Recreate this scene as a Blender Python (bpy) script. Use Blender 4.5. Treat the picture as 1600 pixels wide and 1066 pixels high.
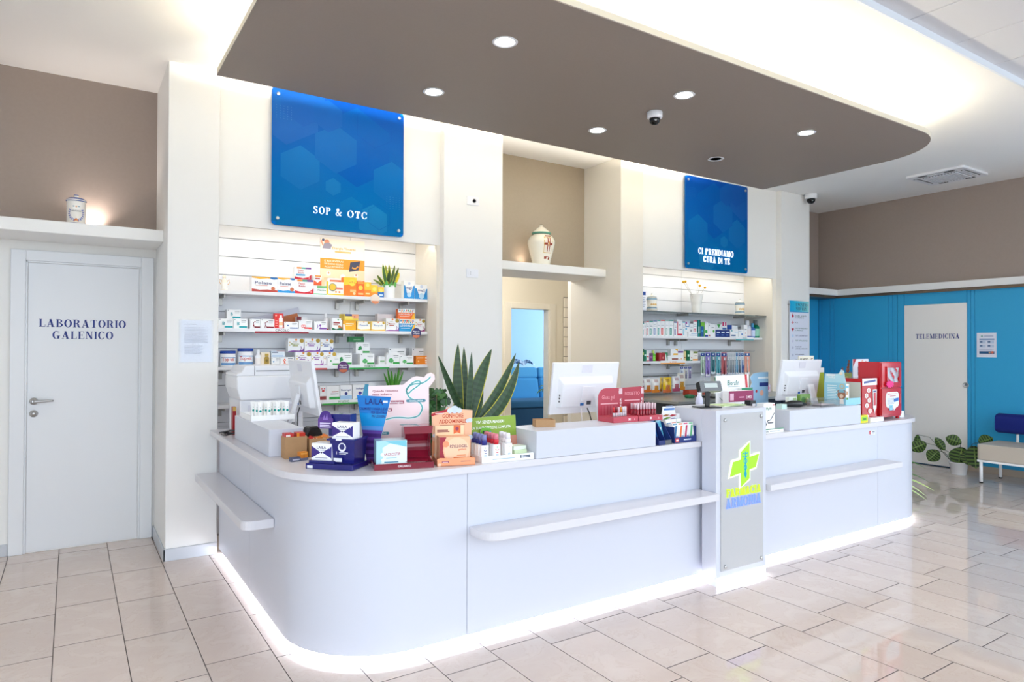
import bpy, bmesh, math, random
from mathutils import Matrix, Vector

for _o in list(bpy.data.objects):
    bpy.data.objects.remove(_o, do_unlink=True)
scene = bpy.context.scene
COL = scene.collection

# ------------------------------------------------------------------ camera
cam_data = bpy.data.cameras.new('camera')
cam_data.sensor_width = 36.0
cam_data.sensor_fit = 'HORIZONTAL'
cam_data.lens = 23.6165
cam_data.clip_start = 0.05
cam_data.clip_end = 200.0
cam = bpy.data.objects.new('camera', cam_data)
COL.objects.link(cam)
_yaw, _pitch, _roll = 0.5807096, 0.0097047, -0.0033692
_fwd = Vector((math.sin(_yaw)*math.cos(_pitch), math.cos(_yaw)*math.cos(_pitch), math.sin(_pitch)))
_rt = Vector((math.cos(_yaw), -math.sin(_yaw), 0.0))
_dn = _fwd.cross(_rt)
_r2 = _rt*math.cos(_roll) + _dn*math.sin(_roll)
_d2 = -_rt*math.sin(_roll) + _dn*math.cos(_roll)
_m = Matrix((_r2, -_d2, -_fwd)).transposed().to_4x4()
_m.translation = Vector((0.0, 0.0, 1.5))
cam.matrix_world = _m
scene.camera = cam

# ------------------------------------------------------------------ world, exposure
world = bpy.data.worlds.new('daylight')
scene.world = world
world.use_nodes = True
_bg = world.node_tree.nodes['Background']
_bg.inputs['Color'].default_value = (0.78, 0.89, 1.0, 1.0)
_bg.inputs['Strength'].default_value = 2.35
vs = scene.view_settings
vs.view_transform = 'Standard'
vs.look = 'None'
vs.gamma = 1.0
vs.use_curve_mapping = False
vs.exposure = 0.65
try:
    scene.cycles.use_denoising = True
    scene.cycles.max_bounces = 10
    scene.cycles.diffuse_bounces = 6
    scene.cycles.sample_clamp_indirect = 6.0
    scene.cycles.caustics_reflective = False
    scene.cycles.caustics_refractive = False
except Exception:
    pass

# ------------------------------------------------------------------ helpers
def lin(c):
    """sRGB 0-255 triple -> linear rgba"""
    out = []
    for v in c[:3]:
        v = v/255.0
        out.append(v/12.92 if v <= 0.04045 else ((v+0.055)/1.055)**2.4)
    return (out[0], out[1], out[2], 1.0)

MATS = {}
def mat(name, color=(200, 200, 200), rough=0.5, metal=0.0, spec=0.5, emit=None, strength=0.0,
        noise=0.0, nscale=8.0, bump=0.0, bscale=60.0, trans=0.0, ior=1.45, alpha=1.0, attr=False, coat=0.0, sss=0.0):
    if name in MATS:
        return MATS[name]
    m = bpy.data.materials.new(name)
    m.use_nodes = True
    nt = m.node_tree
    b = nt.nodes['Principled BSDF']
    b.inputs['Base Color'].default_value = lin(color)
    b.inputs['Roughness'].default_value = rough
    b.inputs['Metallic'].default_value = metal
    b.inputs['IOR'].default_value = ior
    b.inputs['Specular IOR Level'].default_value = spec
    b.inputs['Transmission Weight'].default_value = trans
    b.inputs['Alpha'].default_value = alpha
    b.inputs['Coat Weight'].default_value = coat
    if emit is not None:
        b.inputs['Emission Color'].default_value = lin(emit)
        b.inputs['Emission Strength'].default_value = strength
    if attr:
        a = nt.nodes.new('ShaderNodeAttribute'); a.attribute_name = 'Col'
        nt.links.new(a.outputs['Color'], b.inputs['Base Color'])
    elif noise > 0:
        tc = nt.nodes.new('ShaderNodeTexCoord')
        n = nt.nodes.new('ShaderNodeTexNoise'); n.inputs['Scale'].default_value = nscale
        n.inputs['Detail'].default_value = 5.0
        mx = nt.nodes.new('ShaderNodeMix'); mx.data_type = 'RGBA'
        c = lin(color)
        mx.inputs[6].default_value = tuple(max(0, v*(1-noise)) for v in c[:3]) + (1,)
        mx.inputs[7].default_value = tuple(min(1, v*(1+noise)) for v in c[:3]) + (1,)
        nt.links.new(tc.outputs['Object'], n.inputs['Vector'])
        nt.links.new(n.outputs['Fac'], mx.inputs[0])
        nt.links.new(mx.outputs[2], b.inputs['Base Color'])
    if bump > 0:
        tc2 = nt.nodes.new('ShaderNodeTexCoord')
        n2 = nt.nodes.new('ShaderNodeTexNoise'); n2.inputs['Scale'].default_value = bscale
        bp = nt.nodes.new('ShaderNodeBump'); bp.inputs['Strength'].default_value = bump
        bp.inputs['Distance'].default_value = 0.004
        nt.links.new(tc2.outputs['Object'], n2.inputs['Vector'])
        nt.links.new(n2.outputs['Fac'], bp.inputs['Height'])
        nt.links.new(bp.outputs['Normal'], b.inputs['Normal'])
    MATS[name] = m
    return m

_TXT = {}
def text_tris(s, bold=0.0):
    """2-D mesh of a string: verts normalised to cap height 1, left at 0"""
    key = (s, bold)
    if key in _TXT:
        return _TXT[key]
    cu = bpy.data.curves.new('lettering', 'FONT')
    cu.body = s
    cu.size = 1.0
    cu.resolution_u = 2
    cu.offset = bold
    o = bpy.data.objects.new('lettering', cu)
    me = bpy.data.meshes.new_from_object(o)
    vs_ = [(v.co.x, v.co.y) for v in me.vertices]
    fs = [tuple(p.vertices) for p in me.polygons]
    bpy.data.objects.remove(o); bpy.data.meshes.remove(me); bpy.data.curves.remove(cu)
    if vs_:
        x0 = min(v[0] for v in vs_); x1 = max(v[0] for v in vs_)
        H = 0.729
        vs_ = [((x-x0)/H, y/H) for x, y in vs_]
        w = (x1-x0)/H
    else:
        w = 0.0
    _TXT[key] = (vs_, fs, w)
    return _TXT[key]

# ---- serif capitals built from strokes (thick stems, hairline serifs)
STEM = [0.2]            # weight of the thick strokes
def _rect(x0, y0, x1, y1):
    return [(x0, y0), (x1, y0), (x1, y1), (x0, y1)]
def _stroke(pts, ws):
    out = []
    n = len(pts)
    L = []; R_ = []
    for i, (x, y) in enumerate(pts):
        a = pts[max(0, i-1)]; b = pts[min(n-1, i+1)]
        dx, dy = b[0]-a[0], b[1]-a[1]
        l = math.hypot(dx, dy) or 1
        nx, ny = -dy/l, dx/l
        w = ws[i]/2 if isinstance(ws, (list, tuple)) else ws/2
        if w > 0.06: w *= STEM[0]/0.2
        L.append((x+nx*w, y+ny*w)); R_.append((x-nx*w, y-ny*w))
    for i in range(n-1):
        out.append([R_[i], R_[i+1], L[i+1], L[i]])
    return out
def _ring(cx, cy, rx, ry, ix, iy, a0, a1, n=16, icx=None):
    icx = cx if icx is None else icx
    out = []
    for k in range(n):
        t0 = math.radians(a0+(a1-a0)*k/n); t1 = math.radians(a0+(a1-a0)*(k+1)/n)
        out.append([(icx+ix*math.cos(t0), cy+iy*math.sin(t0)), (cx+rx*math.cos(t0), cy+ry*math.sin(t0)),
                    (cx+rx*math.cos(t1), cy+ry*math.sin(t1)), (icx+ix*math.cos(t1), cy+iy*math.sin(t1))])
    return out
def _stem(x, w=None, top=True, bot=True, s=0.075, h=0.05):
    x += 0.0 if w else (0.2-STEM[0])/2
    w = w or STEM[0]
    o = [_rect(x, 0, x+w, 1)]
    if bot: o.append(_rect(x-s, 0, x+w+s, h))
    if top: o.append(_rect(x-s, 1-h, x+w+s, 1))
    return o
def serif_glyph(c):
    h = 0.06
    if c == 'I': return _stem(0.08), 0.36
    if c == 'L': return _stem(0.08)+[_rect(.2, 0, .68, h), [(.62, h), (.68, h), (.68, .32), (.655, .32)]], 0.72
    if c in 'EF':
        g = _stem(0.08, bot=True)+[_rect(.2, 1-h, .68, 1), [(.62, 1-h), (.655, .7), (.68, .7), (.68, 1-h)], _rect(.25, .48, .5, .48+h), _rect(.47, .36, .51, .66)]
        if c == 'E': g += [_rect(.2, 0, .7, h), [(.64, h), (.7, h), (.7, .32), (.675, .32)]]
        return g, 0.74
    if c == 'T': return [_rect(.28, 0, .48, 1), _rect(.18, 0, .58, h), _rect(.02, 1-h, .74, 1), [(.02, 1-h), (.02, .68), (.045, .68), (.09, 1-h)], [(.67, 1-h), (.715, .68), (.74, .68), (.74, 1-h)]], 0.78
    if c == 'A': return _stroke([(.13, 0), (.42, 1)], .07)+_stroke([(.68, 0), (.41, 1)], .22)+[_rect(.2, .28, .62, .34), _rect(0, 0, .28, h*.8), _rect(.5, 0, .9, h*.8)], 0.92
    if c == 'V': return _stroke([(.2, 1), (.45, 0)], .2)+_stroke([(.72, 1), (.45, 0)], .07)+[_rect(.0, 1-h, .38, 1), _rect(.56, 1-h, .86, 1)], 0.86
    if c == 'O': return _ring(.43, .5, .43, .52, .43-STEM[0]*1.1, .46, 0, 360, 24), 0.88
    if c in 'CG':
        g = _ring(.43, .5, .43, .52, .43-STEM[0]*1.1, .46, 48, 312, 18)+[_rect(.70, .66, .74, 1.0)]
        if c == 'C': g += [_stroke([(.57, .05), (.68, .16), (.74, .3)], [.08, .08, .03])[0], _stroke([(.57, .05), (.68, .16), (.74, .3)], [.08, .08, .03])[1]]
        else: g += [_rect(.56, 0.02, .76, .42), _rect(.46, .42-h, .86, .42)]
        return g, 0.82 if c == 'C' else .9
    if c == 'D': return _stem(0.08)+_ring(.3, .5, .55, .5, .55-STEM[0]*1.1, .44, -90, 90, 16), 0.88
    if c in 'BPR':
        g = _stem(0.08)
        if c == 'B': g += _ring(.36, .77, .32, .23, .14, .175, -90, 90, 12)+_ring(.38, .27, .37, .27, .17, .21, -90, 90, 12)+[_rect(.2, 0, .4, h), _rect(.2, .51, .4, .55), _rect(.2, 1-h, .4, 1)]
        else:
            g += _ring(.38, .74, .34, .26, .34-STEM[0], .2, -90, 90, 12)+[_rect(.2, .48, .4, .53), _rect(.2, 1-h, .4, 1)]
            if c == 'R': g += _stroke([(.4, .5), (.56, .38), (.62, .1), (.72, .03), (.84, .04)], [.1, .2, .2, .1, .05])
        return g, 0.8 if c != 'R' else .86
    if c == 'N': return [_rect(.12, 0, .18, 1), _rect(.72, 0, .78, 1), _rect(0, 0, .3, h), _rect(.6, 1-h, .9, 1), _rect(0, 1-h, .25, 1)]+_stroke([(.17, 1), (.74, 0)], .2), 0.9
    if c == 'M': return [_rect(.12, 0, .17, 1), _rect(.84, 0, 1.04, 1), _rect(0, 0, .3, h), _rect(.76, 0, 1.12, h), _rect(0, 1-h, .3, 1), _rect(.86, 1-h, 1.12, 1)]+_stroke([(.2, 1), (.52, .02)], .2)+_stroke([(.88, 1), (.54, .02)], .06), 1.14
    if c == 'U': return [_rect(.12, .28, .32, 1), _rect(.02, 1-h, .42, 1), _rect(.68, .28, .74, 1), _rect(.58, 1-h, .84, 1)]+_ring(.43, .3, .31, .32, .25, .25, 180, 360, 12, ), 0.86
    if c == 'S':
        pts = [(.62, .78), (.56, .92), (.36, .985), (.16, .9), (.12, .76), (.2, .62), (.42, .5), (.6, .36), (.64, .22), (.54, .07), (.32, .01), (.12, .1), (.06, .26)]
        return _stroke(pts, [.04, .06, .07, .14, .17, .19, .21, .19, .17, .13, .07, .06, .04])+[_rect(.6, .80, .635, 1.0), _rect(.045, 0, .08, .22)], 0.74
    if c == 'Z': return [_rect(.06, 1-h, .66, 1), _rect(.04, 0, .68, h), [(.06, 1-h), (.06, .7), (.085, .7), (.13, 1-h)], [(.61, h), (.655, .3), (.68, .3), (.68, h)]]+_stroke([(.56, 1), (.15, 0)], .2), 0.74
    if c == '&':
        pts = [(.92, .5), (.8, .3), (.62, .1), (.4, .0), (.18, .05), (.1, .22), (.2, .42), (.42, .56), (.54, .74), (.48, .94), (.36, .99), (.24, .9), (.24, .76), (.4, .48), (.62, .2), (.78, .04), (.95, .02)]
        return _stroke(pts, [.05, .05, .06, .08, .15, .17, .1, .06, .1, .1, .06, .1, .14, .17, .19, .12, .06])+[_rect(.72, .49, 1.02, .54)], 1.05
    if c == ' ': return [], 0.4
    return [_rect(.1, 0, .5, 1)], .6
def serif_polys(s, track=0.06):
    x = 0.0; out = []
    for ch in s:
        g, w = serif_glyph(ch)
        for p in g:
            out.append([(x+a, b) for a, b in p])
        x += w+track
    return out, x-track

class MB:
    """collects faces of ONE mesh, each face with a printed colour"""
    def __init__(self):
        self.v = []; self.f = []; self.c = []; self.m = []; self.s = []
    def face(self, pts, col=(255, 255, 255), mi=0, smooth=False):
        b = len(self.v)
        self.v.extend(tuple(p) for p in pts)
        self.f.append(tuple(range(b, b+len(pts)))); self.c.append(col); self.m.append(mi); self.s.append(smooth)
    def mesh(self, vs_, fs, col, mi=0, smooth=False):
        b = len(self.v)
        self.v.extend(tuple(p) for p in vs_)
        for f in fs:
            self.f.append(tuple(b+i for i in f)); self.c.append(col); self.m.append(mi); self.s.append(smooth)
    def box(self, x0, x1, y0, y1, z0, z1, col=(255, 255, 255), mi=0, front=None, top=None, side=None):
        vs_ = [(x0, y0, z0), (x1, y0, z0), (x1, y1, z0), (x0, y1, z0), (x0, y0, z1), (x1, y0, z1), (x1, y1, z1), (x0, y1, z1)]
        fs = [((0, 3, 2, 1), col), ((4, 5, 6, 7), top or col), ((0, 1, 5, 4), front or col), ((1, 2, 6, 5), side or col), ((2, 3, 7, 6), col), ((3, 0, 4, 7), side or col)]
        b = len(self.v); self.v.extend(vs_)
        for f, c in fs:
            self.f.append(tuple(b+i for i in f)); self.c.append(c); self.m.append(mi); self.s.append(False)
        return self
    def prism(self, outline, z0, z1, col=(255, 255, 255), mi=0, smooth=False, cap=True, capcol=None):
        """vertical extrusion of a counter-clockwise xy outline"""
        n = len(outline); b = len(self.v)
        self.v.extend((x, y, z0) for x, y in outline); self.v.extend((x, y, z1) for x, y in outline)
        for i in range(n):
            j = (i+1) % n
            self.f.append((b+i, b+j, b+n+j, b+n+i)); self.c.append(col); self.m.append(mi); self.s.append(smooth)
        if cap:
            self.f.append(tuple(b+n+i for i in range(n))); self.c.append(capcol or col); self.m.append(mi); self.s.append(False)
            self.f.append(tuple(b+i for i in reversed(range(n)))); self.c.append(capcol or col); self.m.append(mi); self.s.append(False)
        return self
    def slab(self, outline, y0, y1, col=(255, 255, 255), back=None, mi=0):
        """extrusion along y of an outline in xz (counter-clockwise seen from -y)"""
        n = len(outline); b = len(self.v)
        self.v.extend((x, y0, z) for x, z in outline); self.v.extend((x, y1, z) for x, z in outline)
        for i in range(n):
            j = (i+1) % n
            self.f.append((b+j, b+i, b+n+i, b+n+j)); self.c.append(back or col); self.m.append(mi); self.s.append(False)
        self.f.append(tuple(b+i for i in range(n))); self.c.append(col); self.m.append(mi); self.s.append(False)
        self.f.append(tuple(b+n+i for i in reversed(range(n)))); self.c.append(back or col); self.m.append(mi); self.s.append(False)
        return self
    def lathe(self, prof, cx=0, cy=0, segs=24, col=(255, 255, 255), cols=None, mi=0, cap=True, smooth=True):
        b = len(self.v); n = len(prof)
        for r, z in prof:
            for k in range(segs):
                a = 2*math.pi*k/segs
                self.v.append((cx+r*math.cos(a), cy+r*math.sin(a), z))
        for i in range(n-1):
            cc = cols[i] if cols else col
            for k in range(segs):
                k2 = (k+1) % segs
                self.f.append((b+i*segs+k, b+i*segs+k2, b+(i+1)*segs+k2, b+(i+1)*segs+k)); self.c.append(cc); self.m.append(mi); self.s.append(smooth)
        if cap:
            self.f.append(tuple(b+(n-1)*segs+k for k in range(segs))); self.c.append(cols[-1] if cols else col); self.m.append(mi); self.s.append(False)
            self.f.append(tuple(b+k for k in reversed(range(segs)))); self.c.append(cols[0] if cols else col); self.m.append(mi); self.s.append(False)
        return self
    def tube(self, pts, r, segs=8, col=(255, 255, 255), mi=0, cap=True):
        pts = [Vector(p) for p in pts]; n = len(pts); b = len(self.v)
        up = Vector((0, 0, 1))
        for i, p in enumerate(pts):
            t = (pts[min(n-1, i+1)]-pts[max(0, i-1)])
            t = t.normalized() if t.length > 1e-9 else Vector((0, 0, 1))
            a = t.cross(up)
            if a.length < 1e-3: a = t.cross(Vector((1, 0, 0)))
            a.normalize(); c = a.cross(t)
            rr = r[i] if isinstance(r, (list, tuple)) else r
            for k in range(segs):
                th = 2*math.pi*k/segs
                q = p+a*(rr*math.cos(th))+c*(rr*math.sin(th))
                self.v.append(tuple(q))
        for i in range(n-1):
            for k in range(segs):
                k2 = (k+1) % segs
                self.f.append((b+i*segs+k, b+i*segs+k2, b+(i+1)*segs+k2, b+(i+1)*segs+k)); self.c.append(col); self.m.append(mi); self.s.append(True)
        if cap:
            self.f.append(tuple(b+k for k in reversed(range(segs)))); self.c.append(col); self.m.append(mi); self.s.append(False)
            self.f.append(tuple(b+(n-1)*segs+k for k in range(segs))); self.c.append(col); self.m.append(mi); self.s.append(False)
        return self
    def decal(self, polys, org, u, v, col, mi=0):
        org = Vector(org); u = Vector(u); v = Vector(v)
        for p in polys:
            self.face([org+u*a+v*b_ for a, b_ in p], col, mi)
    def text(self, s, org, u, v, height, col, align='c', bold=0.0, width=None, mi=0):
        """print a string; org = anchor on the baseline, u/v unit directions"""
        vs_, fs, w = text_tris(s, bold)
        if not vs_: return
        sx = height if width is None else width/w
        off = {'l': 0.0, 'c': -w/2, 'r': -w}[align]
        org = Vector(org); u = Vector(u); v = Vector(v)
        self.mesh([org+u*((x+off)*sx)+v*(y*height) for x, y in vs_], fs, col, mi)
    def build(self, name, material, parent=None, loc=(0, 0, 0), rot=(0, 0, 0), bevel=0.0, bsegs=1, merge=False, smooth=False):
        me = bpy.data.meshes.new(name)
        me.from_pydata(self.v, [], self.f)
        mats = material if isinstance(material, (list, tuple)) else [material]
        for m in mats: me.materials.append(m)
        me.polygons.foreach_set('material_index', self.m)
        me.polygons.foreach_set('use_smooth', [True]*len(self.f) if smooth else self.s)
        at = me.color_attributes.new('Col', 'FLOAT_COLOR', 'CORNER')
        buf = []
        cache = {}
        for f, c in zip(self.f, self.c):
            k = tuple(c)
            if k not in cache: cache[k] = lin(k)
            buf.extend(cache[k]*len(f))
        at.data.foreach_set('color', buf)
        if bevel > 0 or merge:
            bm = bmesh.new(); bm.from_mesh(me)
            bmesh.ops.remove_doubles(bm, verts=bm.verts, dist=1e-5)
            if bevel > 0:
                es = [e for e in bm.edges if len(e.link_faces) == 2 and e.calc_face_angle(0) > 0.5]
                bmesh.ops.bevel(bm, geom=es, offset=bevel, segments=bsegs, affect='EDGES', clamp_overlap=True, profile=0.5)
            bm.to_mesh(me); bm.free()
        me.update()
        o = bpy.data.objects.new(name, me)
        COL.objects.link(o)
        if parent is not None: o.parent = parent
        o.location = loc; o.rotation_euler = rot
        return o

def tag(o, label, cat, group=None):
    o['label'] = label; o['category'] = cat
    if group: o['group'] = group
    return o
def thing(name, label, cat, loc=(0, 0, 0), rotz=0.0, group=None):
    o = bpy.data.objects.new(name, None); COL.objects.link(o)
    o.empty_display_size = 0.1
    o.location = loc; o.rotation_euler = (0, 0, rotz)
    return tag(o, label, cat, group)
def struct(o):
    o['kind'] = 'structure'
    return o
def copy_tree(o, parent=None):
    c = o.copy(); COL.objects.link(c); c.parent = parent
    for ch in list(o.children):
        copy_tree(ch, c)
    return c
def arc(cx, cy, r, a0, a1, n):
    return [(cx+r*math.cos(math.radians(a0+(a1-a0)*k/n)), cy+r*math.sin(math.radians(a0+(a1-a0)*k/n))) for k in range(n+1)]
def rrect(x0, x1, y0, y1, r, n=4):
    return arc(x1-r, y0+r, r, -90, 0, n)+arc(x1-r, y1-r, r, 0, 90, n)+arc(x0+r, y1-r, r, 90, 180, n)+arc(x0+r, y0+r, r, 180, 270, n)

# ------------------------------------------------------------------ materials
M_WALL = mat('white_paint', (236, 235, 232), 0.6, bump=0.05, bscale=220)
M_CEIL = mat('ceiling_paint', (246, 245, 243), 0.7)
M_BROWN = mat('taupe_paint', (158, 144, 135), 0.75, noise=0.05, nscale=40, bump=0.12, bscale=260)
M_CANOPY = mat('canopy_paint', (148, 137, 129), 0.6, noise=0.04, nscale=60, bump=0.05, bscale=260)
M_CREAM = mat('canopy_edge_paint', (225, 218, 200), 0.6)
M_BLUEWALL = mat('blue_panel', (44, 160, 210), 0.5, noise=0.06, nscale=120)
M_BASE = mat('grey_baseboard', (196, 200, 206), 0.4)
M_DOOR = mat('door_lacquer', (228, 230, 233), 0.35)
M_TDOOR = mat('sliding_door_laminate', (244, 240, 234), 0.5)
M_LAM = mat('white_laminate', (204, 207, 218), 0.32)
M_TOP = mat('worktop_laminate', (214, 212, 217), 0.3)
M_SHELF = mat('shelf_laminate', (238, 238, 240), 0.35)
M_SLAT = mat('slat_laminate', (240, 240, 242), 0.4)
M_GROUT = mat('tile_grout', (112, 101, 96), 0.8)
M_LED = mat('led_cool', (255, 255, 255), 0.5, emit=(235, 242, 255), strength=13.0)
M_LEDW = mat('led_warm', (255, 255, 255), 0.5, emit=(255, 243, 214), strength=36.0)
M_LEDB = mat('led_warm_wall', (255, 255, 255), 0.5, emit=(255, 244, 218), strength=40.0)
M_LEDR = mat('led_recess', (255, 255, 255), 0.5, emit=(255, 246, 226), strength=20.0)
M_LAMP = mat('lamp_diffuser', (255, 255, 255), 0.5, emit=(255, 250, 240), strength=30.0)
M_CHROME = mat('brushed_steel', (190, 190, 190), 0.28, metal=1.0)
M_STEEL = mat('bracket_steel', (176, 172, 166), 0.4, metal=0.7)
M_DARK = mat('black_plastic', (28, 28, 30), 0.4)
M_GLOSSBLK = mat('dome_black', (12, 12, 14), 0.06)
M_WPLAS = mat('white_plastic', (235, 236, 240), 0.3)
M_PRINT = mat('printed_card', rough=0.42, attr=True)
M_GLOSSPRINT = mat('printed_gloss', rough=0.12, attr=True, coat=0.3)
M_PLASTIC = mat('coloured_plastic', rough=0.25, attr=True)
M_CLOTH = mat('coloured_cloth', rough=0.85, attr=True)
M_CERAMIC = mat('painted_ceramic', rough=0.12, attr=True, coat=0.4)
M_LEAF = mat('leaf', rough=0.38, attr=True)
M_CARDB = mat('kraft_cardboard', (176, 138, 98), 0.75, noise=0.08, nscale=30)
M_GLASS = mat('clear_glass', (235, 250, 245), 0.02, trans=1.0, ior=1.45)
M_CLEARP = mat('clear_plastic', (245, 248, 250), 0.05, trans=0.9, ior=1.2)
M_NAVYTXT = mat('navy_vinyl', (28, 48, 128), 0.5)
M_GLOWTXT = mat('lit_letter_white', (200, 210, 220), 0.5, emit=(235, 248, 255), strength=0.62)
# ------------------------------------------------------------------ the setting
def sbox(name, x0, x1, y0, y1, z0, z1, m, bevel=0.0, parent=None):
    cx, cy = (x0+x1)/2, (y0+y1)/2
    o = MB().box(x0-cx, x1-cx, y0-cy, y1-cy, 0, z1-z0).build(name, m, parent, (cx, cy, z0), bevel=bevel)
    if parent is None: struct(o)
    return o

CEIL = 3.51
# floor: grout bed with single polished tiles laid 0.10 m out of step
floor = sbox('floor', -2.4, 9.40, -2.6, 13.0, -0.06, -0.003, M_GROUT)
struct(MB().box(-40, 40, -40, 0, -0.02, 0).build('pavement_outside', mat('outside_paving', (170, 168, 164), 0.9, noise=0.05, nscale=2), None, (3.5, -2.6, -0.045)))
def tile_material():
    m = bpy.data.materials.new('polished_stone_tile'); m.use_nodes = True
    nt = m.node_tree; b = nt.nodes['Principled BSDF']
    tc = nt.nodes.new('ShaderNodeTexCoord'); oi = nt.nodes.new('ShaderNodeObjectInfo')
    ad = nt.nodes.new('ShaderNodeVectorMath'); ad.operation = 'MULTIPLY_ADD'
    ad.inputs[1].default_value = (1, 1, 1)
    cb = nt.nodes.new('ShaderNodeVectorMath'); cb.operation = 'SCALE'; cb.inputs[0].default_value = (37, 53, 11)
    nt.links.new(oi.outputs['Random'], cb.inputs['Scale'])
    nt.links.new(tc.outputs['Object'], ad.inputs[0]); nt.links.new(cb.outputs[0], ad.inputs[2])
    n = nt.nodes.new('ShaderNodeTexNoise'); n.inputs['Scale'].default_value = 6.0; n.inputs['Detail'].default_value = 8.0; n.inputs['Distortion'].default_value = 0.7
    n.inputs['Roughness'].default_value = 0.62
    nt.links.new(ad.outputs[0], n.inputs['Vector'])
    cr = nt.nodes.new('ShaderNodeValToRGB')
    e = cr.color_ramp.elements
    e[0].position = 0.30; e[0].color = lin((208, 190, 179))
    e[1].position = 0.72; e[1].color = lin((216, 202, 191))
    k = cr.color_ramp.elements.new(0.50); k.color = lin((211, 195, 184))
    k = cr.color_ramp.elements.new(0.515); k.color = lin((206, 187, 174))
    k = cr.color_ramp.elements.new(0.53); k.color = lin((212, 196, 185))
    nt.links.new(n.outputs['Fac'], cr.inputs[0])
    hs = nt.nodes.new('ShaderNodeHueSaturation')
    mr = nt.nodes.new('ShaderNodeMapRange'); mr.inputs[3].default_value = 0.95; mr.inputs[4].default_value = 1.03
    nt.links.new(oi.outputs['Random'], mr.inputs[0]); nt.links.new(mr.outputs[0], hs.inputs['Value'])
    nt.links.new(cr.outputs[0], hs.inputs['Color']); nt.links.new(hs.outputs[0], b.inputs['Base Color'])
    b.inputs['Roughness'].default_value = 0.035
    b.inputs['Specular IOR Level'].default_value = 0.5
    return m
M_TILE = tile_material()
TW, TL, GAP = 0.3006, 0.6017, 0.0024
def tile_bm(w, l):
    b = 0.0010
    mb = MB()
    x, y = w/2-GAP/2, l/2-GAP*0.7
    lo = [(-x, -y, -0.012), (x, -y, -0.012), (x, y, -0.012), (-x, y, -0.012)]
    mid = [(-x, -y, -b), (x, -y, -b), (x, y, -b), (-x, y, -b)]
    hi = [(-x+b, -y+b, 0), (x-b, -y+b, 0), (x-b, y-b, 0), (-x+b, y-b, 0)]
    mb.face(hi)
    for i in range(4):
        j = (i+1) % 4
        mb.face([mid[i], mid[j], hi[j], hi[i]], mi=1); mb.face([lo[i], lo[j], mid[j], mid[i]], mi=1)
    return mb
_fwd2 = (_fwd.x, _fwd.y)
tiles = []
for k in range(-8, 32):
    x0 = -0.062+TW*k
    off = 2.742 if k % 2 == 1 else 2.844
    for n in range(-9, 6):
        y0 = off+TL*n
        cx, cy = x0+TW/2, y0+TL/2
        if cx > 9.2 or cx < -2.3 or y0+TL > 6.02 or y0 < -2.5: continue
        if 1.05 < cx < 5.95 and cy > 3.3: continue          # under the counter, never seen
        if cx < 0.56 and y0+TL > 6.0: continue
        d = cx*_fwd2[0]+cy*_fwd2[1]
        s = cx*_fwd2[1]-cy*_fwd2[0]
        vis = d > 1.0 and abs(s)/d < 0.80 and 1.5/d < 0.56
        tiles.append((0 if vis else 1, d, cx, cy))
tiles.sort()
_tm = tile_bm(TW, TL).build('tile', [M_TILE, M_GROUT], floor)
_tm.location = (tiles[0][2], tiles[0][3], 0.06-0.0)
_parent_off = Vector((3.5, 5.2, -0.06))
_tm.location = Vector((tiles[0][2], tiles[0][3], 0.0))-_parent_off
for i, (v, d, cx, cy) in enumerate(tiles[1:300]):
    o = _tm.copy(); COL.objects.link(o); o.parent = floor
    o.location = Vector((cx, cy, 0.0))-_parent_off
rest = MB()
for (v, d, cx, cy) in tiles[300:]:
    t = tile_bm(TW, TL)
    for f, mi_ in zip(t.f, t.m):
        rest.face([(t.v[i][0]+cx, t.v[i][1]+cy, t.v[i][2]) for i in f], mi=mi_)
o = rest.build('tile_field', [M_TILE, M_GROUT], floor, -_parent_off)
o['kind'] = 'stuff'
# cut tiles along the door wall
for k in range(-6, 2):
    x0 = -0.062+TW*k
    off = 2.742 if k % 2 == 1 else 2.844
    y0 = off+TL*5
    if y0+TL <= 6.02: y0 += TL
    l = 5.994-y0
    if l > 0.03:
        tile_bm(TW, l).build('cut_tile', [M_TILE, M_GROUT], floor, Vector((x0+TW/2, y0+l/2, 0.0))-_parent_off)

# plaster ceiling (lower) and the tiled ceiling over the shop front
sbox('ceiling', -2.4, 9.40, 2.144, 6.2, CEIL, CEIL+0.15, M_CEIL)
M_CT = mat('ceiling_tile_mineral', (214, 214, 218), 0.85, noise=0.03, nscale=200)
ct_grid = sbox('ceiling_grid', -2.4, 9.40, -2.6, 2.144, 3.562, 3.66, mat('ceiling_grid_grey', (140, 140, 146), 0.6))
_ct = MB().box(-0.2955, 0.2955, -0.2955, 0.2955, -0.010, 0.004)
_first = None
_off = Vector((3.5, (-2.6+2.144)/2, 3.562))
for i in range(-3, 10):
    for j in range(0, 8):
        cx = 0.757+0.6*i+0.3; cy = 2.140-0.6*j-0.3
        p = Vector((cx, cy, 3.562))-_off
        if _first is None:
            _first = _ct.build('ceiling_tile', M_CT, ct_grid, p, bevel=0.003)
        else:
            c = _first.copy(); COL.objects.link(c); c.parent = ct_grid; c.location = p
sbox('trim_ceiling', -2.4, 9.40, 2.128, 2.144, 3.505, 3.565, mat('trim_white', (232, 238, 246), 0.4))

# outer walls
sbox('wall_left', -2.5, -2.4, 1.7, 6.2, 0, 3.66, M_WALL)
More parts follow.
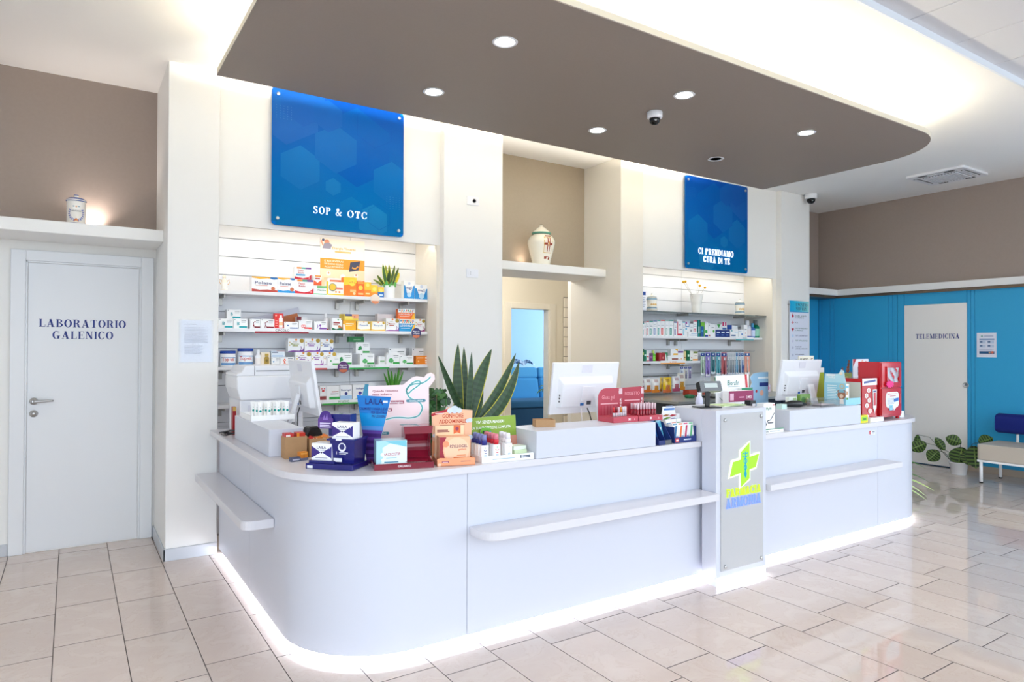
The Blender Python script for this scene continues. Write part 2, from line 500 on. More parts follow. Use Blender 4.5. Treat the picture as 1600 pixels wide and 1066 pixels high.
# laboratory wall: white below the ledge, taupe above
sbox('wall_back_laboratory', -2.4, 0.60, 5.994, 6.14, 0, 2.30, M_WALL)
sbox('wall_back_laboratory_upper', -2.4, 0.60, 5.994, 6.14, 2.30, CEIL, M_BROWN)
sbox('pillar_laboratory', 0.558, 0.893, 5.255, 6.14, 0, CEIL, M_WALL, 0.004)
sbox('pillar_middle', 2.728, 3.340, 5.255, 6.10, 0, CEIL, M_WALL, 0.004)
sbox('pillar_passage', 4.810, 5.132, 5.255, 6.097, 0, CEIL, mat('cream_paint', (226, 222, 214), 0.6), 0.004)
sbox('pillar_services', 7.541, 8.145, 5.255, 6.10, 0, CEIL, M_WALL, 0.004)
# recess 1 and 2 : back, sides, ceiling, fascia
for (xa, xb, nm) in ((0.893, 2.728, 'left'), (5.132, 7.541, 'right')):
    sbox('wall_recess_back_'+nm, xa, xb, 5.79, 5.90, 0, CEIL, M_SLAT)
    sbox('wall_recess_fascia_'+nm, xa, xb, 5.33, 5.372, 2.405 if nm == 'left' else 2.39, CEIL, M_WALL)
    sbox('wall_recess_soffit_'+nm, xa, xb, 5.372, 5.79, 2.50, 2.54, M_WALL)
    xs = 2.70 if nm == 'left' else 7.47
    sbox('wall_recess_side_'+nm, xs, xb, 5.335, 5.79, 0, 2.50, mat('recess_side_cream', (240, 234, 222), 0.5))
sbox('wall_recess_side_inner', 0.893, 0.903, 5.30, 5.79, 0, 2.5, M_SLAT)
# slat panels: each slat its own piece, 0.148 m pitch with a slot between
def slat_wall(name, x0, xm, x1, zlo):
    base = sbox(name, x0, x1, 5.785, 5.79, zlo, 2.50, mat('slat_slot', (150, 150, 156), 0.6))
    bx, by = (x0+x1)/2, (5.785+5.79)/2
    z = 2.373
    tops = [2.50]
    while z > zlo: tops.append(z); z -= 0.148
    tops.append(zlo)
    for a, b in ((x0, xm-0.0015), (xm+0.0015, x1)):
        for i in range(len(tops)-1):
            zt, zb = tops[i], tops[i+1]
            if zt-zb < 0.02: continue
            MB().box(a, b, -0.0185, 0.0, zb+0.003, zt-0.003).build('slat', M_SLAT, base, (-bx, 5.786-by-0.0, -zlo))
slat_wall('wall_slats_left', 0.903, 2.066, 2.70, 0.86)
slat_wall('wall_slats_right', 5.132, 6.278, 7.47, 0.80)
# LED lines hidden behind each fascia
for xa, xb, w in ((0.93, 2.68, 'left'), (5.16, 7.45, 'right')):
    t = thing('recess_led_strip', 'warm LED light line behind the fascia above the %s shelves' % ('SOP and OTC' if w == 'left' else 'oral care'), 'led light', ((xa+xb)/2, 5.40, 2.476), group=None)
    L = (xb-xa)/2
    MB().box(-L, L, -0.012, 0.012, 0.0, 0.024).build('channel', M_CHROME, t, bevel=0.002)
    MB().box(-L+.01, L-.01, -0.009, 0.009, -0.004, 0.0).build('diffuser', M_LEDR, t)

# passage: ledge niche above, doorway below
sbox('wall_passage_niche', 3.34, 4.81, 5.857, 6.0, 2.33, CEIL, mat('taupe_warm_paint', (158, 146, 130), 0.75, noise=0.05, nscale=40))
def ledge(name, label, x0, x1, y0, y1, z0=2.262, z1=2.346, extra=None):
    cx, cy = (x0+x1)/2, (y0+y1)/2
    mb = MB().box(x0-cx, x1-cx, y0-cy, y1-cy, 0, z1-z0)
    o = mb.build(name, mat('ledge_white', (238, 237, 234), 0.55), None, (cx, cy, z0), bevel=0.004)
    return struct(o)
ledge('trim_ledge_laboratory', '', -2.4, 0.558, 5.482, 5.994)
ledge('trim_ledge_passage', '', 3.34, 4.81, 5.488, 6.097)
# ledge running round the blue corner
mb = MB().prism([(8.145, 5.50), (9.20, 5.50), (9.20, 1.2), (9.273, 1.2), (9.273, 5.84), (8.145, 5.84)], 0, 0.084)
struct(mb.build('trim_ledge_waiting', mat('ledge_white'), None, (0, 0, 2.262)))
mb = MB().prism([(8.145, 5.54), (9.235, 5.54), (9.235, 1.2), (9.262, 1.2), (9.262, 5.83), (8.145, 5.83)], 0, 0.035)
struct(mb.build('trim_track_waiting', mat('track_bronze', (120, 104, 88), 0.35, metal=0.8), None, (0, 0, 2.227)))

# back room seen through the passage
sbox('wall_backroom_front', 4.815, 7.6, 6.10, 6.16, 0, 2.9, M_WALL)
M_CREAMW = mat('backroom_cream', (236, 229, 212), 0.6)
sbox('wall_backroom_left', 3.24, 3.34, 6.10, 8.30, 0, 2.9, M_CREAMW)
sbox('wall_backroom_far_a', 3.24, 5.42, 8.30, 8.42, 0, 2.9, M_CREAMW)
sbox('wall_backroom_far_b', 6.125, 7.6, 8.30, 8.42, 0, 2.9, M_CREAMW)
sbox('wall_backroom_far_top', 5.42, 6.125, 8.30, 8.42, 2.08, 2.9, M_CREAMW)
sbox('wall_backroom_right', 7.5, 7.6, 6.10, 8.30, 0, 2.9, M_CREAMW)
sbox('ceiling_backroom', 3.24, 7.6, 6.0, 8.42, 2.9, 3.0, M_CEIL)
bd = thing('door_3', '', '', (5.77, 8.30, 0))
for k in ('label', 'category'): del bd[k]
bd['kind'] = 'structure'
for a, b, c, d in ((-0.47, -0.35, 0, 2.17), (0.355, 0.475, 0, 2.17), (-0.35, 0.355, 2.08, 2.17)):
    MB().box(a, b, -0.02, 0.0, c, d).build('door_frame', mat('frame_cream', (238, 232, 218), 0.45), bd, bevel=0.004)
for a, b in ((-0.35, -0.335), (0.34, 0.355)):
    MB().box(a, b, 0.0, 0.12, 0, 2.08).build('door_jamb', mat('frame_cream'), bd)
def fill_lamp(label, x, y, z, e, col, size):  # invented fill lamp for the rooms behind, where no fixture is seen
    t = thing('added_fill_lamp', label, 'ceiling lamp', (x, y, z))
    MB().lathe([(size, -0.0), (size, -0.03), (size*0.9, -0.05), (0.01, -0.055)], segs=28).build('diffuser', mat('fill_lamp_opal', (250, 250, 250), 0.4, emit=(255, 250, 240), strength=2.0), t)
    ld = bpy.data.lights.new('fill_lamp_light', 'POINT'); ld.energy = e; ld.color = col; ld.shadow_soft_size = size
    lo = bpy.data.objects.new('light', ld); COL.objects.link(lo); lo.parent = t; lo.location = (0, 0, -0.25)
fill_lamp('added round opal fill lamp in the corridor behind the passage', 4.5, 7.0, 2.8995, 34, (1.0, 0.96, 0.90), 0.14)  # added only to brighten the dark corridor
# white slat end panel standing by that doorway
t = thing('slat_display_panel', 'narrow white slatted panel beside the far doorway', 'wall panel', (6.62, 8.285, 0.3))
for k in range(13):
    MB().box(-0.225, 0.225, -0.03, 0.0, 0.006+0.152*k, 0.146+0.152*k).build('slat', mat('slat_cream', (244, 238, 226), 0.45), t)
MB().box(-0.225, 0.225, 0.0, 0.008, 0, 1.99).build('backing', M_STEEL, t)
# blue-lit sitting room beyond
M_SKYW = mat('sitting_room_blue', (170, 208, 236), 0.7)
sbox('wall_sittingroom_back', 4.0, 11.5, 12.0, 12.1, 0, 3.0, M_SKYW)
sbox('wall_sittingroom_left', 4.0, 4.1, 8.42, 12.0, 0, 3.0, M_SKYW)
sbox('ceiling_sittingroom', 4.0, 11.5, 8.42, 12.0, 3.0, 3.1, M_CEIL)

fill_lamp('added round opal fill lamp in the blue sitting room', 7.0, 10.2, 2.9995, 7, (0.80, 0.88, 1.0), 0.2)  # added so that the sitting room gets light, fixture made up
# waiting corner: blue panelling below, taupe above
sbox('wall_right_upper', 9.273, 9.40, 1.2, 6.0, 2.30, CEIL+.1, M_BROWN)
sbox('wall_back_waiting_upper', 8.10, 9.40, 5.838, 5.95, 2.30, CEIL, M_BROWN)
wr = sbox('wall_right', 9.285, 9.40, 1.2, 6.0, 0, 2.30, mat('panel_joint_blue', (22, 84, 122), 0.6))
wrc = Vector(((9.285+9.40)/2, (1.2+6.0)/2, 0))
def wpanel(y0, y1, z0=0.08, z1=2.262):
    MB().box(0, 0.012, y0+0.002, y1-0.002, z0, z1).build('panel', M_BLUEWALL, wr, Vector((9.273, 0, 0))-wrc, bevel=0.0015)
for a, b in ((5.788, 5.838), (5.658, 5.788), (5.599, 5.658), (4.821, 5.599), (4.762, 4.821), (4.700, 4.762), (4.612, 4.700), (3.821, 3.863), (3.778, 3.821), (2.5, 3.778), (1.21, 2.5)):
    wpanel(a, b)
wpanel(3.863, 4.612, 2.078, 2.262)
wb = sbox('wall_back_waiting', 8.10, 9.29, 5.850, 5.95, 0, 2.30, mat('panel_joint_blue'))
for a, b in ((8.145, 8.78), (8.78, 8.84), (8.84, 9.272)):
    MB().box(a+0.002, b-0.002, -0.012, 0, 0.08, 2.262).build('panel', M_BLUEWALL, wb, Vector((0, 5.850, 0))-Vector(((8.10+9.29)/2, (5.850+5.95)/2, 0)), bevel=0.0015)
sbox('baseboard_right_a', 9.262, 9.30, 1.2, 3.86, 0, 0.08, mat('base_beige', (176, 158, 140), 0.4))
sbox('baseboard_right_b', 9.262, 9.30, 4.615, 5.838, 0, 0.08, mat('base_beige'))
# sliding door to the telemedicine room
d2 = bpy.data.objects.new('door_2', None); COL.objects.link(d2); d2.location = (9.268, 4.2375, 0); struct(d2)
MB().box(0.004, 0.03, -0.3725, 0.3725, 0.012, 2.076).build('door_leaf', M_TDOOR, d2, bevel=0.002)
mb = MB().lathe([(0.034, -0.004), (0.034, 0.006), (0.030, 0.009), (0.024, 0.004), (0.004, 0.003)], segs=24)
mb.build('flush_pull', M_CHROME, d2, (0.004, -0.360, 1.052), (0, -math.pi/2, 0))
mb = MB()
polys, w = serif_polys('TELEMEDICINA', 0.10)
sx = 0.52/w
mb.decal([[(a*sx, b*0.062) for a, b in p] for p in polys], (0.0025, 0.228, 1.632), (0, -1, 0), (0, 0, 1), (28, 48, 128))
mb.build('lettering', M_NAVYTXT, d2)
# laboratory door
d1 = bpy.data.objects.new('door_1', None); COL.objects.link(d1); d1.location = (0.088, 5.994, 0); struct(d1)
MB().box(-0.352, 0.352, -0.004, 0.03, 0.008, 2.105).build('door_leaf', M_DOOR, d1, bevel=0.002)
for a, b, c, d in ((-0.455, -0.366, 0, 2.195), (0.366, 0.452, 0, 2.195), (-0.366, 0.366, 2.118, 2.195)):
    MB().box(a, b, -0.028, 0, c, d).build('door_frame', M_DOOR, d1, bevel=0.004)
for a, b, c, d in ((-0.366, -0.354, 0, 2.118), (0.354, 0.366, 0, 2.118), (-0.366, 0.366, 2.107, 2.118)):
    MB().box(a, b, -0.016, 0, c, d).build('door_stop', M_DOOR, d1, bevel=0.002)
MB().lathe([(0.026, 0), (0.026, 0.006), (0.022, 0.010), (0.010, 0.011), (0.009, 0.04)], segs=24).build('handle_rose', M_CHROME, d1, (-0.312, -0.004, 1.098), (math.pi/2, 0, 0))
MB().tube([(-0.312, -0.046, 1.098), (-0.30, -0.049, 1.098), (-0.26, -0.050, 1.099), (-0.21, -0.050, 1.101), (-0.192, -0.048, 1.101)], [0.010, 0.011, 0.010, 0.008, 0.006], 10).build('door_handle', M_CHROME, d1)
MB().lathe([(0.026, 0), (0.026, 0.006), (0.022, 0.009), (0.012, 0.010), (0.011, 0.016), (0.002, 0.016)], segs=24).build('lock_escutcheon', M_CHROME, d1, (-0.312, -0.004, 1.008), (math.pi/2, 0, 0))
mb = MB()
for s, x0, x1, z in (('LABORATORIO', -0.198, 0.354, 1.640), ('GALENICO', -0.116, 0.270, 1.553)):
    polys, w = serif_polys(s, 0.10)
    sx = (x1-x0)/w
    mb.decal([[(a*sx, b*0.057) for a, b in p] for p in polys], (x0-0.088, -0.0052, z), (1, 0, 0), (0, 0, 1), (28, 48, 128))
mb.build('lettering', M_NAVYTXT, d1)
# baseboards
def base(n, x0, x1, y0, y1, m=M_BASE):
    sbox('baseboard_'+n, x0, x1, y0, y1, 0, 0.085, m, 0.002)
base('laboratory_left', -2.4, -0.369, 5.980, 5.994)
base('laboratory_right', 0.541, 0.546, 5.980, 5.994)
base('pillar_side', 0.546, 0.558, 5.243, 5.994)
base('pillar_front', 0.546, 0.893, 5.243, 5.255)

# ------------------------------------------------------------------ canopy hung over the counter
ca = thing('ceiling_canopy', 'taupe suspended canopy with rounded front corner and cream edge', 'ceiling canopy', (3.45, 3.58, 3.20))
cx, cy = 3.45, 3.58
rc = 0.62
outl = [(0.75, 4.525), (0.75, 2.625)]
X1 = 6.175
outl = [(0.75, 2.625)]+arc(X1-rc, 2.625+rc, rc, -90, 0, 18)+[(X1, 4.525), (0.75, 4.525)]
outl = [(x-cx, y-cy) for x, y in outl]
MB().prism(outl, 0.0, 0.006).build('underside', M_CANOPY, ca)
def inset(o, d):
    # outline is convex: shift every vertex inwards along the averaged normals
    n = len(o); out = []
    for i in range(n):
        p0, p1, p2 = o[i-1], o[i], o[(i+1) % n]
        def nrm(a, b):
            dx, dy = b[0]-a[0], b[1]-a[1]; l = math.hypot(dx, dy) or 1
            return (-dy/l, dx/l)
        n1, n2 = nrm(p0, p1), nrm(p1, p2)
        k = 1+n1[0]*n2[0]+n1[1]*n2[1]
        out.append((p1[0]+(n1[0]+n2[0])*d/k, p1[1]+(n1[1]+n2[1])*d/k))
    return out
def ring_band(mb, o, i, z0, z1, col=(255, 255, 255)):
    n = len(o)
    for k in range(n):
        j = (k+1) % n
        a, b, c, d = o[k], o[j], i[j], i[k]
        mb.face([(a[0], a[1], z0), (b[0], b[1], z0), (b[0], b[1], z1), (a[0], a[1], z1)], col)
        mb.face([(b[0], b[1], z1), (c[0], c[1], z1), (d[0], d[1], z1), (a[0], a[1], z1)][::-1], col)
        mb.face([(c[0], c[1], z0), (d[0], d[1], z0), (d[0], d[1], z1), (c[0], c[1], z1)], col)
        mb.face([(a[0], a[1], z0), (d[0], d[1], z0), (c[0], c[1], z0), (b[0], b[1], z0)], col)
mb = MB(); ring_band(mb, outl, inset(outl, 0.02), 0.0062, 0.042); mb.build('edge_band', M_CREAM, ca)
mb = MB(); ring_band(mb, inset(outl, 0.02), inset(outl, 0.30), 0.0062, 0.014); mb.build('light_trough', M_CREAM, ca)
o3 = inset(outl, 0.34)
MB().prism(o3, 0.0062, 0.305).build('upper_box', M_CEIL, ca)
o1 = inset(outl, 0.10); o2 = inset(outl, 0.122)
mb = MB()
for seq in (list(range(len(o1)-1)), [len(o1)-1, 0]):
    for a_, b_ in zip(seq[:-1], seq[1:]):
        q = [o1[a_], o1[b_], o2[b_], o2[a_]]
        mb.face([(x, y, 0.026) for x, y in q]); mb.face([(x, y, 0.015) for x, y in q][::-1])
        for i_, j_ in ((0, 1), (1, 2), (2, 3), (3, 0)):
            mb.face([(q[i_][0], q[i_][1], 0.015), (q[j_][0], q[j_][1], 0.015), (q[j_][0], q[j_][1], 0.026), (q[i_][0], q[i_][1], 0.026)])
mb.build('led_strip', M_LEDW, ca)
yb_ = 4.525-cy-0.10
MB().box(0.86-cx, X1-0.12-cx, yb_-0.022, yb_, 0.015, 0.026).build('wall_led_strip', M_LEDB, ca)
ld = bpy.data.lights.new('wall_washer', 'AREA'); ld.shape = 'RECTANGLE'; ld.size = X1-0.98; ld.size_y = 0.006; ld.energy = 15; ld.spread = math.radians(75); ld.color = (1.0, 0.94, 0.82)
lo = bpy.data.objects.new('wall_washer', ld); COL.objects.link(lo); lo.parent = ca; lo.location = ((0.86+X1-0.12)/2-cx, yb_+0.004, 0.024); lo.rotation_euler = (math.radians(90+20), 0, 0)
# recessed downlights: one of the six is off
for i, (x, y, on) in enumerate(((2.00, 3.129, 1), (2.00, 4.007, 1), (3.423, 3.122, 1), (3.418, 4.006, 1), (4.821, 3.137, 1), (4.817, 4.022, 0))):
    lab = ['lit round canopy downlight above the tray of spray bottles', 'lit round canopy downlight facing the SOP & OTC sign', 'lit round canopy downlight above the totem, near the dome camera', 'lit round canopy downlight in front of the urn niche', 'lit round canopy downlight above the far white riser', 'unlit round recessed downlight in the taupe canopy'][i]
    t = thing('downlight', lab, 'ceiling lamp', (x, y, 3.1998), group='canopy downlights')
    MB().lathe([(0.066, 0.0), (0.072, -0.004), (0.066, -0.008), (0.050, -0.004), (0.048, 0.0)], segs=32, cap=False).build('trim_ring', M_WPLAS, t)
    if on:
        MB().lathe([(0.0502, -0.0025), (0.002, -0.0025)], segs=28).build('diffuser', M_LAMP, t)
        ld = bpy.data.lights.new('downlight_beam', 'SPOT'); ld.energy = 15; ld.spot_size = math.radians(110); ld.spot_blend = 0.8; ld.shadow_soft_size = 0.05
        ld.color = (1.0, 0.96, 0.90)
        lo = bpy.data.objects.new('beam', ld); COL.objects.link(lo); lo.parent = t; lo.location = (0, 0, -0.02)
    else:
        MB().lathe([(0.0502, -0.0025), (0.002, -0.0025)], segs=28).build('diffuser', mat('lamp_off', (220, 220, 222), 0.3), t)
def dome_camera(label, x, y, z, s=1.0):
    t = thing('dome_camera', label, 'security camera', (x, y, z))
    MB().lathe([(0.052*s, 0), (0.056*s, -0.004), (0.056*s, -0.038*s), (0.050*s, -0.046*s), (0.036*s, -0.05*s)], segs=28).build('housing', M_WPLAS, t)
    MB().lathe([(0.040*s, -0.046*s), (0.039*s, -0.062*s), (0.033*s, -0.078*s), (0.020*s, -0.090*s), (0.003*s, -0.094*s)], segs=24).build('dome', M_GLOSSBLK, t)
    MB().lathe([(0.012*s, 0), (0.012*s, -0.012*s)], segs=14).build('lens', M_CHROME, t, (-0.018*s, -0.028*s, -0.060*s), (0.9, 0, -0.5))
dome_camera('white dome security camera hanging under the taupe canopy', 3.499, 3.47, 3.1998, 1.0)
dome_camera('white dome security camera on the ceiling beside the services pillar', 8.03, 5.16, CEIL-0.0002, 1.35)
# air conditioning cassette
t = thing('air_conditioner', 'white four-way ceiling cassette air conditioner with louvred grille', 'air conditioner', (8.42, 3.715, CEIL))
mb = MB(); mb.prism(rrect(-0.31, 0.31, -0.31, 0.31, 0.03), -0.028, -0.0002); mb.build('cover', M_WPLAS, t, bevel=0.004)
MB().box(-0.19, 0.19, -0.19, 0.19, -0.034, -0.028).build('grille_bed', mat('grille_grey', (120, 122, 128), 0.5), t)
for k in range(12):
    MB().box(-0.19, 0.19, -0.187+0.0325*k, -0.172+0.0325*k, -0.042, -0.034).build('louvre', M_WPLAS, t)
for sx_, sy_, lx, ly in ((0, -0.25, 0.19, 0.022), (0, 0.25, 0.19, 0.022), (-0.25, 0, 0.022, 0.19), (0.25, 0, 0.022, 0.19)):
    MB().box(sx_-lx, sx_+lx, sy_-ly, sy_+ly, -0.031, -0.0285).build('air_outlet', M_DARK, t)
    MB().box(sx_-lx*0.96, sx_+lx*0.96, sy_-ly*0.45, sy_+ly*0.45, -0.036, -0.031).build('flap', M_WPLAS, t)

# ------------------------------------------------------------------ blue lit signs
HEXCOL = [(10, 116, 196), (0, 98, 186), (24, 132, 200), (0, 122, 190)]
def hexa(cx, cy, r, rot=30):
    return [(cx+r*math.cos(math.radians(rot+60*k)), cy+r*math.sin(math.radians(rot+60*k))) for k in range(6)]
def clip(poly, x0, x1, y0, y1):
    def cl(P, inside, inter):
        out = []
        for i in range(len(P)):
            a, b = P[i-1], P[i]
            if inside(b):
                if not inside(a): out.append(inter(a, b))
                out.append(b)
            elif inside(a): out.append(inter(a, b))
        return out
    def ix(v): return lambda a, b: (v, a[1]+(b[1]-a[1])*(v-a[0])/(b[0]-a[0]))
    def iy(v): return lambda a, b: (a[0]+(b[0]-a[0])*(v-a[1])/(b[1]-a[1]), v)
    P = cl(poly, lambda p: p[0] >= x0, ix(x0))
    if P: P = cl(P, lambda p: p[0] <= x1, ix(x1))
    if P: P = cl(P, lambda p: p[1] >= y0, iy(y0))
    if P: P = cl(P, lambda p: p[1] <= y1, iy(y1))
    return P
def mixc(a, b, t): return tuple(a[i]+(b[i]-a[i])*t for i in range(3))
def blue_sign(name, label, x0, x1, z0, z1, lines, hexes, lay):
    STEM[0] = 0.13 if len(lines[0][0]) < 8 else 0.12
    W, H = x1-x0, z1-z0
    t = thing(name, label, 'sign', ((x0+x1)/2, 5.292, z0))
    mb = MB()
    N = 40
    body = rrect(-W/2, W/2, 0, H, 0.03)
    mb.slab(body, 0.0, 0.008, (0, 104, 190), (0, 90, 170))
    def grad(v): return mixc((0, 100, 158), (4, 62, 146), min(1, max(0, v)))
    for k in range(N):
        a, b = H*k/N, H*(k+1)/N
        e = 0.03 if (k == 0 or k == N-1) else 0.0015
        mb.face([(-W/2+e, -0.0004, max(a, .002)), (W/2-e, -0.0004, max(a, .002)), (W/2-e, -0.0004, min(b, H-.002)), (-W/2+e, -0.0004, min(b, H-.002))], grad(k/N))
    lay_i = 0
    for (u, v, r, dl, outline) in hexes:
        P = hexa(u*W-W/2, v*H, r*W)
        lay_i += 1
        yy = -0.0005-0.00012*lay_i
        if outline:
            Q = hexa(u*W-W/2, v*H, r*W*0.975)
            for k in range(6):
                q = clip([P[k], P[(k+1) % 6], Q[(k+1) % 6], Q[k]], -W/2+.004, W/2-.004, .004, H-.004)
                if len(q) > 2: mb.face([(a, yy, b) for a, b in q], mixc(grad(v), (0, 60, 140), .35))
        else:
            q = clip(P, -W/2+.004, W/2-.004, .004, H-.004)
            if len(q) > 2: mb.face([(a, yy, b) for a, b in q], mixc(grad(v), (255, 255, 255) if dl > 0 else (0, 60, 150), abs(dl)))
    for (u0, v0, nx, nz) in ((0.03, 0.78, 5, 6), (0.86, 0.22, 5, 6)):
        for a in range(nx):
            for b in range(nz):
                P = hexa((u0+a*0.026)*W-W/2, (v0+b*0.018)*H, 0.0022)
                mb.face([(p, -0.003, q) for p, q in P], mixc(grad(v0), (255, 255, 255), 0.28))
    mb.build('panel', mat('sign_acrylic', rough=0.3, attr=True, spec=0.06), t)
    for (a, b) in ((-W/2+.045, .05), (W/2-.045, .05), (-W/2+.045, H-.05), (W/2-.045, H-.05)):
        MB().lathe([(0.0135, -0.04), (0.0135, 0.010), (0.011, 0.013), (0.001, 0.013)], segs=16).build('standoff', M_CHROME, t, (a, 0.0, b), (math.pi/2, 0, 0))
    for (s, u0, u1, zb, h) in lines:
        polys, w = serif_polys(s, 0.20)
        xa, xb = u0-(x0+x1)/2, u1-(x0+x1)/2
        sx = (xb-xa)/w
        words, pos = [], 0.0
        for wd in s.split(' '):
            pw, ww_ = serif_polys(wd, 0.20)
            words.append([[(a+pos, b) for a, b in q] for q in pw])
            pos += ww_+0.20+0.4+0.20
        for polys in words:
          g = MB()
          for p in polys:
            g.slab([(xa+a*sx, zb-z0+b*h) for a, b in (p if sum((p[i][0]*p[(i+1) % len(p)][1]-p[(i+1) % len(p)][0]*p[i][1]) for i in range(len(p))) > 0 else p[::-1])], -0.016, -0.006)
          g.build('lit_lettering', M_GLOWTXT, t)
    STEM[0] = 0.2
    return t
HX = [(0.20, 0.44, 0.16, .06, 0), (0.44, 0.33, 0.065, .07, 0), (0.10, 0.86, 0.26, .07, 0), (0.22, 0.93, 0.18, .06, 0), (0.75, 0.10, 0.13, .08, 0), (0.62, 0.66, 0.30, -.10, 0), (0.46, 0.62, 0.18, .05, 0), (0.82, 0.58, 0.125, 0, 1), (0.76, 0.84, 0.16, 0, 1), (0.40, 0.86, 0.12, .05, 0), (0.90, 0.42, 0.17, .04, 0), (0.58, 0.17, 0.10, .03, 0), (0.80, 0.14, 0.10, 0, 1)]
blue_sign('wall_sign', 'square blue backlit wall sign reading SOP & OTC', 1.27, 2.36, 2.437, 3.495, (('SOP &', 1.587, 1.818, 2.556, 0.056), ('OTC', 1.866, 2.032, 2.554, 0.054)), HX, 0)
blue_sign('wall_sign', 'square blue backlit wall sign reading CI PRENDIAMO CURA DI TE', 5.823, 6.921, 2.415, 3.475, (('CI PRENDIAMO', 6.03, 6.64, 2.590, 0.07), ('CURA DI TE', 6.115, 6.575, 2.500, 0.07)), [(1-u*0.9, v, r, d, o) for u, v, r, d, o in HX], 0)

# ------------------------------------------------------------------ counter
ZB, ZT = 0.041, 0.865
YF, XL, XR, RC = 2.979, 0.905, 6.50, 0.5
def wall_strip(pts, th, z0, z1, name, m, parent, smooth=True):
    """upright panel following a plan polyline, thickness th inwards (to the left of travel)"""
    n = len(pts); inner = []
    for i, p in enumerate(pts):
        a = pts[max(0, i-1)]; b = pts[min(n-1, i+1)]
        dx, dy = b[0]-a[0], b[1]-a[1]; l = math.hypot(dx, dy)
        inner.append((p[0]-dy/l*th, p[1]+dx/l*th))
    mb = MB()
    fs = [(2*i, 2*i+2, 2*i+3, 2*i+1) for i in range(n-1)]
    curved = smooth and n > 2
    mb.mesh([(p[0], p[1], z) for p in pts for z in (z0, z1)], fs, (255, 255, 255), smooth=curved)
    mb.mesh([(p[0], p[1], z) for p in inner for z in (z0, z1)], [f[::-1] for f in fs], (255, 255, 255), smooth=curved)
    for i in range(n-1):
        a, b, c, d = pts[i], pts[i+1], inner[i+1], inner[i]
        mb.face([(a[0], a[1], z1), (b[0], b[1], z1), (c[0], c[1], z1), (d[0], d[1], z1)])
        mb.face([(a[0], a[1], z0), (d[0], d[1], z0), (c[0], c[1], z0), (b[0], b[1], z0)])
    for p, q in ((pts[0], inner[0]), (pts[-1], inner[-1])):
        mb.face([(p[0], p[1], z0), (p[0], p[1], z1), (q[0], q[1], z1), (q[0], q[1], z0)])
    return mb.build(name, m, parent)
def offs(pts, d):
    n = len(pts); out = []
    for i, p in enumerate(pts):
        a = pts[max(0, i-1)]; b = pts[min(n-1, i+1)]
        dx, dy = b[0]-a[0], b[1]-a[1]; l = math.hypot(dx, dy)
        out.append((p[0]-dy/l*d, p[1]+dx/l*d))
    return out
G = 0.0015
def unit(label, pts, shelf_back=None):
    bx = sum(p[0] for p in pts)/len(pts); by = sum(p[1] for p in pts)/len(pts)
    t = thing('counter_unit', label, 'counter', (bx, by, 0))
    loc = [(x-bx, y-by) for x, y in pts]
    wall_strip(loc, 0.02, ZB, ZT, 'panel', M_LAM, t)
    pl = offs(loc, 0.045)
    wall_strip(pl, 0.02, 0.0, 0.10, 'plinth', M_LAM, t)
    wall_strip(offs(loc, 0.032), 0.012, 0.010, 0.034, 'led_strip', M_LED, t)
    return t
unit('white counter end panel beside the pillar with a paper notice', [(XL, 5.235), (XL, 4.24+G)])
unit('white curved counter panel wrapping the corner below the blue promo stand', [(XL, 4.24-G), (XL, YF+RC)]+arc(XL+RC, YF+RC, RC, 180, 270, 20)[1:]+[(1.687-G, YF)])
unit('long white counter panel between the curved corner and the lit totem', [(1.687+G, YF), (3.645, YF)])
unit('long white counter panel between the lit totem and the rounded far end', [(3.65, YF), (5.56-G, YF)])
unit('white counter panel rounding the end near the telemedicine door', [(5.56+G, YF), (6.0, YF)]+arc(6.0, YF+RC, RC, -90, 0, 20)[1:]+[(XR, 4.4)])
# worktop, one continuous piece
wo = [(0.84, 5.245), (0.84, 3.485)]+arc(1.37, 3.485, 0.53, 180, 270, 20)[1:]+[(6.0, 2.955)]+arc(6.0, 2.955+.53, 0.53, -90, 0, 20)[1:]+[(6.53, 4.4), (5.93, 4.4), (5.93, 3.62), (1.47, 3.62), (1.47, 5.245)]
o = MB().prism([(x-3.6, y-3.6) for x, y in wo], 0, 0.033).build('worktop', M_TOP, None, (3.6, 3.6, ZT), merge=True)
tag(o, 'continuous white laminate worktop running round the counter', 'worktop')
# bag shelves
def shelf_piece(label, outline, z0, z1):
    cx = sum(p[0] for p in outline)/len(outline); cy = sum(p[1] for p in outline)/len(outline)
    o = MB().prism([(x-cx, y-cy) for x, y in outline], 0, z1-z0).build('bag_shelf', M_TOP, None, (cx, cy, z0), bevel=0.002)
    tag(o, label, 'shelf')
shelf_piece('white bag shelf running along the counter side to the pillar', [(0.745, 5.24), (0.745, 3.72)]+arc(0.805, 3.72, 0.06, 180, 270, 6)+[(0.903, 3.66), (0.903, 5.24)], 0.545, 0.592)
shelf_piece('white bag shelf between the curved corner and the lit totem', arc(1.79, 2.89, 0.09, 180, 270, 8)+[(3.392, 2.80), (3.392, 2.977), (1.70, 2.977)], 0.548, 0.590)
shelf_piece('white bag shelf between the lit totem and the far end', [(3.905, 2.80), (5.60, 2.80), (5.60, 2.977), (3.905, 2.977)], 0.548, 0.590)
# raised plinths on the worktop
def riser(label, x0, x1, y0, y1, z1=1.046):
    cx, cy = (x0+x1)/2, (y0+y1)/2
    o = MB().box(x0-cx, x1-cx, y0-cy, y1-cy, 0, z1-0.898).build('counter_riser', M_LAM, None, (cx, cy, 0.8985), bevel=0.0015)
    tag(o, label, 'riser')
riser('white box riser under the tray of small tubes', 0.905, 1.09, 3.788, 4.70)
riser('white box riser under the red lip gloss stand', 2.105, 3.00, 2.962, 3.24)
riser('white box riser under the sky-blue baby cream carton', 4.38, 5.32, 2.985, 3.22)
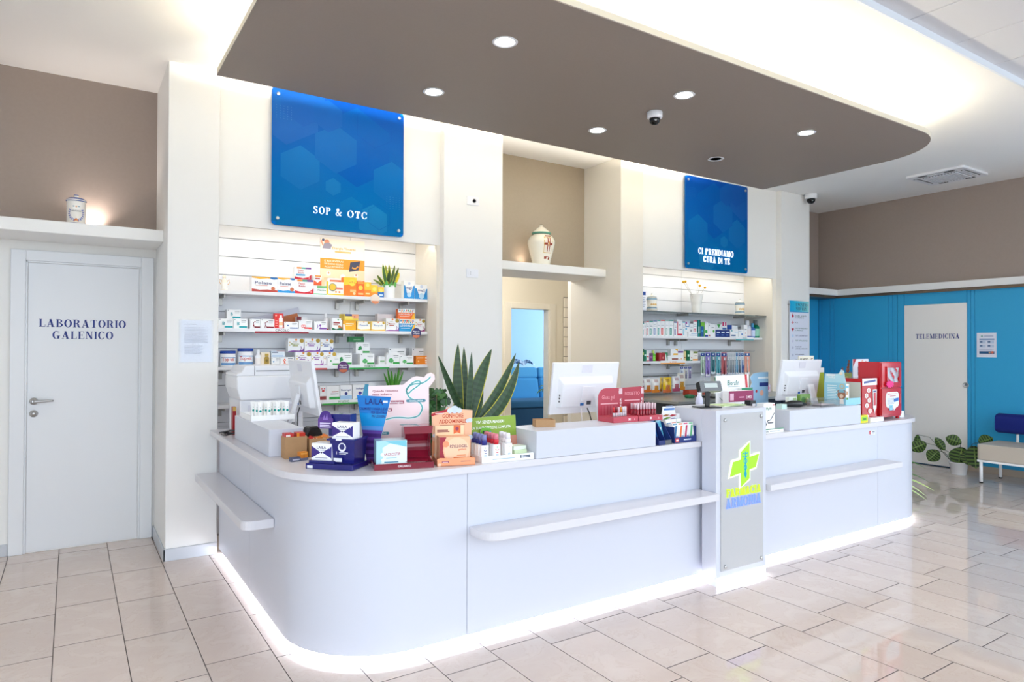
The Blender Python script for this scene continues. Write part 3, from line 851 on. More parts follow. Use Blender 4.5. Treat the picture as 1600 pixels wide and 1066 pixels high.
# totem with the lit pharmacy emblem
t = thing('sign_totem', 'white counter totem with lit green cross and lime and blue lettering', 'sign', (3.648, 2.833, 0))
W2 = 0.2495
MB().box(-W2, W2, 0.0, 0.115, 0.05, 1.105).build('body', M_LAM, t, bevel=0.0015)
MB().box(-W2, W2, 0.1152, 0.40, 0.8985, 1.105).build('upper_body', M_LAM, t, bevel=0.0015)
MB().box(-W2+.03, W2-.03, 0.03, 0.115, 0.0, 0.05).build('plinth', M_LAM, t)
MB().box(-W2+.022, W2-.022, 0.018, 0.030, 0.008, 0.032).build('led_strip', M_LED, t)
for s_ in (-1, 1): MB().box(s_*W2-(0.004 if s_ > 0 else 0), s_*W2+(0 if s_ > 0 else 0.004), 0.0, 0.115, 0.0, 0.0498).build('added_light_baffle', M_LAM, t)  # added baffles, keep the strip's light off the counter panels on either side
MB().box(-0.210, 0.210, -0.006, 0.0, 0.088, 1.078).build('face_plate', mat('plate_satin', (182, 182, 184), 0.14, coat=0.2), t, bevel=0.001)
for a, b in ((-0.175, 1.042), (0.188, 1.05), (-0.172, 0.114), (0.188, 0.112)):
    MB().lathe([(0.011, 0), (0.011, 0.006), (0.009, 0.008), (0.001, 0.008)], segs=16).build('screw_cap', M_CHROME, t, (a, -0.006, b), (math.pi/2, 0, 0))
M_CROSS = mat('lit_cross_green', (50, 90, 0), 0.4, emit=(150, 225, 15), strength=0.85)
M_CROSSW = mat('lit_cross_edge', (120, 130, 100), 0.4, emit=(236, 255, 205), strength=1.1)
M_SERP = mat('lit_serpent_cyan', (0, 50, 70), 0.4, emit=(10, 165, 205), strength=0.7)
M_FARM = mat('lit_letter_lime', (70, 90, 0), 0.4, emit=(200, 240, 60), strength=0.8)
M_ARMO = mat('lit_letter_blue', (60, 80, 140), 0.4, emit=(120, 150, 255), strength=0.8)
# slanted cross: upright and bar with raked ends
cxz = (0.010, 0.742)
up = [(-0.036, -0.136), (0.046, -0.09), (0.046, 0.142), (-0.036, 0.088)]
bar = [(-0.145, -0.062), (0.11, -0.022), (0.145, 0.062), (-0.115, 0.030)]
def halo(P, k):
    mx = sum(p[0] for p in P)/len(P); mz = sum(p[1] for p in P)/len(P)
    return [(p[0]+(0.011 if p[0] > mx else -0.011), p[1]+(0.011 if p[1] > mz else -0.011)) for p in P]
mb = MB(); mb2 = MB()
for i, P in enumerate((up, bar)):
    mb.slab([(cxz[0]+a, cxz[1]+b) for a, b in halo(P, 1)], -0.0125+0.0003*i, -0.0062)
    mb2.slab([(cxz[0]+a, cxz[1]+b) for a, b in P], -0.0165+0.0004*i, -0.0126)
mb.build('cross_rim', M_CROSSW, t); mb2.build('green_cross', M_CROSS, t)
mb = MB()
mb.tube([(cxz[0]+.002, -0.018, cxz[1]-.08), (cxz[0]+.002, -0.018, cxz[1]+.09)], 0.0032, 8)
for s in (-1, 1):
    pts = []
    for k in range(25):
        u = k/24
        pts.append((cxz[0]+.002+s*0.017*math.sin(u*math.pi*3)*(0.5+0.5*u), -0.018-0.002*math.cos(u*math.pi*3)*s, cxz[1]-.075+.125*u))
    pts += [(cxz[0]+.002+s*.028, -.018, cxz[1]+.062), (cxz[0]+.002+s*.024, -.018, cxz[1]+.08), (cxz[0]+.002+s*.008, -.018, cxz[1]+.076)]
    mb.tube(pts, 0.0028, 6)
mb.build('serpent_emblem', M_SERP, t)
STEM[0] = 0.10
for s, m, x0, x1, zb, h in (('FARMACIA', M_FARM, -0.163, 0.180, 0.552, 0.050), ('ARMONIA', M_ARMO, -0.165, 0.182, 0.480, 0.062)):
    polys, w = serif_polys(s, 0.14)
    sx = (x1-x0)/w
    g = MB()
    for p in polys:
        ar = sum((p[i][0]*p[(i+1) % len(p)][1]-p[(i+1) % len(p)][0]*p[i][1]) for i in range(len(p)))
        q = p if ar > 0 else p[::-1]
        g.slab([(x0+a*sx, zb+b*h) for a, b in q], -0.016, -0.0062)
    g.build('lit_lettering', m, t)
STEM[0] = 0.2

# ------------------------------------------------------------------ wall shelves
def wall_shelf(label, x0, x1, z, y0=5.50, brackets=(), rails=()):
    t = thing('wall_shelf', label, 'shelf', ((x0+x1)/2, 5.765, z))
    L = (x1-x0)/2; cx = (x0+x1)/2
    MB().box(-L, L, y0-5.765, 0.0, -0.027, 0.0).build('board', M_SHELF, t, bevel=0.001)
    for bx in brackets:
        mb = MB(); mb.box(bx-cx-0.006, bx-cx+0.006, -0.20, 0.0, -0.052, -0.0275); mb.box(bx-cx-0.014, bx-cx+0.014, -0.03, 0.0, -0.105, -0.03)
        mb.build('bracket', M_STEEL, t, bevel=0.001)
    for (ra, rb, colr, txt, tc) in rails:
        mb = MB()
        h = 0.030
        y = y0-5.765-0.003
        mb.box(ra-cx, rb-cx, y-0.003, y, -0.034, 0.006, (246, 246, 248))
        mb.face([(ra-cx, y-0.0034, -0.034), (rb-cx, y-0.0034, -0.034), (rb-cx, y-0.0034, -0.020), (ra-cx, y-0.0034, -0.020)], colr)
        if txt: mb.text(txt, ((ra+rb)/2-cx, y-0.0036, -0.017), (1, 0, 0), (0, 0, 1), 0.017, tc, 'c', 0.01, width=(rb-ra)*0.26)
        mb.build('label_rail', M_PRINT, t)
    return t
BR = (0.99, 1.94, 2.12, 2.54)
wall_shelf('white wall shelf with vitamin cartons and the potted plant', 0.905, 2.695, 1.933, brackets=BR)
wall_shelf('white wall shelf carrying the CIRCOLO label rail', 0.905, 2.695, 1.641, brackets=BR, rails=((1.20, 1.62, (150, 20, 40), 'CIRCOLO', (60, 20, 30)),))
wall_shelf('white wall shelf carrying the green FERMENTI label rail', 0.905, 2.695, 1.345, brackets=BR, rails=((1.965, 2.325, (40, 160, 70), 'FERMENTI', (40, 110, 60)), (1.66, 1.775, (200, 40, 40), '', (0, 0, 0))))
wall_shelf('white wall shelf carrying the green INTESTINO label rail', 0.905, 2.695, 1.052, brackets=BR, rails=((1.735, 2.1, (60, 175, 70), 'INTESTINO', (40, 130, 60)),))
BR2 = (6.03, 6.16, 7.15)
wall_shelf('white wall shelf packed with toothpaste cartons and mouthwash', 5.137, 7.465, 1.637, 5.48, BR2, ((6.93, 7.28, (90, 190, 200), 'SENSIBILI', (60, 150, 160)),))
wall_shelf('short white wall shelf of cough remedies with orange label rail', 5.137, 6.287, 1.350, 5.48, (5.55, 6.03), ((5.62, 6.02, (240, 160, 50), 'LE GOLE', (230, 140, 40)),))
t = thing('glass_shelf', 'clear glass shelf holding ceramic jars and a vase', 'shelf', (6.30, 5.765, 1.905))
MB().box(-1.16, 1.165, -0.345, 0.0, 0.0, 0.010).build('pane', M_GLASS, t)
for bx in (-1.0, -0.1, 0.95):
    MB().box(bx-0.006, bx+0.006, -0.18, 0.0, -0.016, -0.0005).build('bracket', M_STEEL, t)
# ------------------------------------------------------------------ small-goods builders
def ops_on(mb, ops, w, h, y=0.0, x0=None, z0=0.0, step=0.00025):
    x0 = -w/2 if x0 is None else x0
    k = 0
    for op in ops:
        k += 1
        yy = y-0.0003-step*k
        kind = op[0]
        if kind == 'r':
            _, a, b, c, d, col = op
            mb.face([(x0+a*w, yy, z0+b*h), (x0+c*w, yy, z0+b*h), (x0+c*w, yy, z0+d*h), (x0+a*w, yy, z0+d*h)], col)
        elif kind == 'p':
            mb.face([(x0+a*w, yy, z0+b*h) for a, b in op[1]], op[2])
        elif kind == 'c':
            _, a, b, r, col = op[:5]
            rr = r*min(w, h)
            mb.face([(x0+a*w+rr*math.cos(t*math.pi/7), yy, z0+b*h+rr*math.sin(t*math.pi/7)) for t in range(14)], col)
        elif kind == 't':
            _, s, a, b, hh, col, al = op[:7]
            ww = op[7]*w if len(op) > 7 else None
            mb.text(s, (x0+a*w, yy, z0+b*h), (1, 0, 0), (0, 0, 1), hh*h, col, al, 0.012, width=ww)
        elif kind == 's':                       # stroke along a path
            _, pts, wd, col = op
            for q in _stroke([(x0+a*w, z0+b*h) for a, b in pts], wd*min(w, h)):
                mb.face([(a, yy, b) for a, b in q], col)
def lines(u0, u1, v, n, dv, col):
    return [('r', u0, v-i*dv-dv*0.4, u1-(0.12 if i % 2 else 0)*(u1-u0), v-i*dv, col) for i in range(n)]
def fam_polase(band):
    return [('p', [(0, .93), (.3, .86), (.6, .93), (.95, .88), (1, 1), (0, 1)], (245, 180, 50)), ('p', [(.7, .93), (.85, .86), (1, .9), (1, 1), (.72, 1)], (25, 110, 180)),
            ('p', [(0, 0), (1, 0), (1, .14), (.6, .18), (.3, .14), (0, .2)], band), ('c', .82, .25, .13, (200, 110, 70)), ('t', 'Polase', .44, .52, .2, (40, 50, 110), 'c', .66), ('r', .14, .42, .6, .45, (225, 120, 90))]
def fam_pappa():
    return [('r', .12, .86, .4, .99, (235, 150, 60)), ('r', .4, .86, .65, .99, (70, 170, 150)), ('r', .65, .86, .98, .99, (120, 70, 150)),
            ('p', [(0, 0), (1, 0), (1, .42), (.8, .2), (.5, .1), (.2, .16), (0, .22)], (205, 30, 50)), ('t', 'Pappa', .36, .66, .13, (190, 40, 60), 'c', .34), ('t', 'Reale', .38, .48, .13, (190, 40, 60), 'c', .36), ('c', .86, .16, .07, (245, 150, 150))]
def fam_mag():
    return [('p', [(0, 0), (1, 0), (1, .75), (.86, .72), (.7, .3), (.3, .3), (.14, .72), (0, .75)], (30, 140, 210)), ('c', .5, .22, .2, (190, 220, 240)), ('t', 'mag2', .5, .55, .16, (50, 60, 130), 'c', .5), ('c', .5, .86, .12, (210, 218, 235))]
def fam_esi(col, sym):
    o = [('r', .06, .88, .12, .94, (50, 60, 80)), ('r', .56, .80, .9, .85, (90, 95, 105))]+lines(.56, .9, .72, 2, .09, (190, 195, 200))+[('r', .4, .06, .97, .24, col)]
    if sym == 'B': o += [('t', 'B', .34, .34, .36, col, 'c')]
    elif sym == 'K': o += [('s', [(.28, .12), (.34, .4), (.30, .62), (.42, .70)], .07, col), ('s', [(.33, .42), (.45, .14)], .06, col), ('c', .46, .72, .07, col)]
    elif sym == 'oo': o += [('c', .28, .36, .15, col), ('c', .28, .36, .10, (248, 248, 248)), ('c', .40, .36, .15, col), ('c', .40, .36, .10, (248, 248, 248))]
    elif sym == 'S': o += [('s', [(.2, .1), (.3, .45), (.22, .6)], .06, col), ('c', .46, .5, .12, col), ('s', [(.48, .4), (.46, .1)], .05, col)]
    elif sym == 'X': o += [('s', [(.2, .7), (.3, .5), (.28, .2)], .07, col), ('s', [(.42, .7), (.3, .5), (.4, .2)], .07, col), ('c', .31, .74, .07, col)]
    else: o += [('c', .26, .5, .09, col)]
    return o
def fam_gold(col):
    return [('p', [(.04, .1), (.96, .18), (.96, .96), (.1, .96)], (250, 248, 240)), ('t', 'Propoli', .5, .5, .16, col, 'c', .6), ('p', [(0, 0), (1, 0), (1, .16), (.5, .08), (0, .2)], (245, 190, 70)), ('c', .87, .84, .13, (205, 165, 40)), ('c', .5, .9, .07, (235, 120, 60))]
def fam_purple(col, tcol):
    return [('p', [(0, 0), (1, 0), (1, .35), (.92, .16), (.7, .08), (.3, .1), (0, .04)], col), ('s', [(.78, .1), (.84, .28), (.8, .42)], .05, col), ('c', .86, .83, .16, (178, 146, 40)), ('c', .5, .92, .08, (235, 140, 50)), ('t', 'Magnesio', .44, .54, .12, tcol, 'c', .5), ('r', .26, .42, .62, .48, tcol), ('r', .3, .73, .56, .76, (160, 140, 110)), ('c', .1, .5, .05, (230, 200, 120)), ('c', .1, .7, .05, (230, 200, 120))]
def fam_tree(k):
    o = [('r', .06, .88, .12, .94, (50, 60, 80)), ('r', .52, .74, .9, .8, (120, 125, 125)), ('r', .58, .62, .9, .66, (190, 195, 195)), ('r', .48, .05, .98, .22, (35, 150, 60))]
    if k == 'tree': o += [('c', .34, .36, .2, (70, 170, 90)), ('c', .26, .32, .13, (90, 180, 105)), ('c', .42, .33, .13, (90, 180, 105)), ('s', [(.34, .04), (.34, .3)], .04, (60, 140, 80))]
    else: o += [('c', .25, .5, .11, (30, 140, 70)), ('c', .35, .44, .11, (30, 140, 70)), ('c', .22, .38, .11, (30, 140, 70)), ('c', .32, .58, .1, (30, 140, 70))]
    return o
def fam_liso():
    o = [('r', 0, .64, 1, 1, (250, 250, 246)), ('t', 'LISOSVELT', .46, .38, .17, (250, 250, 250), 'c', .8), ('r', .1, .24, .7, .28, (250, 250, 250)), ('p', [(.78, 0), (1, 0), (1, .6), (.9, .5)], (250, 190, 40))]
    for i in range(7): o.append(('c', .1+i*.13, .86, .07, [(20, 110, 170), (235, 130, 40), (40, 160, 190), (220, 70, 50), (60, 150, 90), (240, 170, 40), (120, 90, 160)][i]))
    for i in range(6): o.append(('c', .2+i*.13, .73, .05, [(240, 150, 60), (60, 140, 190), (230, 100, 60), (240, 180, 60), (30, 120, 170), (225, 120, 50)][i]))
    return o
def fam_paste(col):
    return [('r', .12, .08, .6, .5, col), ('r', .3, .12, .42, .46, (250, 250, 250)), ('r', 0, .93, 1, 1, col), ('r', .15, .62, .85, .66, (175, 180, 190)), ('r', .15, .72, .7, .75, (200, 200, 205))]

def carton(name, label, cat, x, y, z, w, d, h, rot, base, ops, group=None, flap=None, m=None):
    mb = MB()
    sd = tuple(v*0.985 for v in base)
    mb.box(-w/2, w/2, 0, d, 0, h, base, side=sd)
    ops_on(mb, ops, w, h)
    o = mb.build(name, m or M_PRINT, None, (x, y, z), (0, 0, rot))
    return tag(o, label, cat, group)
def bottle(name, label, cat, x, y, z, w, d, h, rot, base, ops, group=None):
    t = thing(name, label, cat, (x, y+w/2, z), rot, group)
    r = w/2*0.96
    hb = h*0.72
    foot = ops.get('foot') or base
    lab = ops.get('label') or base
    prof = [(r*.94, 0), (r, 0.006), (r, hb*.12), (r, hb*.13), (r, hb*.68), (r, hb*.69), (r, hb*.8), (r*.82, hb*.92), (r*.5, hb), (r*.42, hb+.004)]
    cols = [foot, foot, foot, lab, lab, base, base, base, base]
    b = MB().lathe(prof, segs=18, cols=cols).build('body', M_PLASTIC, t)
    MB().lathe([(r*.5, hb+.002), (r*.52, hb+.006), (r*.5, h-.003), (r*.44, h)], segs=16, col=ops['cap']).build('cap', M_PLASTIC, t)
    return t
def blister(name, label, cat, x, y, z, w, d, h, rot, base, ops, group=None):
    t = thing(name, label, cat, (x, y, z), rot, group)
    mb = MB()
    mb.box(-w*.44, w*.44, 0, 0.0012, 0, h, mixc(base, (240, 244, 246), .35))
    ops_on(mb, [('r', .05, .84, .95, .97, ops['band']), ('r', .1, .02, .9, .12, (240, 240, 244)), ('c', .5, .92, .12, (250, 250, 250))], w, h)
    mb.build('card', M_PRINT, t)
    br = MB()
    r = max(0.0018, min(0.008, w*0.15))
    br.tube([(0, -0.006, h*.10), (0, -0.007, h*.35), (0, -0.006, h*.55), (0, -0.006, h*.78)], [r*1.1, r*1.3, r*.8, r*.7], 8, ops['brush'])
    br.box(-r*1.3, r*1.3, -0.011, -0.004, h*.68, h*.80, (245, 247, 250))
    br.build('toothbrush', M_PLASTIC, t)
    return t
def candybag(name, label, cat, x, y, z, w, d, h, rot, base, ops, group=None):
    mb = MB()
    nx, nz = 8, 10
    def P(i, k, s):
        u, v = i/nx, k/nz
        b = math.sin(math.pi*u)**.6*math.sin(math.pi*min(1, max(0, (v-.04)/.86)))**.6 if 0 < v < .9 else 0
        wob = 0.0015*math.sin(i*2.1+k*1.7)
        return (-w/2+w*u, d/2-s*(d/2*b+.0006)+wob*b, h*v)
    for s in (1, -1):
        for i in range(nx):
            for k in range(nz):
                q = [P(i, k, s), P(i+1, k, s), P(i+1, k+1, s), P(i, k+1, s)]
                u, v = (i+.5)/nx, (k+.5)/nz
                c = base
                if v < .22: c = ops['accent']
                elif .22 <= v < .5 and .25 < u < .75: c = mixc(ops['accent'], (120, 160, 70), .4 if (i+k) % 2 else 0)
                elif .7 < v < .86 and .3 < u < .7: c = mixc(base, (120, 60, 60), .35)
                mb.face(q if s > 0 else q[::-1], c, smooth=True)
    o = mb.build(name, M_GLOSSPRINT, None, (x, y, z), (0, 0, rot), merge=True)
    return tag(o, label, cat, group)
def jar_tub(label, x, y, z, w, h, lid, labelcol, txt):
    t = thing('supplement_tub', label, 'jar', (x, y+w/2, z))
    r = w/2
    hb = h*0.84
    MB().lathe([(r*.95, 0), (r, .006), (r, hb*.92), (r*.9, hb)], segs=24, cols=[(245, 246, 248)]*4).build('body', M_PLASTIC, t)
    mb = MB()
    n = 14
    for k in range(n):
        a0 = math.radians(-155+130*k/n); a1 = math.radians(-155+130*(k+1)/n)
        for z0, z1, c in ((.12, .28, labelcol), (.30, .62, (245, 246, 248)), (.64, .70, labelcol)):
            mb.face([((r+.0006)*math.cos(a0), (r+.0006)*math.sin(a0), hb*z0), ((r+.0006)*math.cos(a1), (r+.0006)*math.sin(a1), hb*z0), ((r+.0006)*math.cos(a1), (r+.0006)*math.sin(a1), hb*z1), ((r+.0006)*math.cos(a0), (r+.0006)*math.sin(a0), hb*z1)], c)
    vs_, fs, ww = text_tris(txt, .015)
    sc = w*.8/ww
    def wrap(px, pz):
        a = math.radians(-97)+px/r
        return ((r+.0012)*math.cos(a), (r+.0012)*math.sin(a), pz)
    mb.mesh([wrap((q[0]-ww/2)*sc, hb*.42+q[1]*sc*1.3) for q in vs_], fs, (205, 60, 50))
    mb.build('label_print', M_PRINT, t)
    MB().lathe([(r*1.0, hb*.985), (r*1.02, hb+.002), (r*1.02, h-.003), (r*.97, h)], segs=24, col=lid).build('lid', M_PLASTIC, t)
    return t

def blade(mb, base, tip, width, bend=(0, 0, 0), n=10, col=(40, 90, 50), edge=None, col2=None, face=(0, -1, 0), fold=0.25, wmax=0.4, ew=0.16):
    """a strap leaf from base to tip, bulging by bend, its broad side turned to `face`"""
    B, T, K = Vector(base), Vector(tip), Vector(bend)
    F = Vector(face).normalized()
    pts = []
    for k in range(n+1):
        u = k/n
        pts.append(B.lerp(T, u)+K*(4*u*(1-u)))
    for k in range(n):
        def ring(i):
            u = i/n
            t = (pts[min(n, i+1)]-pts[max(0, i-1)]).normalized()
            s = t.cross(F)
            if s.length < 1e-3: s = t.cross(Vector((1, 0, 0)))
            s.normalize(); nn = s.cross(t)
            w = width*(0.55+0.45*math.sin(min(1, u/wmax)*math.pi/2))*(1 if u < wmax else max(0.02, math.cos((u-wmax)/(1-wmax)*math.pi/2)**.75))/2
            p = pts[i]
            return [p-s*w-nn*0+nn*fold*w, p-s*w*(1-ew*2)+nn*fold*w*.6, p, p+s*w*(1-ew*2)+nn*fold*w*.6, p+s*w+nn*fold*w]
        a, b = ring(k), ring(k+1)
        for j in range(4):
            c = (edge or col) if j in (0, 3) else (col if (k % 2 == 0 or col2 is None) else col2)
            mb.face([a[j], a[j+1], b[j+1], b[j]], c, smooth=True)
def pot(t, r0, r1, h, col, name='pot', z=0, m=None, rings=0):
    prof = [(r0, z), (r1, z+h*.9), (r1*1.04, z+h*.92), (r1*1.04, z+h), (r1*.92, z+h), (r1*.9, z+h*.9)]
    if rings:
        prof = [(r0, z)]+[p for k in range(1, rings+1) for p in ((r0+(r1-r0)*k/(rings+1), z+h*k/(rings+1)), (r0+(r1-r0)*k/(rings+1)+.002, z+h*k/(rings+1)+.002))]+prof[1:]
    MB().lathe(prof, segs=28, col=col, cap=False).build(name, m or M_PLASTIC, t)
    MB().lathe([(r1*.91, z+h*.9), (.002, z+h*.91)], segs=18, col=(58, 44, 34)).build('soil', M_CLOTH, t)
def board(name, label, cat, outline, x, y, z, rot, ops, w, h, col, back=(235, 235, 235), th=0.004, tilt=0.0, foot=True, m=None, group=None):
    """standing printed board with its own outline (local x from -w/2, z from 0) and a strut behind"""
    t = thing(name, label, cat, (x, y, z), rot, group)
    mb = MB().slab(outline, -th/2, th/2, col, back)
    ops_on(mb, ops, w, h, y=-th/2)
    o = mb.build('panel', m or M_PRINT, t, (0, 0, 0), (-tilt, 0, 0))
    if foot:
        MB().slab([(-w*.06, 0), (w*.06, 0), (w*.04, h*.6), (-w*.04, h*.6)], 0.0, 0.003, back).build('strut', M_PRINT, t, (0, h*.24+th, 0), (0.38, 0, 0))
    return t
carton('medicine_carton', 'white mineral salts carton with brick-red bottom band', 'carton', 1.280, 5.525, 1.9334, 0.1970, 0.090, 0.1184, 0, (248,248,248), fam_polase((178,62,52)))
carton('medicine_carton', 'white mineral salts carton with sky-blue bottom band', 'carton', 1.448, 5.525, 1.9334, 0.1360, 0.070, 0.1214, 0, (248,248,248), fam_polase((30,150,215)))
carton('medicine_carton', 'white and red royal jelly carton under a matching one', 'carton', 1.591, 5.525, 1.9334, 0.1500, 0.060, 0.1164, 0, (248,248,248), fam_pappa())
carton('medicine_carton', 'white and red royal jelly carton on top of a matching one', 'carton', 1.581, 5.525, 2.0510, 0.1360, 0.060, 0.1008, 0, (248,248,248), fam_pappa()+[('r',.08,.3,.62,.42,(70,160,205))])
carton('medicine_carton', 'low white carton with green base line beside the royal jelly', 'carton', 1.726, 5.525, 1.9334, 0.1170, 0.050, 0.0744, 0, (248,248,248), [('r',0,0,1,.12,(40,160,110)),('r',.25,.72,.95,.98,(120,190,120)),('t','Vitamina',.55,.42,.2,(70,140,90),'c')])
carton('medicine_carton', 'small white and orange carton on the low green-lined carton', 'carton', 1.700, 5.525, 2.0090, 0.0650, 0.050, 0.0848, 0, (248,248,248), [('p',[(0,0),(1,0),(1,.55),(.5,.25),(0,.5)],(240,95,40)),('r',.15,.82,.9,.98,(230,150,60)),('r',.2,.6,.8,.72,(200,60,50))])
carton('medicine_carton', 'white propolis carton standing behind the yellow ones', 'carton', 1.877, 5.605, 1.9334, 0.1210, 0.040, 0.1514, 0, (248,248,248), [('c',.5,.5,.25,(250,225,120)),('r',.1,.8,.9,.9,(220,120,80))])
carton('medicine_carton', 'white and yellow vitamin carton with grey round seal', 'carton', 1.848, 5.525, 1.9334, 0.1470, 0.050, 0.1134, 0, (250,246,236), [('r',0,0,1,.1,(240,205,30)),('r',0,0,.1,1,(240,205,30)),('c',.36,.58,.3,(150,140,120)),('c',.36,.6,.24,(245,205,60)),('r',.55,.45,.95,.58,(235,130,110)),('c',.55,.25,.07,(240,130,50)),('c',.75,.25,.07,(240,130,50))])
carton('medicine_carton', 'tall orange vitamin carton with yellow seal and flag', 'carton', 1.978, 5.525, 1.9334, 0.1140, 0.060, 0.1584, 0, (245,130,25), [('p',[(0,1),(1,1),(1,.72),(0,.55)],(252,205,45)),('c',.66,.72,.26,(250,215,70)),('t','VIT C',.66,.68,.1,(200,90,20),'c'),('r',.5,.2,.95,.35,(250,190,120)),('c',.82,.14,.1,(252,215,170))])
carton('medicine_carton', 'orange vitamin carton with yellow oval seal', 'carton', 2.071, 5.525, 1.9334, 0.0660, 0.050, 0.1284, 0, (240,105,25), [('c',.5,.58,.3,(250,215,80)),('r',.1,.84,.9,.97,(250,160,60)),('r',.15,.12,.85,.24,(250,190,120))], group='orange vitamin cartons')
carton('medicine_carton', 'orange and yellow vitamin carton with white top edge', 'carton', 2.135, 5.525, 1.9334, 0.0610, 0.050, 0.1344, 0, (245,140,30), [('r',0,.45,1,1,(252,195,45)),('c',.5,.75,.26,(252,225,110)),('r',0,.94,1,1,(250,250,245)),('r',.2,.15,.8,.25,(252,215,150))])
carton('medicine_carton', 'short yellow and orange vitamin carton behind the hanging tag', 'carton', 2.196, 5.525, 1.9334, 0.0600, 0.050, 0.1024, 0, (245,150,30), [('r',0,.4,1,1,(252,205,50)),('c',.5,.68,.28,(252,228,120))])
carton('medicine_carton', 'short blue carton with yellow top next to the plant', 'carton', 2.256, 5.525, 1.9334, 0.0550, 0.050, 0.0884, 0, (30,110,190), [('r',0,.55,1,1,(252,205,50)),('c',.5,.68,.3,(250,225,110)),('r',.2,.15,.8,.3,(220,235,250))])
carton('medicine_carton', 'taller of two white and sky-blue magnesium cartons by the plant', 'carton', 2.524, 5.525, 1.9334, 0.1040, 0.060, 0.1594, 0, (248,248,248), fam_mag())
carton('medicine_carton', 'wider of two white and sky-blue magnesium cartons by the plant', 'carton', 2.643, 5.521, 1.9334, 0.1310, 0.060, 0.1314, 0, (248,248,248), fam_mag())
carton('medicine_carton', 'white carton with teal B emblem at the shelf end', 'carton', 0.994, 5.525, 1.6414, 0.1040, 0.070, 0.0734, 0, (248,248,248), fam_esi((0,160,170),'B'))
carton('medicine_carton', 'white carton with teal B emblem beside the CIRCOLO rail', 'carton', 1.100, 5.525, 1.6414, 0.1020, 0.070, 0.0744, 0, (248,248,248), fam_esi((0,160,170),'B'))
carton('medicine_carton', 'white carton with teal B emblem stacked on two others', 'carton', 1.052, 5.531, 1.7160, 0.1030, 0.090, 0.0698, 0, (248,248,248), fam_esi((0,160,170),'B'))
carton('medicine_carton', 'white carton with dark red running figure, narrower one', 'carton', 1.210, 5.525, 1.6414, 0.0760, 0.060, 0.0754, 0, (248,248,248), fam_esi((130,20,45),'K'))
carton('medicine_carton', 'white carton with dark red running figure, wider one', 'carton', 1.304, 5.525, 1.6414, 0.1030, 0.060, 0.0774, 0, (248,248,248), fam_esi((130,20,45),'K'))
carton('medicine_carton', 'red carton picturing a white bottle', 'carton', 1.391, 5.525, 1.6414, 0.0690, 0.050, 0.1254, 0, (222,38,32), [('p',[(.5,.1),(.92,.1),(.92,.68),(.84,.74),(.84,.88),(.58,.88),(.58,.74),(.5,.68)],(250,248,245)),('r',.5,.25,.92,.45,(245,200,150)),('c',.16,.86,.1,(245,180,160)),('r',.1,.2,.36,.25,(250,160,150)),('r',.1,.35,.36,.4,(250,160,150)),('r',.1,.5,.36,.55,(250,160,150))])
carton('medicine_carton', 'white carton with dark blue band on the CIRCOLO shelf', 'carton', 1.488, 5.525, 1.6414, 0.1110, 0.060, 0.0604, 0, (248,248,248), fam_esi((25,85,160),''))
carton('medicine_carton', 'white carton with bright red ring emblem and band', 'carton', 1.603, 5.525, 1.6414, 0.1080, 0.060, 0.0774, 0, (248,248,248), fam_esi((225,45,40),'oo'))
carton('medicine_carton', 'dark red and white carton standing behind the ring-emblem carton', 'carton', 1.599, 5.615, 1.6414, 0.0860, 0.050, 0.1084, 0, (248,248,248), [('r',0,0,.45,1,(120,15,35)),('r',.5,.6,.95,.75,(190,90,100))])
carton('medicine_carton', 'white carton with purple figure and band', 'carton', 1.728, 5.525, 1.6414, 0.1060, 0.060, 0.0714, 0, (248,248,248), fam_esi((125,70,165),'S'))
carton('medicine_carton', 'white herbal carton with dark green base and amber tablets', 'carton', 1.868, 5.525, 1.6414, 0.0870, 0.050, 0.1014, 0, (248,248,248), [('p',[(0,0),(1,0),(1,.25),(.4,.08),(0,.2)],(20,110,70)),('c',.6,.85,.08,(40,130,80)),('r',.12,.55,.75,.66,(170,60,60)),('r',.12,.4,.6,.46,(190,120,110)),('c',.7,.3,.13,(200,120,60)),('c',.85,.22,.1,(190,100,50))])
carton('medicine_carton', 'amber yellow supplement carton below the multicolour one', 'carton', 1.975, 5.525, 1.6414, 0.1130, 0.050, 0.0834, 0, (248,178,20), [('r',.22,.6,.82,.72,(255,240,200)),('r',.22,.45,.7,.52,(255,235,180)),('p',[(0,0),(.2,0),(.12,.6),(0,.6)],(250,235,225))])
carton('medicine_carton', 'multicolour fruit supplement carton lying on the amber one', 'carton', 1.977, 5.525, 1.7260, 0.1510, 0.050, 0.0528, 0, (244,214,70), [('r',.22,.7,.62,1,(60,60,130)),('r',.62,.3,1,1,(240,165,120)),('r',.22,.25,.7,.5,(250,232,120)),('c',.78,.6,.1,(120,70,100)),('r',0,0,.18,1,(170,140,30))])
carton('medicine_carton', 'white and gold honey supplement carton next to the amber one', 'carton', 2.101, 5.525, 1.6414, 0.1220, 0.050, 0.0804, 0, (250,214,110), fam_gold((60,110,180)))
carton('medicine_carton', 'white and gold honey supplement carton next to the violet-edged one', 'carton', 2.232, 5.525, 1.6414, 0.1320, 0.050, 0.0814, 0, (250,214,110), fam_gold((60,110,180)))
carton('medicine_carton', 'white carton with gold seal and violet ribbon edge', 'carton', 2.365, 5.525, 1.6414, 0.1230, 0.050, 0.1094, 0, (248,248,248), fam_purple((150,90,160),(200,80,40)))
carton('medicine_carton', 'pale pink-white carton lying behind the gold-sealed carton', 'carton', 2.337, 5.605, 1.6414, 0.1570, 0.060, 0.1514, 0, (235,225,225), [('r',.3,.4,.9,.6,(190,120,120))])
carton('medicine_carton', 'sky-blue slimming carton with white dotted header', 'carton', 2.505, 5.525, 1.6414, 0.1480, 0.050, 0.1074, 0, (0,150,210), fam_liso())
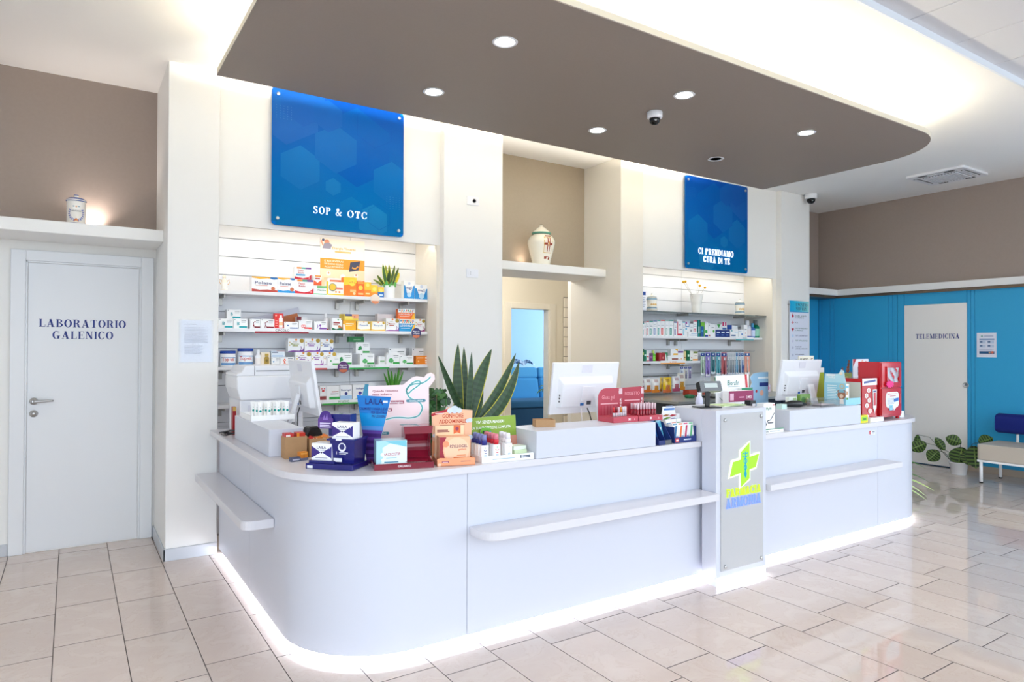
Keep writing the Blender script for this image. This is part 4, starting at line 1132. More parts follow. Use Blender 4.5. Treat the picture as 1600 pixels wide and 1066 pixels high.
carton('medicine_carton', 'orange slimming carton with white dotted header', 'carton', 2.498, 5.525, 1.7500, 0.1600, 0.050, 0.0898, 0, (242,110,30), fam_liso())
carton('medicine_carton', 'white carton with yellow corner and violet ribbon edge', 'carton', 2.631, 5.525, 1.6414, 0.0970, 0.050, 0.1124, 0, (248,248,248), fam_purple((150,60,120),(190,60,80)))
carton('medicine_carton', 'cream carton picturing a golden honey jar', 'carton', 1.289, 5.525, 1.3454, 0.0690, 0.050, 0.1084, 0, (240,226,205), [('r',.3,.0,.95,.16,(176,142,40)),('p',[(.36,.18),(.9,.18),(.9,.6),(.8,.72),(.46,.72),(.36,.6)],(160,130,40)),('r',.42,.74,.84,.92,(190,160,60)),('c',.63,.42,.14,(120,96,30))])
carton('medicine_carton', 'white carton with small blue drop and blue band', 'carton', 1.366, 5.525, 1.3454, 0.0630, 0.050, 0.0694, 0, (248,248,248), fam_esi((20,140,190),''))
carton('medicine_carton', 'pale blue-white carton lying across two smaller cartons', 'carton', 1.385, 5.525, 1.4160, 0.1050, 0.060, 0.0498, 0, (222,232,242), [('r',.05,.7,.5,.85,(70,90,130)),('r',.05,.1,.9,.3,(180,205,230)),('r',.4,.95,1,1,(190,60,60))])
carton('medicine_carton', 'white carton with orange running figure and orange band', 'carton', 1.457, 5.525, 1.3454, 0.1090, 0.060, 0.0714, 0, (248,248,248), fam_esi((240,95,30),'X'))
carton('medicine_carton', 'violet magnesium carton with gold seal, lower row, next to the orange-band carton', 'carton', 1.595, 5.555, 1.3454, 0.1280, 0.060, 0.1124, 0, (248,248,248), fam_purple((150,60,165),(150,70,170)))
carton('medicine_carton', 'violet magnesium carton with gold seal, lower row, between two alike', 'carton', 1.712, 5.555, 1.3454, 0.1010, 0.060, 0.1124, 0, (248,248,248), fam_purple((150,60,165),(150,70,170)))
carton('medicine_carton', 'violet magnesium carton with gold seal, lower row, next to the green-band cartons', 'carton', 1.816, 5.555, 1.3454, 0.1050, 0.060, 0.1124, 0, (248,248,248), fam_purple((150,60,165),(150,70,170)))
carton('medicine_carton', 'violet magnesium carton with olive bar stacked on top', 'carton', 1.536, 5.555, 1.4590, 0.1280, 0.070, 0.1088, 0, (248,248,248), fam_purple((120,50,150),(150,160,50)))
carton('medicine_carton', 'violet magnesium carton with gold seal stacked on top', 'carton', 1.669, 5.555, 1.4590, 0.1290, 0.070, 0.1108, 0, (248,248,248), fam_purple((130,60,165),(150,70,170)))
carton('medicine_carton', 'white and blue magnesium carton with orange seal stacked on top', 'carton', 1.791, 5.555, 1.4590, 0.1090, 0.070, 0.1058, 0, (248,248,248), fam_purple((60,80,170),(60,90,170)))
carton('medicine_carton', 'white carton with small green leaf behind the round violet tag', 'carton', 1.836, 5.513, 1.3454, 0.1030, 0.050, 0.0754, 0, (248,248,248), fam_esi((50,160,70),''))
carton('medicine_carton', 'white carton with green clover and green band under the green box', 'carton', 1.946, 5.570, 1.3454, 0.1360, 0.060, 0.1034, 0, (248,248,248), fam_tree('clover'))
carton('medicine_carton', 'white carton with green tree at the foot of a tall stack', 'carton', 2.134, 5.525, 1.3454, 0.1290, 0.060, 0.0974, 0, (248,248,248), fam_tree('tree'))
carton('medicine_carton', 'white carton with green clover near the top of a tall stack', 'carton', 2.102, 5.545, 1.4440, 0.1250, 0.080, 0.0968, 0, (248,248,248), fam_tree('clover'))
carton('medicine_carton', 'small dark green carton topping a tall stack', 'carton', 2.048, 5.555, 1.5420, 0.1360, 0.050, 0.0458, 0, (10,115,50), [('t','enterolactis',.55,.4,.22,(180,220,180),'c')])
carton('medicine_carton', 'small white carton with pale print between the tree cartons', 'carton', 2.284, 5.555, 1.3454, 0.0660, 0.050, 0.0734, 0, (240,240,238), [('r',.2,.3,.8,.5,(150,190,150))])
carton('medicine_carton', 'white carton with green tree, taller one of the adjacent pair', 'carton', 2.373, 5.525, 1.3454, 0.1240, 0.050, 0.1034, 0, (248,248,248), fam_tree('tree'))
carton('medicine_carton', 'white carton with green tree, shorter one of the adjacent pair', 'carton', 2.503, 5.525, 1.3454, 0.1290, 0.050, 0.0784, 0, (248,248,248), fam_tree('tree'))
carton('medicine_carton', 'white carton with green tree standing behind the adjacent pair', 'carton', 2.442, 5.595, 1.3454, 0.1660, 0.070, 0.1464, 0, (248,248,248), fam_tree('tree'))
carton('medicine_carton', 'white carton with green tree standing behind the orange carton', 'carton', 2.652, 5.595, 1.3454, 0.1270, 0.070, 0.1464, 0, (248,248,248), fam_tree('tree'))
carton('medicine_carton', 'orange carton with white rings at the shelf end', 'carton', 2.654, 5.525, 1.3454, 0.1200, 0.050, 0.0774, 0, (240,135,20), [('c',.82,.75,.12,(255,245,230)),('c',.82,.45,.12,(255,245,230)),('c',.82,.2,.1,(255,245,230)),('r',.08,.7,.6,.8,(252,220,170)),('c',.2,.35,.1,(252,200,120))])
carton('medicine_carton', 'white carton with red coral branch and brown band', 'carton', 1.752, 5.525, 1.0524, 0.0530, 0.060, 0.1244, 0, (248,248,248), [('r',0,.06,1,.3,(150,60,60)),('c',.5,.66,.2,(210,50,60)),('c',.3,.8,.1,(210,50,60)),('c',.7,.8,.1,(210,50,60))])
carton('medicine_carton', 'white carton with plain green band above the INTESTINO rail', 'carton', 1.837, 5.525, 1.0524, 0.1120, 0.060, 0.1224, 0, (248,248,248), [('r',.2,.06,1,.24,(40,160,70)),('r',.4,.55,.9,.62,(190,120,120)),('r',.3,.42,.9,.48,(150,150,150))])
carton('medicine_carton', 'pale blue and white psyllium carton with navy oval', 'carton', 1.948, 5.525, 1.0524, 0.1020, 0.060, 0.1244, 0, (248,248,248), [('r',0,0,1,.3,(170,205,235)),('t','Enterogel',.5,.62,.13,(50,70,130),'c'),('c',.5,.42,.13,(50,60,140))])
carton('medicine_carton', 'blue and white carton with green meadow edge', 'carton', 2.083, 5.525, 1.0524, 0.1540, 0.060, 0.1264, 0, (248,248,248), [('p',[(.5,0),(1,0),(1,1),(.7,1)],(90,185,225)),('p',[(0,0),(1,0),(1,.2),(.3,.1)],(110,180,70)),('t','Psyllogel',.42,.68,.12,(40,60,140),'c'),('c',.42,.42,.12,(80,70,170))])
carton('medicine_carton', 'dark teal and white carton half hidden by the pink board', 'carton', 2.242, 5.565, 1.0524, 0.1260, 0.050, 0.1084, 0, (248,248,248), [('r',0,.6,.5,1,(30,80,120)),('r',.6,.6,1,1,(40,130,90))])
carton('toothpaste_carton', 'upright white toothpaste carton with a narrow teal stripe', 'carton', 5.380, 5.505, 1.6374, 0.0200, 0.050, 0.1424, 0, (248,248,248), fam_paste((60,170,170)))
carton('toothpaste_carton', 'upright white toothpaste carton with a pale pink stripe', 'carton', 5.404, 5.505, 1.6374, 0.0280, 0.050, 0.1574, 0, (248,248,248), fam_paste((240,190,195)))
carton('toothpaste_carton', 'upright white toothpaste carton with a rose stripe and grey side', 'carton', 5.444, 5.505, 1.6374, 0.0440, 0.050, 0.1654, 0, (248,248,248), fam_paste((225,120,130)))
carton('toothpaste_carton', 'upright white toothpaste carton with a teal brand block', 'carton', 5.499, 5.505, 1.6374, 0.0580, 0.050, 0.1664, 0, (248,248,248), fam_paste((20,160,140)))
carton('toothpaste_carton', 'upright white toothpaste carton with a lilac-blue block', 'carton', 5.562, 5.505, 1.6374, 0.0620, 0.050, 0.1754, 0, (248,248,248), fam_paste((130,150,200)))
carton('toothpaste_carton', 'upright white toothpaste carton with a bright teal block', 'carton', 5.623, 5.505, 1.6374, 0.0500, 0.050, 0.1844, 0, (248,248,248), fam_paste((20,165,150)))
carton('toothpaste_carton', 'upright white toothpaste carton with a red brand block', 'carton', 5.684, 5.505, 1.6374, 0.0660, 0.050, 0.1864, 0, (248,248,248), fam_paste((225,60,50)))
carton('toothpaste_carton', 'upright white toothpaste carton with a pale sage stripe', 'carton', 5.755, 5.505, 1.6374, 0.0560, 0.050, 0.1874, 0, (248,248,248), fam_paste((150,190,175)))
carton('toothpaste_carton', 'upright white toothpaste carton with a deep teal block', 'carton', 5.825, 5.505, 1.6374, 0.0700, 0.050, 0.1894, 0, (248,248,248), fam_paste((0,150,130)))
carton('toothpaste_carton', 'upright white toothpaste carton with a violet block', 'carton', 5.891, 5.505, 1.6374, 0.0470, 0.050, 0.1684, 0, (248,248,248), fam_paste((90,90,170)))
carton('toothpaste_carton', 'upright white toothpaste carton with a cyan stripe', 'carton', 6.034, 5.505, 1.6374, 0.0420, 0.050, 0.1724, 0, (248,248,248), fam_paste((90,195,225)))
carton('toothpaste_carton', 'upright white toothpaste carton with dark printed lines', 'carton', 6.165, 5.505, 1.6374, 0.0540, 0.050, 0.1674, 0, (248,248,248), fam_paste((90,80,90)))
carton('toothpaste_carton', 'upright white toothpaste carton with a pink top', 'carton', 6.228, 5.505, 1.6374, 0.0610, 0.050, 0.1924, 0, (248,248,248), fam_paste((225,110,130)))
carton('toothpaste_carton', 'upright white toothpaste carton with a red L-shaped stripe', 'carton', 5.963, 5.505, 1.6374, 0.0930, 0.050, 0.1934, 0, (248,248,248), [('r',.06,.1,.2,.9,(215,25,60)),('r',.06,.06,.95,.16,(215,25,60)),('c',.55,.7,.12,(150,150,160)),('r',.45,.4,.9,.46,(170,180,200))])
carton('toothpaste_carton', 'upright toothpaste carton with blue frame and violet corner', 'carton', 6.095, 5.505, 1.6374, 0.0750, 0.050, 0.1814, 0, (248,248,248), [('r',.05,.62,.9,.96,(30,120,190)),('r',.2,.66,.8,.92,(250,250,250)),('r',.05,.8,.4,.96,(170,60,150)),('c',.2,.5,.18,(70,180,215))])
carton('toothpaste_carton', 'low white toothpaste carton lying in front of the upright ones', 'carton', 6.167, 5.485, 1.6374, 0.1600, 0.020, 0.0534, 0, (248,248,248), [('r',.3,.6,.95,.7,(120,170,215)),('r',.1,.25,.95,.35,(90,150,205))])
carton('toothpaste_carton', 'slim teal toothpaste carton', 'carton', 6.293, 5.505, 1.6374, 0.0220, 0.050, 0.2014, 0, (30,150,150), [('r',.2,.2,.8,.6,(230,245,245))])
carton('toothpaste_carton', 'slim dark green toothpaste carton', 'carton', 6.314, 5.505, 1.6374, 0.0180, 0.050, 0.2024, 0, (20,90,70), [('r',.2,.2,.8,.6,(120,180,160))])
carton('toothpaste_carton', 'blue and green mouth gel carton', 'carton', 6.360, 5.505, 1.6374, 0.0670, 0.050, 0.1724, 0, (30,90,160), [('r',0,.72,1,1,(120,190,60)),('r',.75,0,1,.75,(90,170,70)),('c',.4,.4,.2,(60,150,210))])
carton('toothpaste_carton', 'white carton with green square and navy foot', 'carton', 6.426, 5.505, 1.6374, 0.0560, 0.050, 0.1814, 0, (248,248,248), [('r',.1,.25,.8,.45,(50,170,70)),('r',.0,0,1,.12,(30,60,150)),('c',.3,.92,.08,(40,110,190))])
carton('toothpaste_carton', 'white carton with small black emblem', 'carton', 6.479, 5.505, 1.6374, 0.0440, 0.050, 0.1674, 0, (248,248,248), [('c',.5,.85,.12,(40,40,60)),('r',.2,.05,.8,.15,(180,60,60))])
carton('toothpaste_carton', 'white carton with fresh green leaf patch', 'carton', 6.547, 5.505, 1.6374, 0.0850, 0.050, 0.1534, 0, (248,248,248), [('c',.6,.45,.2,(90,180,70)),('r',.15,.7,.7,.78,(180,180,185))])
carton('toothpaste_carton', 'white carton with green triangle behind the navy trio', 'carton', 6.722, 5.565, 1.6374, 0.1110, 0.050, 0.1584, 0, (248,248,248), [('p',[(.2,1),(.8,1),(.5,.7)],(70,170,70)),('r',.1,.5,.9,.6,(170,185,205))])
carton('toothpaste_carton', 'white carton with two magenta bars behind the navy trio', 'carton', 6.829, 5.565, 1.6374, 0.0960, 0.050, 0.1934, 0, (248,248,248), [('r',.1,.72,.4,.98,(205,30,100)),('r',.6,.72,.85,.98,(205,30,100)),('r',.1,.5,.9,.62,(70,110,180))])
carton('toothpaste_carton', 'royal blue carton with white emblem behind the navy trio', 'carton', 6.928, 5.565, 1.6374, 0.0830, 0.050, 0.1554, 0, (15,70,160), [('c',.4,.55,.2,(235,240,250))])
carton('toothpaste_carton', 'low navy blue toothpaste carton with white lettering', 'carton', 6.630, 5.495, 1.6374, 0.0840, 0.050, 0.0844, 0, (20,45,125), [('r',.15,.6,.85,.75,(240,245,250)),('r',.15,.25,.6,.35,(120,170,230))], group='three low navy toothpaste cartons')
carton('toothpaste_carton', 'low navy blue toothpaste carton with white lettering', 'carton', 6.717, 5.495, 1.6374, 0.0830, 0.050, 0.0854, 0, (20,45,125), [('r',.15,.6,.85,.75,(240,245,250)),('r',.15,.25,.6,.35,(120,170,230))], group='three low navy toothpaste cartons')
carton('toothpaste_carton', 'low navy blue toothpaste carton with white lettering', 'carton', 6.804, 5.495, 1.6374, 0.0830, 0.050, 0.0874, 0, (20,45,125), [('r',.15,.6,.85,.75,(240,245,250)),('r',.15,.25,.6,.35,(120,170,230))], group='three low navy toothpaste cartons')
carton('toothpaste_carton', 'white and sky-blue carton standing behind a lower one', 'carton', 7.027, 5.565, 1.6374, 0.1100, 0.040, 0.1494, 0, (248,248,248), [('r',.0,.2,1,.5,(140,195,235))])
carton('toothpaste_carton', 'low white carton with slate-blue brand name', 'carton', 6.925, 5.495, 1.6374, 0.1540, 0.050, 0.0974, 0, (248,248,248), [('r',.15,.15,.7,.32,(60,100,150)),('r',.1,.75,.3,.9,(80,170,180)),('r',.55,.5,.95,.7,(225,235,245))])
carton('toothpaste_carton', 'low white carton with single blue square', 'carton', 7.058, 5.495, 1.6374, 0.1030, 0.050, 0.0994, 0, (248,248,248), [('r',.55,.3,.8,.5,(40,120,200)),('r',.1,.7,.6,.78,(150,190,220))])
carton('toothpaste_carton', 'upright white carton with peach and pink dots', 'carton', 7.160, 5.505, 1.6374, 0.0670, 0.050, 0.1584, 0, (248,248,248), [('c',.5,.35,.14,(230,150,150)),('c',.5,.1,.1,(240,170,140)),('r',.2,.6,.8,.68,(170,170,180))])
bottle('mouthwash_bottle', 'clear mouthwash bottle with pale label and navy foot', 'bottle', 7.285, 5.525, 1.6374, 0.1090, 0.050, 0.2194, 0, (226,228,236), dict(cap=(240,242,246),label=(236,226,226),foot=(40,80,180)))
bottle('mouthwash_bottle', 'blue mouthwash bottle beside the green one', 'bottle', 7.370, 5.525, 1.6374, 0.0700, 0.045, 0.1884, 0, (60,110,190), dict(cap=(70,170,215),label=(200,215,240),foot=None))
bottle('mouthwash_bottle', 'green mouthwash bottle with grey cap at the shelf end', 'bottle', 7.473, 5.525, 1.6374, 0.1250, 0.060, 0.2324, 0, (0,130,95), dict(cap=(110,120,118),label=(150,215,190),foot=None))
carton('medicine_carton', 'slim dark green sweets carton at the pillar end', 'carton', 5.380, 5.505, 1.3504, 0.0180, 0.050, 0.1414, 0, (20,90,50), [('r',.2,.5,.8,.7,(200,220,120))])
carton('medicine_carton', 'teal green throat carton with white stripe', 'carton', 5.409, 5.505, 1.3504, 0.0340, 0.050, 0.1274, 0, (0,125,90), [('r',.1,.45,.9,.6,(220,240,230))])
carton('medicine_carton', 'white throat carton with red stripe', 'carton', 5.449, 5.505, 1.3504, 0.0410, 0.050, 0.1124, 0, (245,240,238), [('r',.2,.4,.8,.5,(220,50,50)),('r',0,0,1,.08,(200,60,60))])
carton('medicine_carton', 'purple berry sweets carton', 'carton', 5.500, 5.505, 1.3504, 0.0540, 0.050, 0.0904, 0, (110,30,110), [('c',.5,.5,.28,(170,90,170)),('c',.5,.8,.12,(60,120,60))])
carton('medicine_carton', 'dark red cherry sweets carton', 'carton', 5.672, 5.505, 1.3504, 0.0960, 0.050, 0.0944, 0, (165,25,35), [('r',.1,.2,.4,.9,(190,50,60)),('c',.7,.4,.14,(215,120,110))])
carton('medicine_carton', 'green and white herb sweets carton', 'carton', 5.745, 5.505, 1.3504, 0.0430, 0.050, 0.0974, 0, (20,120,70), [('p',[(0,0),(.7,0),(.3,.9),(0,.6)],(240,245,240))])
carton('medicine_carton', 'dark green balsam carton with pale block', 'carton', 6.113, 5.505, 1.3504, 0.0470, 0.050, 0.1204, 0, (0,110,65), [('r',.2,.4,.8,.6,(200,230,210))])
carton('medicine_carton', 'white balsam carton with red spot', 'carton', 6.162, 5.505, 1.3504, 0.0450, 0.050, 0.1164, 0, (245,242,236), [('c',.6,.3,.18,(215,60,50)),('r',.1,0,.9,.1,(60,140,80))])
carton('medicine_carton', 'white throat carton with olive header and orange foot', 'carton', 6.232, 5.505, 1.3504, 0.0870, 0.050, 0.1124, 0, (244,238,228), [('r',0,.02,1,.18,(245,165,60)),('r',.1,.78,.95,.97,(110,130,50)),('r',.3,.5,.8,.56,(180,170,160))])
carton('medicine_carton', 'slim straw-coloured throat carton', 'carton', 6.051, 5.505, 1.3504, 0.0400, 0.050, 0.1124, 0, (235,215,150), [('r',.2,.3,.8,.4,(160,90,40))])
carton('medicine_carton', 'long white carton with brown bar and amber spot, lower of two', 'carton', 5.892, 5.499, 1.3504, 0.2590, 0.050, 0.0604, 0, (248,248,248), [('r',.25,.25,.65,.5,(150,70,50)),('c',.85,.4,.14,(240,180,50)),('c',.75,.25,.1,(240,190,70))])
carton('medicine_carton', 'white carton with yellow tab and violet bar, upper of two', 'carton', 5.915, 5.499, 1.4120, 0.2120, 0.050, 0.0788, 0, (248,248,248), [('p',[(.3,1),(.55,1),(.55,.6)],(245,185,40)),('r',.2,.08,.55,.34,(245,185,40)),('r',.55,.42,.98,.68,(110,60,140)),('r',.6,.8,.95,.88,(190,190,195))])
bottle('syrup_bottle', 'bright green round-shouldered syrup bottle', 'bottle', 5.582, 5.525, 1.3504, 0.0630, 0.040, 0.1234, 0, (90,190,30), dict(cap=(200,225,120),label=(130,215,60),foot=None))
blister('toothbrush_pack', 'green-handled toothbrush pack in clear blister', 'toothbrush', 6.470, 5.600, 1.1644, 0.0770, 0.012, 0.2824, 0, (150,185,150), dict(brush=(190,200,190),band=(40,70,150)))
blister('toothbrush_pack', 'violet toothbrush pack with white brush', 'toothbrush', 6.563, 5.600, 1.1474, 0.0930, 0.012, 0.2984, 0, (110,80,180), dict(brush=(150,120,200),band=(40,70,150)))
blister('toothbrush_pack', 'dark teal toothbrush twin pack', 'toothbrush', 6.659, 5.600, 1.1774, 0.0890, 0.012, 0.2684, 0, (10,80,95), dict(brush=(30,110,120),band=(40,70,150)))
blister('toothbrush_pack', 'aqua toothbrush pack with white foot', 'toothbrush', 6.757, 5.600, 1.1594, 0.0850, 0.012, 0.2864, 0, (40,150,165), dict(brush=(70,160,175),band=(40,70,150)))
blister('toothbrush_pack', 'dark red toothbrush pack with red ribbons', 'toothbrush', 6.864, 5.600, 1.1404, 0.1120, 0.012, 0.3054, 0, (170,30,35), dict(brush=(120,40,50),band=(40,70,150)))
blister('toothbrush_pack', 'slim grey-white toothbrush pack on the hook rail', 'toothbrush', 6.947, 5.600, 1.1634, 0.0260, 0.012, 0.2744, 0, (205,212,216), dict(brush=(150,160,165),band=(190,200,205)), group='slim grey toothbrush packs')
blister('toothbrush_pack', 'slim grey-white toothbrush pack on the hook rail', 'toothbrush', 6.978, 5.600, 1.1624, 0.0260, 0.012, 0.2754, 0, (205,212,216), dict(brush=(150,160,165),band=(190,200,205)), group='slim grey toothbrush packs')
blister('toothbrush_pack', 'slim grey-white toothbrush pack on the hook rail', 'toothbrush', 7.008, 5.600, 1.1624, 0.0260, 0.012, 0.2754, 0, (205,212,216), dict(brush=(150,160,165),band=(190,200,205)), group='slim grey toothbrush packs')
blister('toothbrush_pack', 'slim grey-white toothbrush pack on the hook rail', 'toothbrush', 7.040, 5.600, 1.1614, 0.0260, 0.012, 0.2764, 0, (205,212,216), dict(brush=(150,160,165),band=(190,200,205)), group='slim grey toothbrush packs')
blister('toothbrush_pack', 'slim grey-white toothbrush pack on the hook rail', 'toothbrush', 7.071, 5.600, 1.1614, 0.0260, 0.012, 0.2764, 0, (205,212,216), dict(brush=(150,160,165),band=(190,200,205)), group='slim grey toothbrush packs')
blister('toothbrush_pack', 'light blue toothbrush pack on the hook rail', 'toothbrush', 7.111, 5.600, 1.1604, 0.0420, 0.012, 0.2854, 0, (140,200,225), dict(brush=(110,180,215),band=(70,110,170)))
blister('toothbrush_pack', 'steel-grey toothbrush pack on the hook rail', 'toothbrush', 7.160, 5.600, 1.1594, 0.0450, 0.012, 0.2864, 0, (190,195,200), dict(brush=(120,130,140),band=(70,110,170)))
blister('toothbrush_pack', 'white and royal blue toothbrush pack on the hook rail', 'toothbrush', 7.217, 5.600, 1.1584, 0.0570, 0.012, 0.2874, 0, (215,230,245), dict(brush=(40,110,190),band=(70,110,170)))
blister('toothbrush_pack', 'orange and white striped floss pack at the rail end', 'toothbrush', 7.317, 5.600, 1.1564, 0.1150, 0.012, 0.2894, 0, (230,120,90), dict(brush=(240,240,235),band=(70,110,170)))
candybag('candy_bag', 'white candy bag with red foot half behind the pillar', 'candy bag', 5.402, 5.520, 0.9944, 0.0320, 0.030, 0.1584, 0, (235,225,225), dict(accent=(200,50,50)))
candybag('candy_bag', 'white candy bag with green herb picture', 'candy bag', 5.480, 5.520, 0.9954, 0.1160, 0.030, 0.1624, 0, (247,244,240), dict(accent=(235,120,40)))
candybag('candy_bag', 'white candy bag with amber citrus picture', 'candy bag', 5.604, 5.520, 0.9874, 0.1220, 0.030, 0.1684, 0, (247,244,240), dict(accent=(240,140,40)))
candybag('candy_bag', 'narrow golden candy bag hanging edge-on', 'candy bag', 5.691, 5.520, 0.9994, 0.0400, 0.030, 0.1614, 0, (225,180,20), dict(accent=(150,90,20)))
candybag('candy_bag', 'yellow fruit candy bag', 'candy bag', 5.790, 5.520, 0.9814, 0.1380, 0.030, 0.1804, 0, (240,200,20), dict(accent=(230,120,60)))
candybag('candy_bag', 'white candy bag with orange and violet fruits', 'candy bag', 5.938, 5.520, 0.9914, 0.1280, 0.030, 0.1794, 0, (243,238,238), dict(accent=(190,90,120)))
candybag('candy_bag', 'cream candy bag with autumn leaves', 'candy bag', 6.067, 5.560, 0.9994, 0.1300, 0.030, 0.2044, 0, (246,240,226), dict(accent=(225,150,50)))
# ------------------------------------------------------------------ goods on the wall shelves
WT = 0.8985          # worktop surface
def fig():
    t = thing('figurine', 'small white figurine with gold lines on the vitamin shelf', 'figurine', (0.985, 5.56, 1.9334))
    MB().lathe([(.022, 0), (.026, .006), (.020, .03), (.026, .06), (.018, .085), (.010, .095)], segs=18, cols=[(250, 240, 225), (250, 248, 242), (250, 248, 242), (250, 244, 230), (250, 248, 242), (250, 248, 242)]).build('body', M_CERAMIC, t)
    MB().lathe([(.004, .092), (.012, .098), (.014, .106), (.010, .116), (.002, .12)], segs=14, col=(248, 236, 214)).build('head', M_CERAMIC, t)
    mb = MB()
    for s in (-1, 1): mb.tube([(s*.018, -.01, .07), (s*.034, -.012, .085), (s*.036, -.012, .06), (s*.024, -.016, .045)], .0022, 6, (235, 180, 90))
    mb.build('gold_trim', M_CERAMIC, t)
fig()
jar_tub('white supplement tub with blue lid and red lettering at the shelf end', 1.018, 5.52, 1.3455, .112, .122, (30, 70, 160), (90, 150, 205), 'Top-vit')
jar_tub('taller white supplement tub with flat dark blue lid', 1.150, 5.53, 1.3455, .116, .143, (25, 65, 155), (110, 160, 210), 'Top-vit')
bottle('supplement_bottle', 'plain white bottle with orange foot beside the blue-lidded tubs', 'bottle', 1.238, 5.52, 1.3455, .052, .05, .13, 0, (246, 246, 248), dict(cap=(248, 248, 250), label=(246, 240, 236), foot=(235, 95, 40)))
bottle('supplement_bottle', 'slim white bottle with red foot on the CIRCOLO shelf', 'bottle', 1.795, 5.58, 1.6415, .05, .05, .142, 0, (240, 238, 240), dict(cap=(246, 246, 248), label=(236, 226, 228), foot=(180, 30, 40)))
# fallen shelf card behind the cartons
t = thing('display_card', 'grey and brown display card leaning slantwise behind the red carton', 'card', (1.405, 5.66, 1.6415))
MB().slab([(-.205, .085), (.175, .19), (.188, .145), (-.195, .045)], 0.0, 0.003, (196, 198, 210), (180, 180, 186)).build('header_strip', M_PRINT, t)
MB().slab([(-.06, 0.0), (.20, 0.0), (.188, .09), (.165, .142), (-.10, .07)], 0.004, 0.007, (186, 100, 40), (160, 90, 40)).build('card_body', M_PRINT, t)
# poster on the slats
t = thing('poster', 'peach and white promotional poster with orange band on the slat wall', 'poster', (1.995, 5.763, 1.99))
PW, PH = .40, .455
mb = MB().box(-PW/2, PW/2, 0, .002, 0, PH, (252, 226, 190))
ops_on(mb, [('r', 0, .62, 1, 1, (254, 248, 236)), ('r', 0, .42, 1, .62, (240, 150, 30)), ('t', 'E RICEVERAI', .30, .555, .035, (255, 240, 220), 'c', .42), ('t', 'UN BUONO REGALO', .30, .50, .035, (255, 240, 220), 'c', .42), ('t', 'ACQUISTANDO', .30, .445, .035, (255, 240, 220), 'c', .42),
           ('p', [(.64, .38), (.86, .42), (.90, .61), (.67, .57)], (62, 66, 88)), ('s', [(.71, .47), (.78, .45), (.85, .50)], .03, (240, 160, 60)), ('t', 'Energia', .38, .80, .05, (228, 170, 80), 'c', .24), ('t', 'Vincente', .66, .80, .05, (228, 170, 80), 'c', .26), ('r', .32, .74, .68, .77, (240, 190, 110)),
           ('c', .14, .93, .055, (224, 150, 120)), ('p', [(.04, .80), (.22, .80), (.26, .88), (.18, .92), (.08, .90)], (150, 146, 164)), ('s', [(.06, .86), (.02, .93), (.08, .98)], .035, (228, 160, 130)), ('c', .06, .965, .03, (60, 70, 110)),
           ('c', .18, .33, .05, (254, 246, 236)), ('c', .5, .28, .06, (254, 246, 236)), ('c', .8, .31, .05, (254, 246, 236)), ('c', .18, .34, .02, (220, 150, 90)), ('c', .8, .33, .02, (200, 120, 80))]+lines(.08, .32, .25, 2, .025, (240, 190, 140))+lines(.62, .92, .23, 3, .03, (240, 190, 140)), PW, PH)
mb.build('sheet', M_PRINT, t)
# tags clipped on the shelf edges
def edge_tag(label, x, z, r, sides, c1, c2, txt):
    mb = MB()
    P = [(r*math.cos(math.radians(90/ (1 if sides > 8 else 1)+360*k/sides)), r*math.sin(math.radians(90+360*k/sides))) for k in range(sides)]
    mb.slab(P, -.003, 0, c1, (240, 240, 240))
    ops_on(mb, [('p', [(.12, .32), (.2, .12), (.5, .02), (.8, .12), (.88, .32)], c2)], 2*r, 2*r, y=-.003, z0=-r)
    for i, s in enumerate(txt): mb.text(s, (0, -.0042, r*.22-i*r*.38), (1, 0, 0), (0, 0, 1), r*.26, (255, 255, 255), 'c', .02, width=r*1.35)
    tag(mb.build('shelf_tag', M_PRINT, None, (x, 5.492, z)), label, 'tag')
edge_tag('hexagonal peach tag on the edge of the vitamin shelf', 2.19, 1.915, .046, 6, (250, 232, 216), (225, 140, 95), ())
edge_tag('round navy tag on the edge of the CIRCOLO shelf', 2.578, 1.625, .047, 20, (58, 54, 110), (215, 120, 80), ('Magnesio', 'e Potassio'))
edge_tag('round violet tag on the edge of the FERMENTI shelf', 1.91, 1.33, .048, 20, (92, 40, 110), (205, 110, 70), ('Magnesio', 'e Potassio'))
# potted plant with tissue
t = thing('potted_plant', 'small variegated plant in ribbed white pot with green tissue', 'plant', (2.36, 5.615, 1.9334))
mb = MB()
prof = [(.056, 0), (.062, .10), (.064, .112), (.058, .112), (.056, .1)]
mb.lathe(prof, segs=40, col=(246, 246, 246), cap=False); mb.build('pot', M_PLASTIC, t)
random.seed(4)
mb = MB()
n = 26
for k in range(n):
    a0, a1 = 2*math.pi*k/n, 2*math.pi*(k+1)/n
    h0 = .135+.025*math.sin(k*2.3); h1 = .135+.025*math.sin((k+1)*2.3)
    r0 = .070+.010*math.sin(k*1.7); r1 = .070+.010*math.sin((k+1)*1.7)
    mb.face([(.058*math.cos(a0), .058*math.sin(a0), .09), (.058*math.cos(a1), .058*math.sin(a1), .09), (r1*math.cos(a1), r1*math.sin(a1), h1), (r0*math.cos(a0), r0*math.sin(a0), h0)], (90, 170, 80) if k % 3 else (120, 190, 110))
mb.build('tissue_wrap', M_PRINT, t)
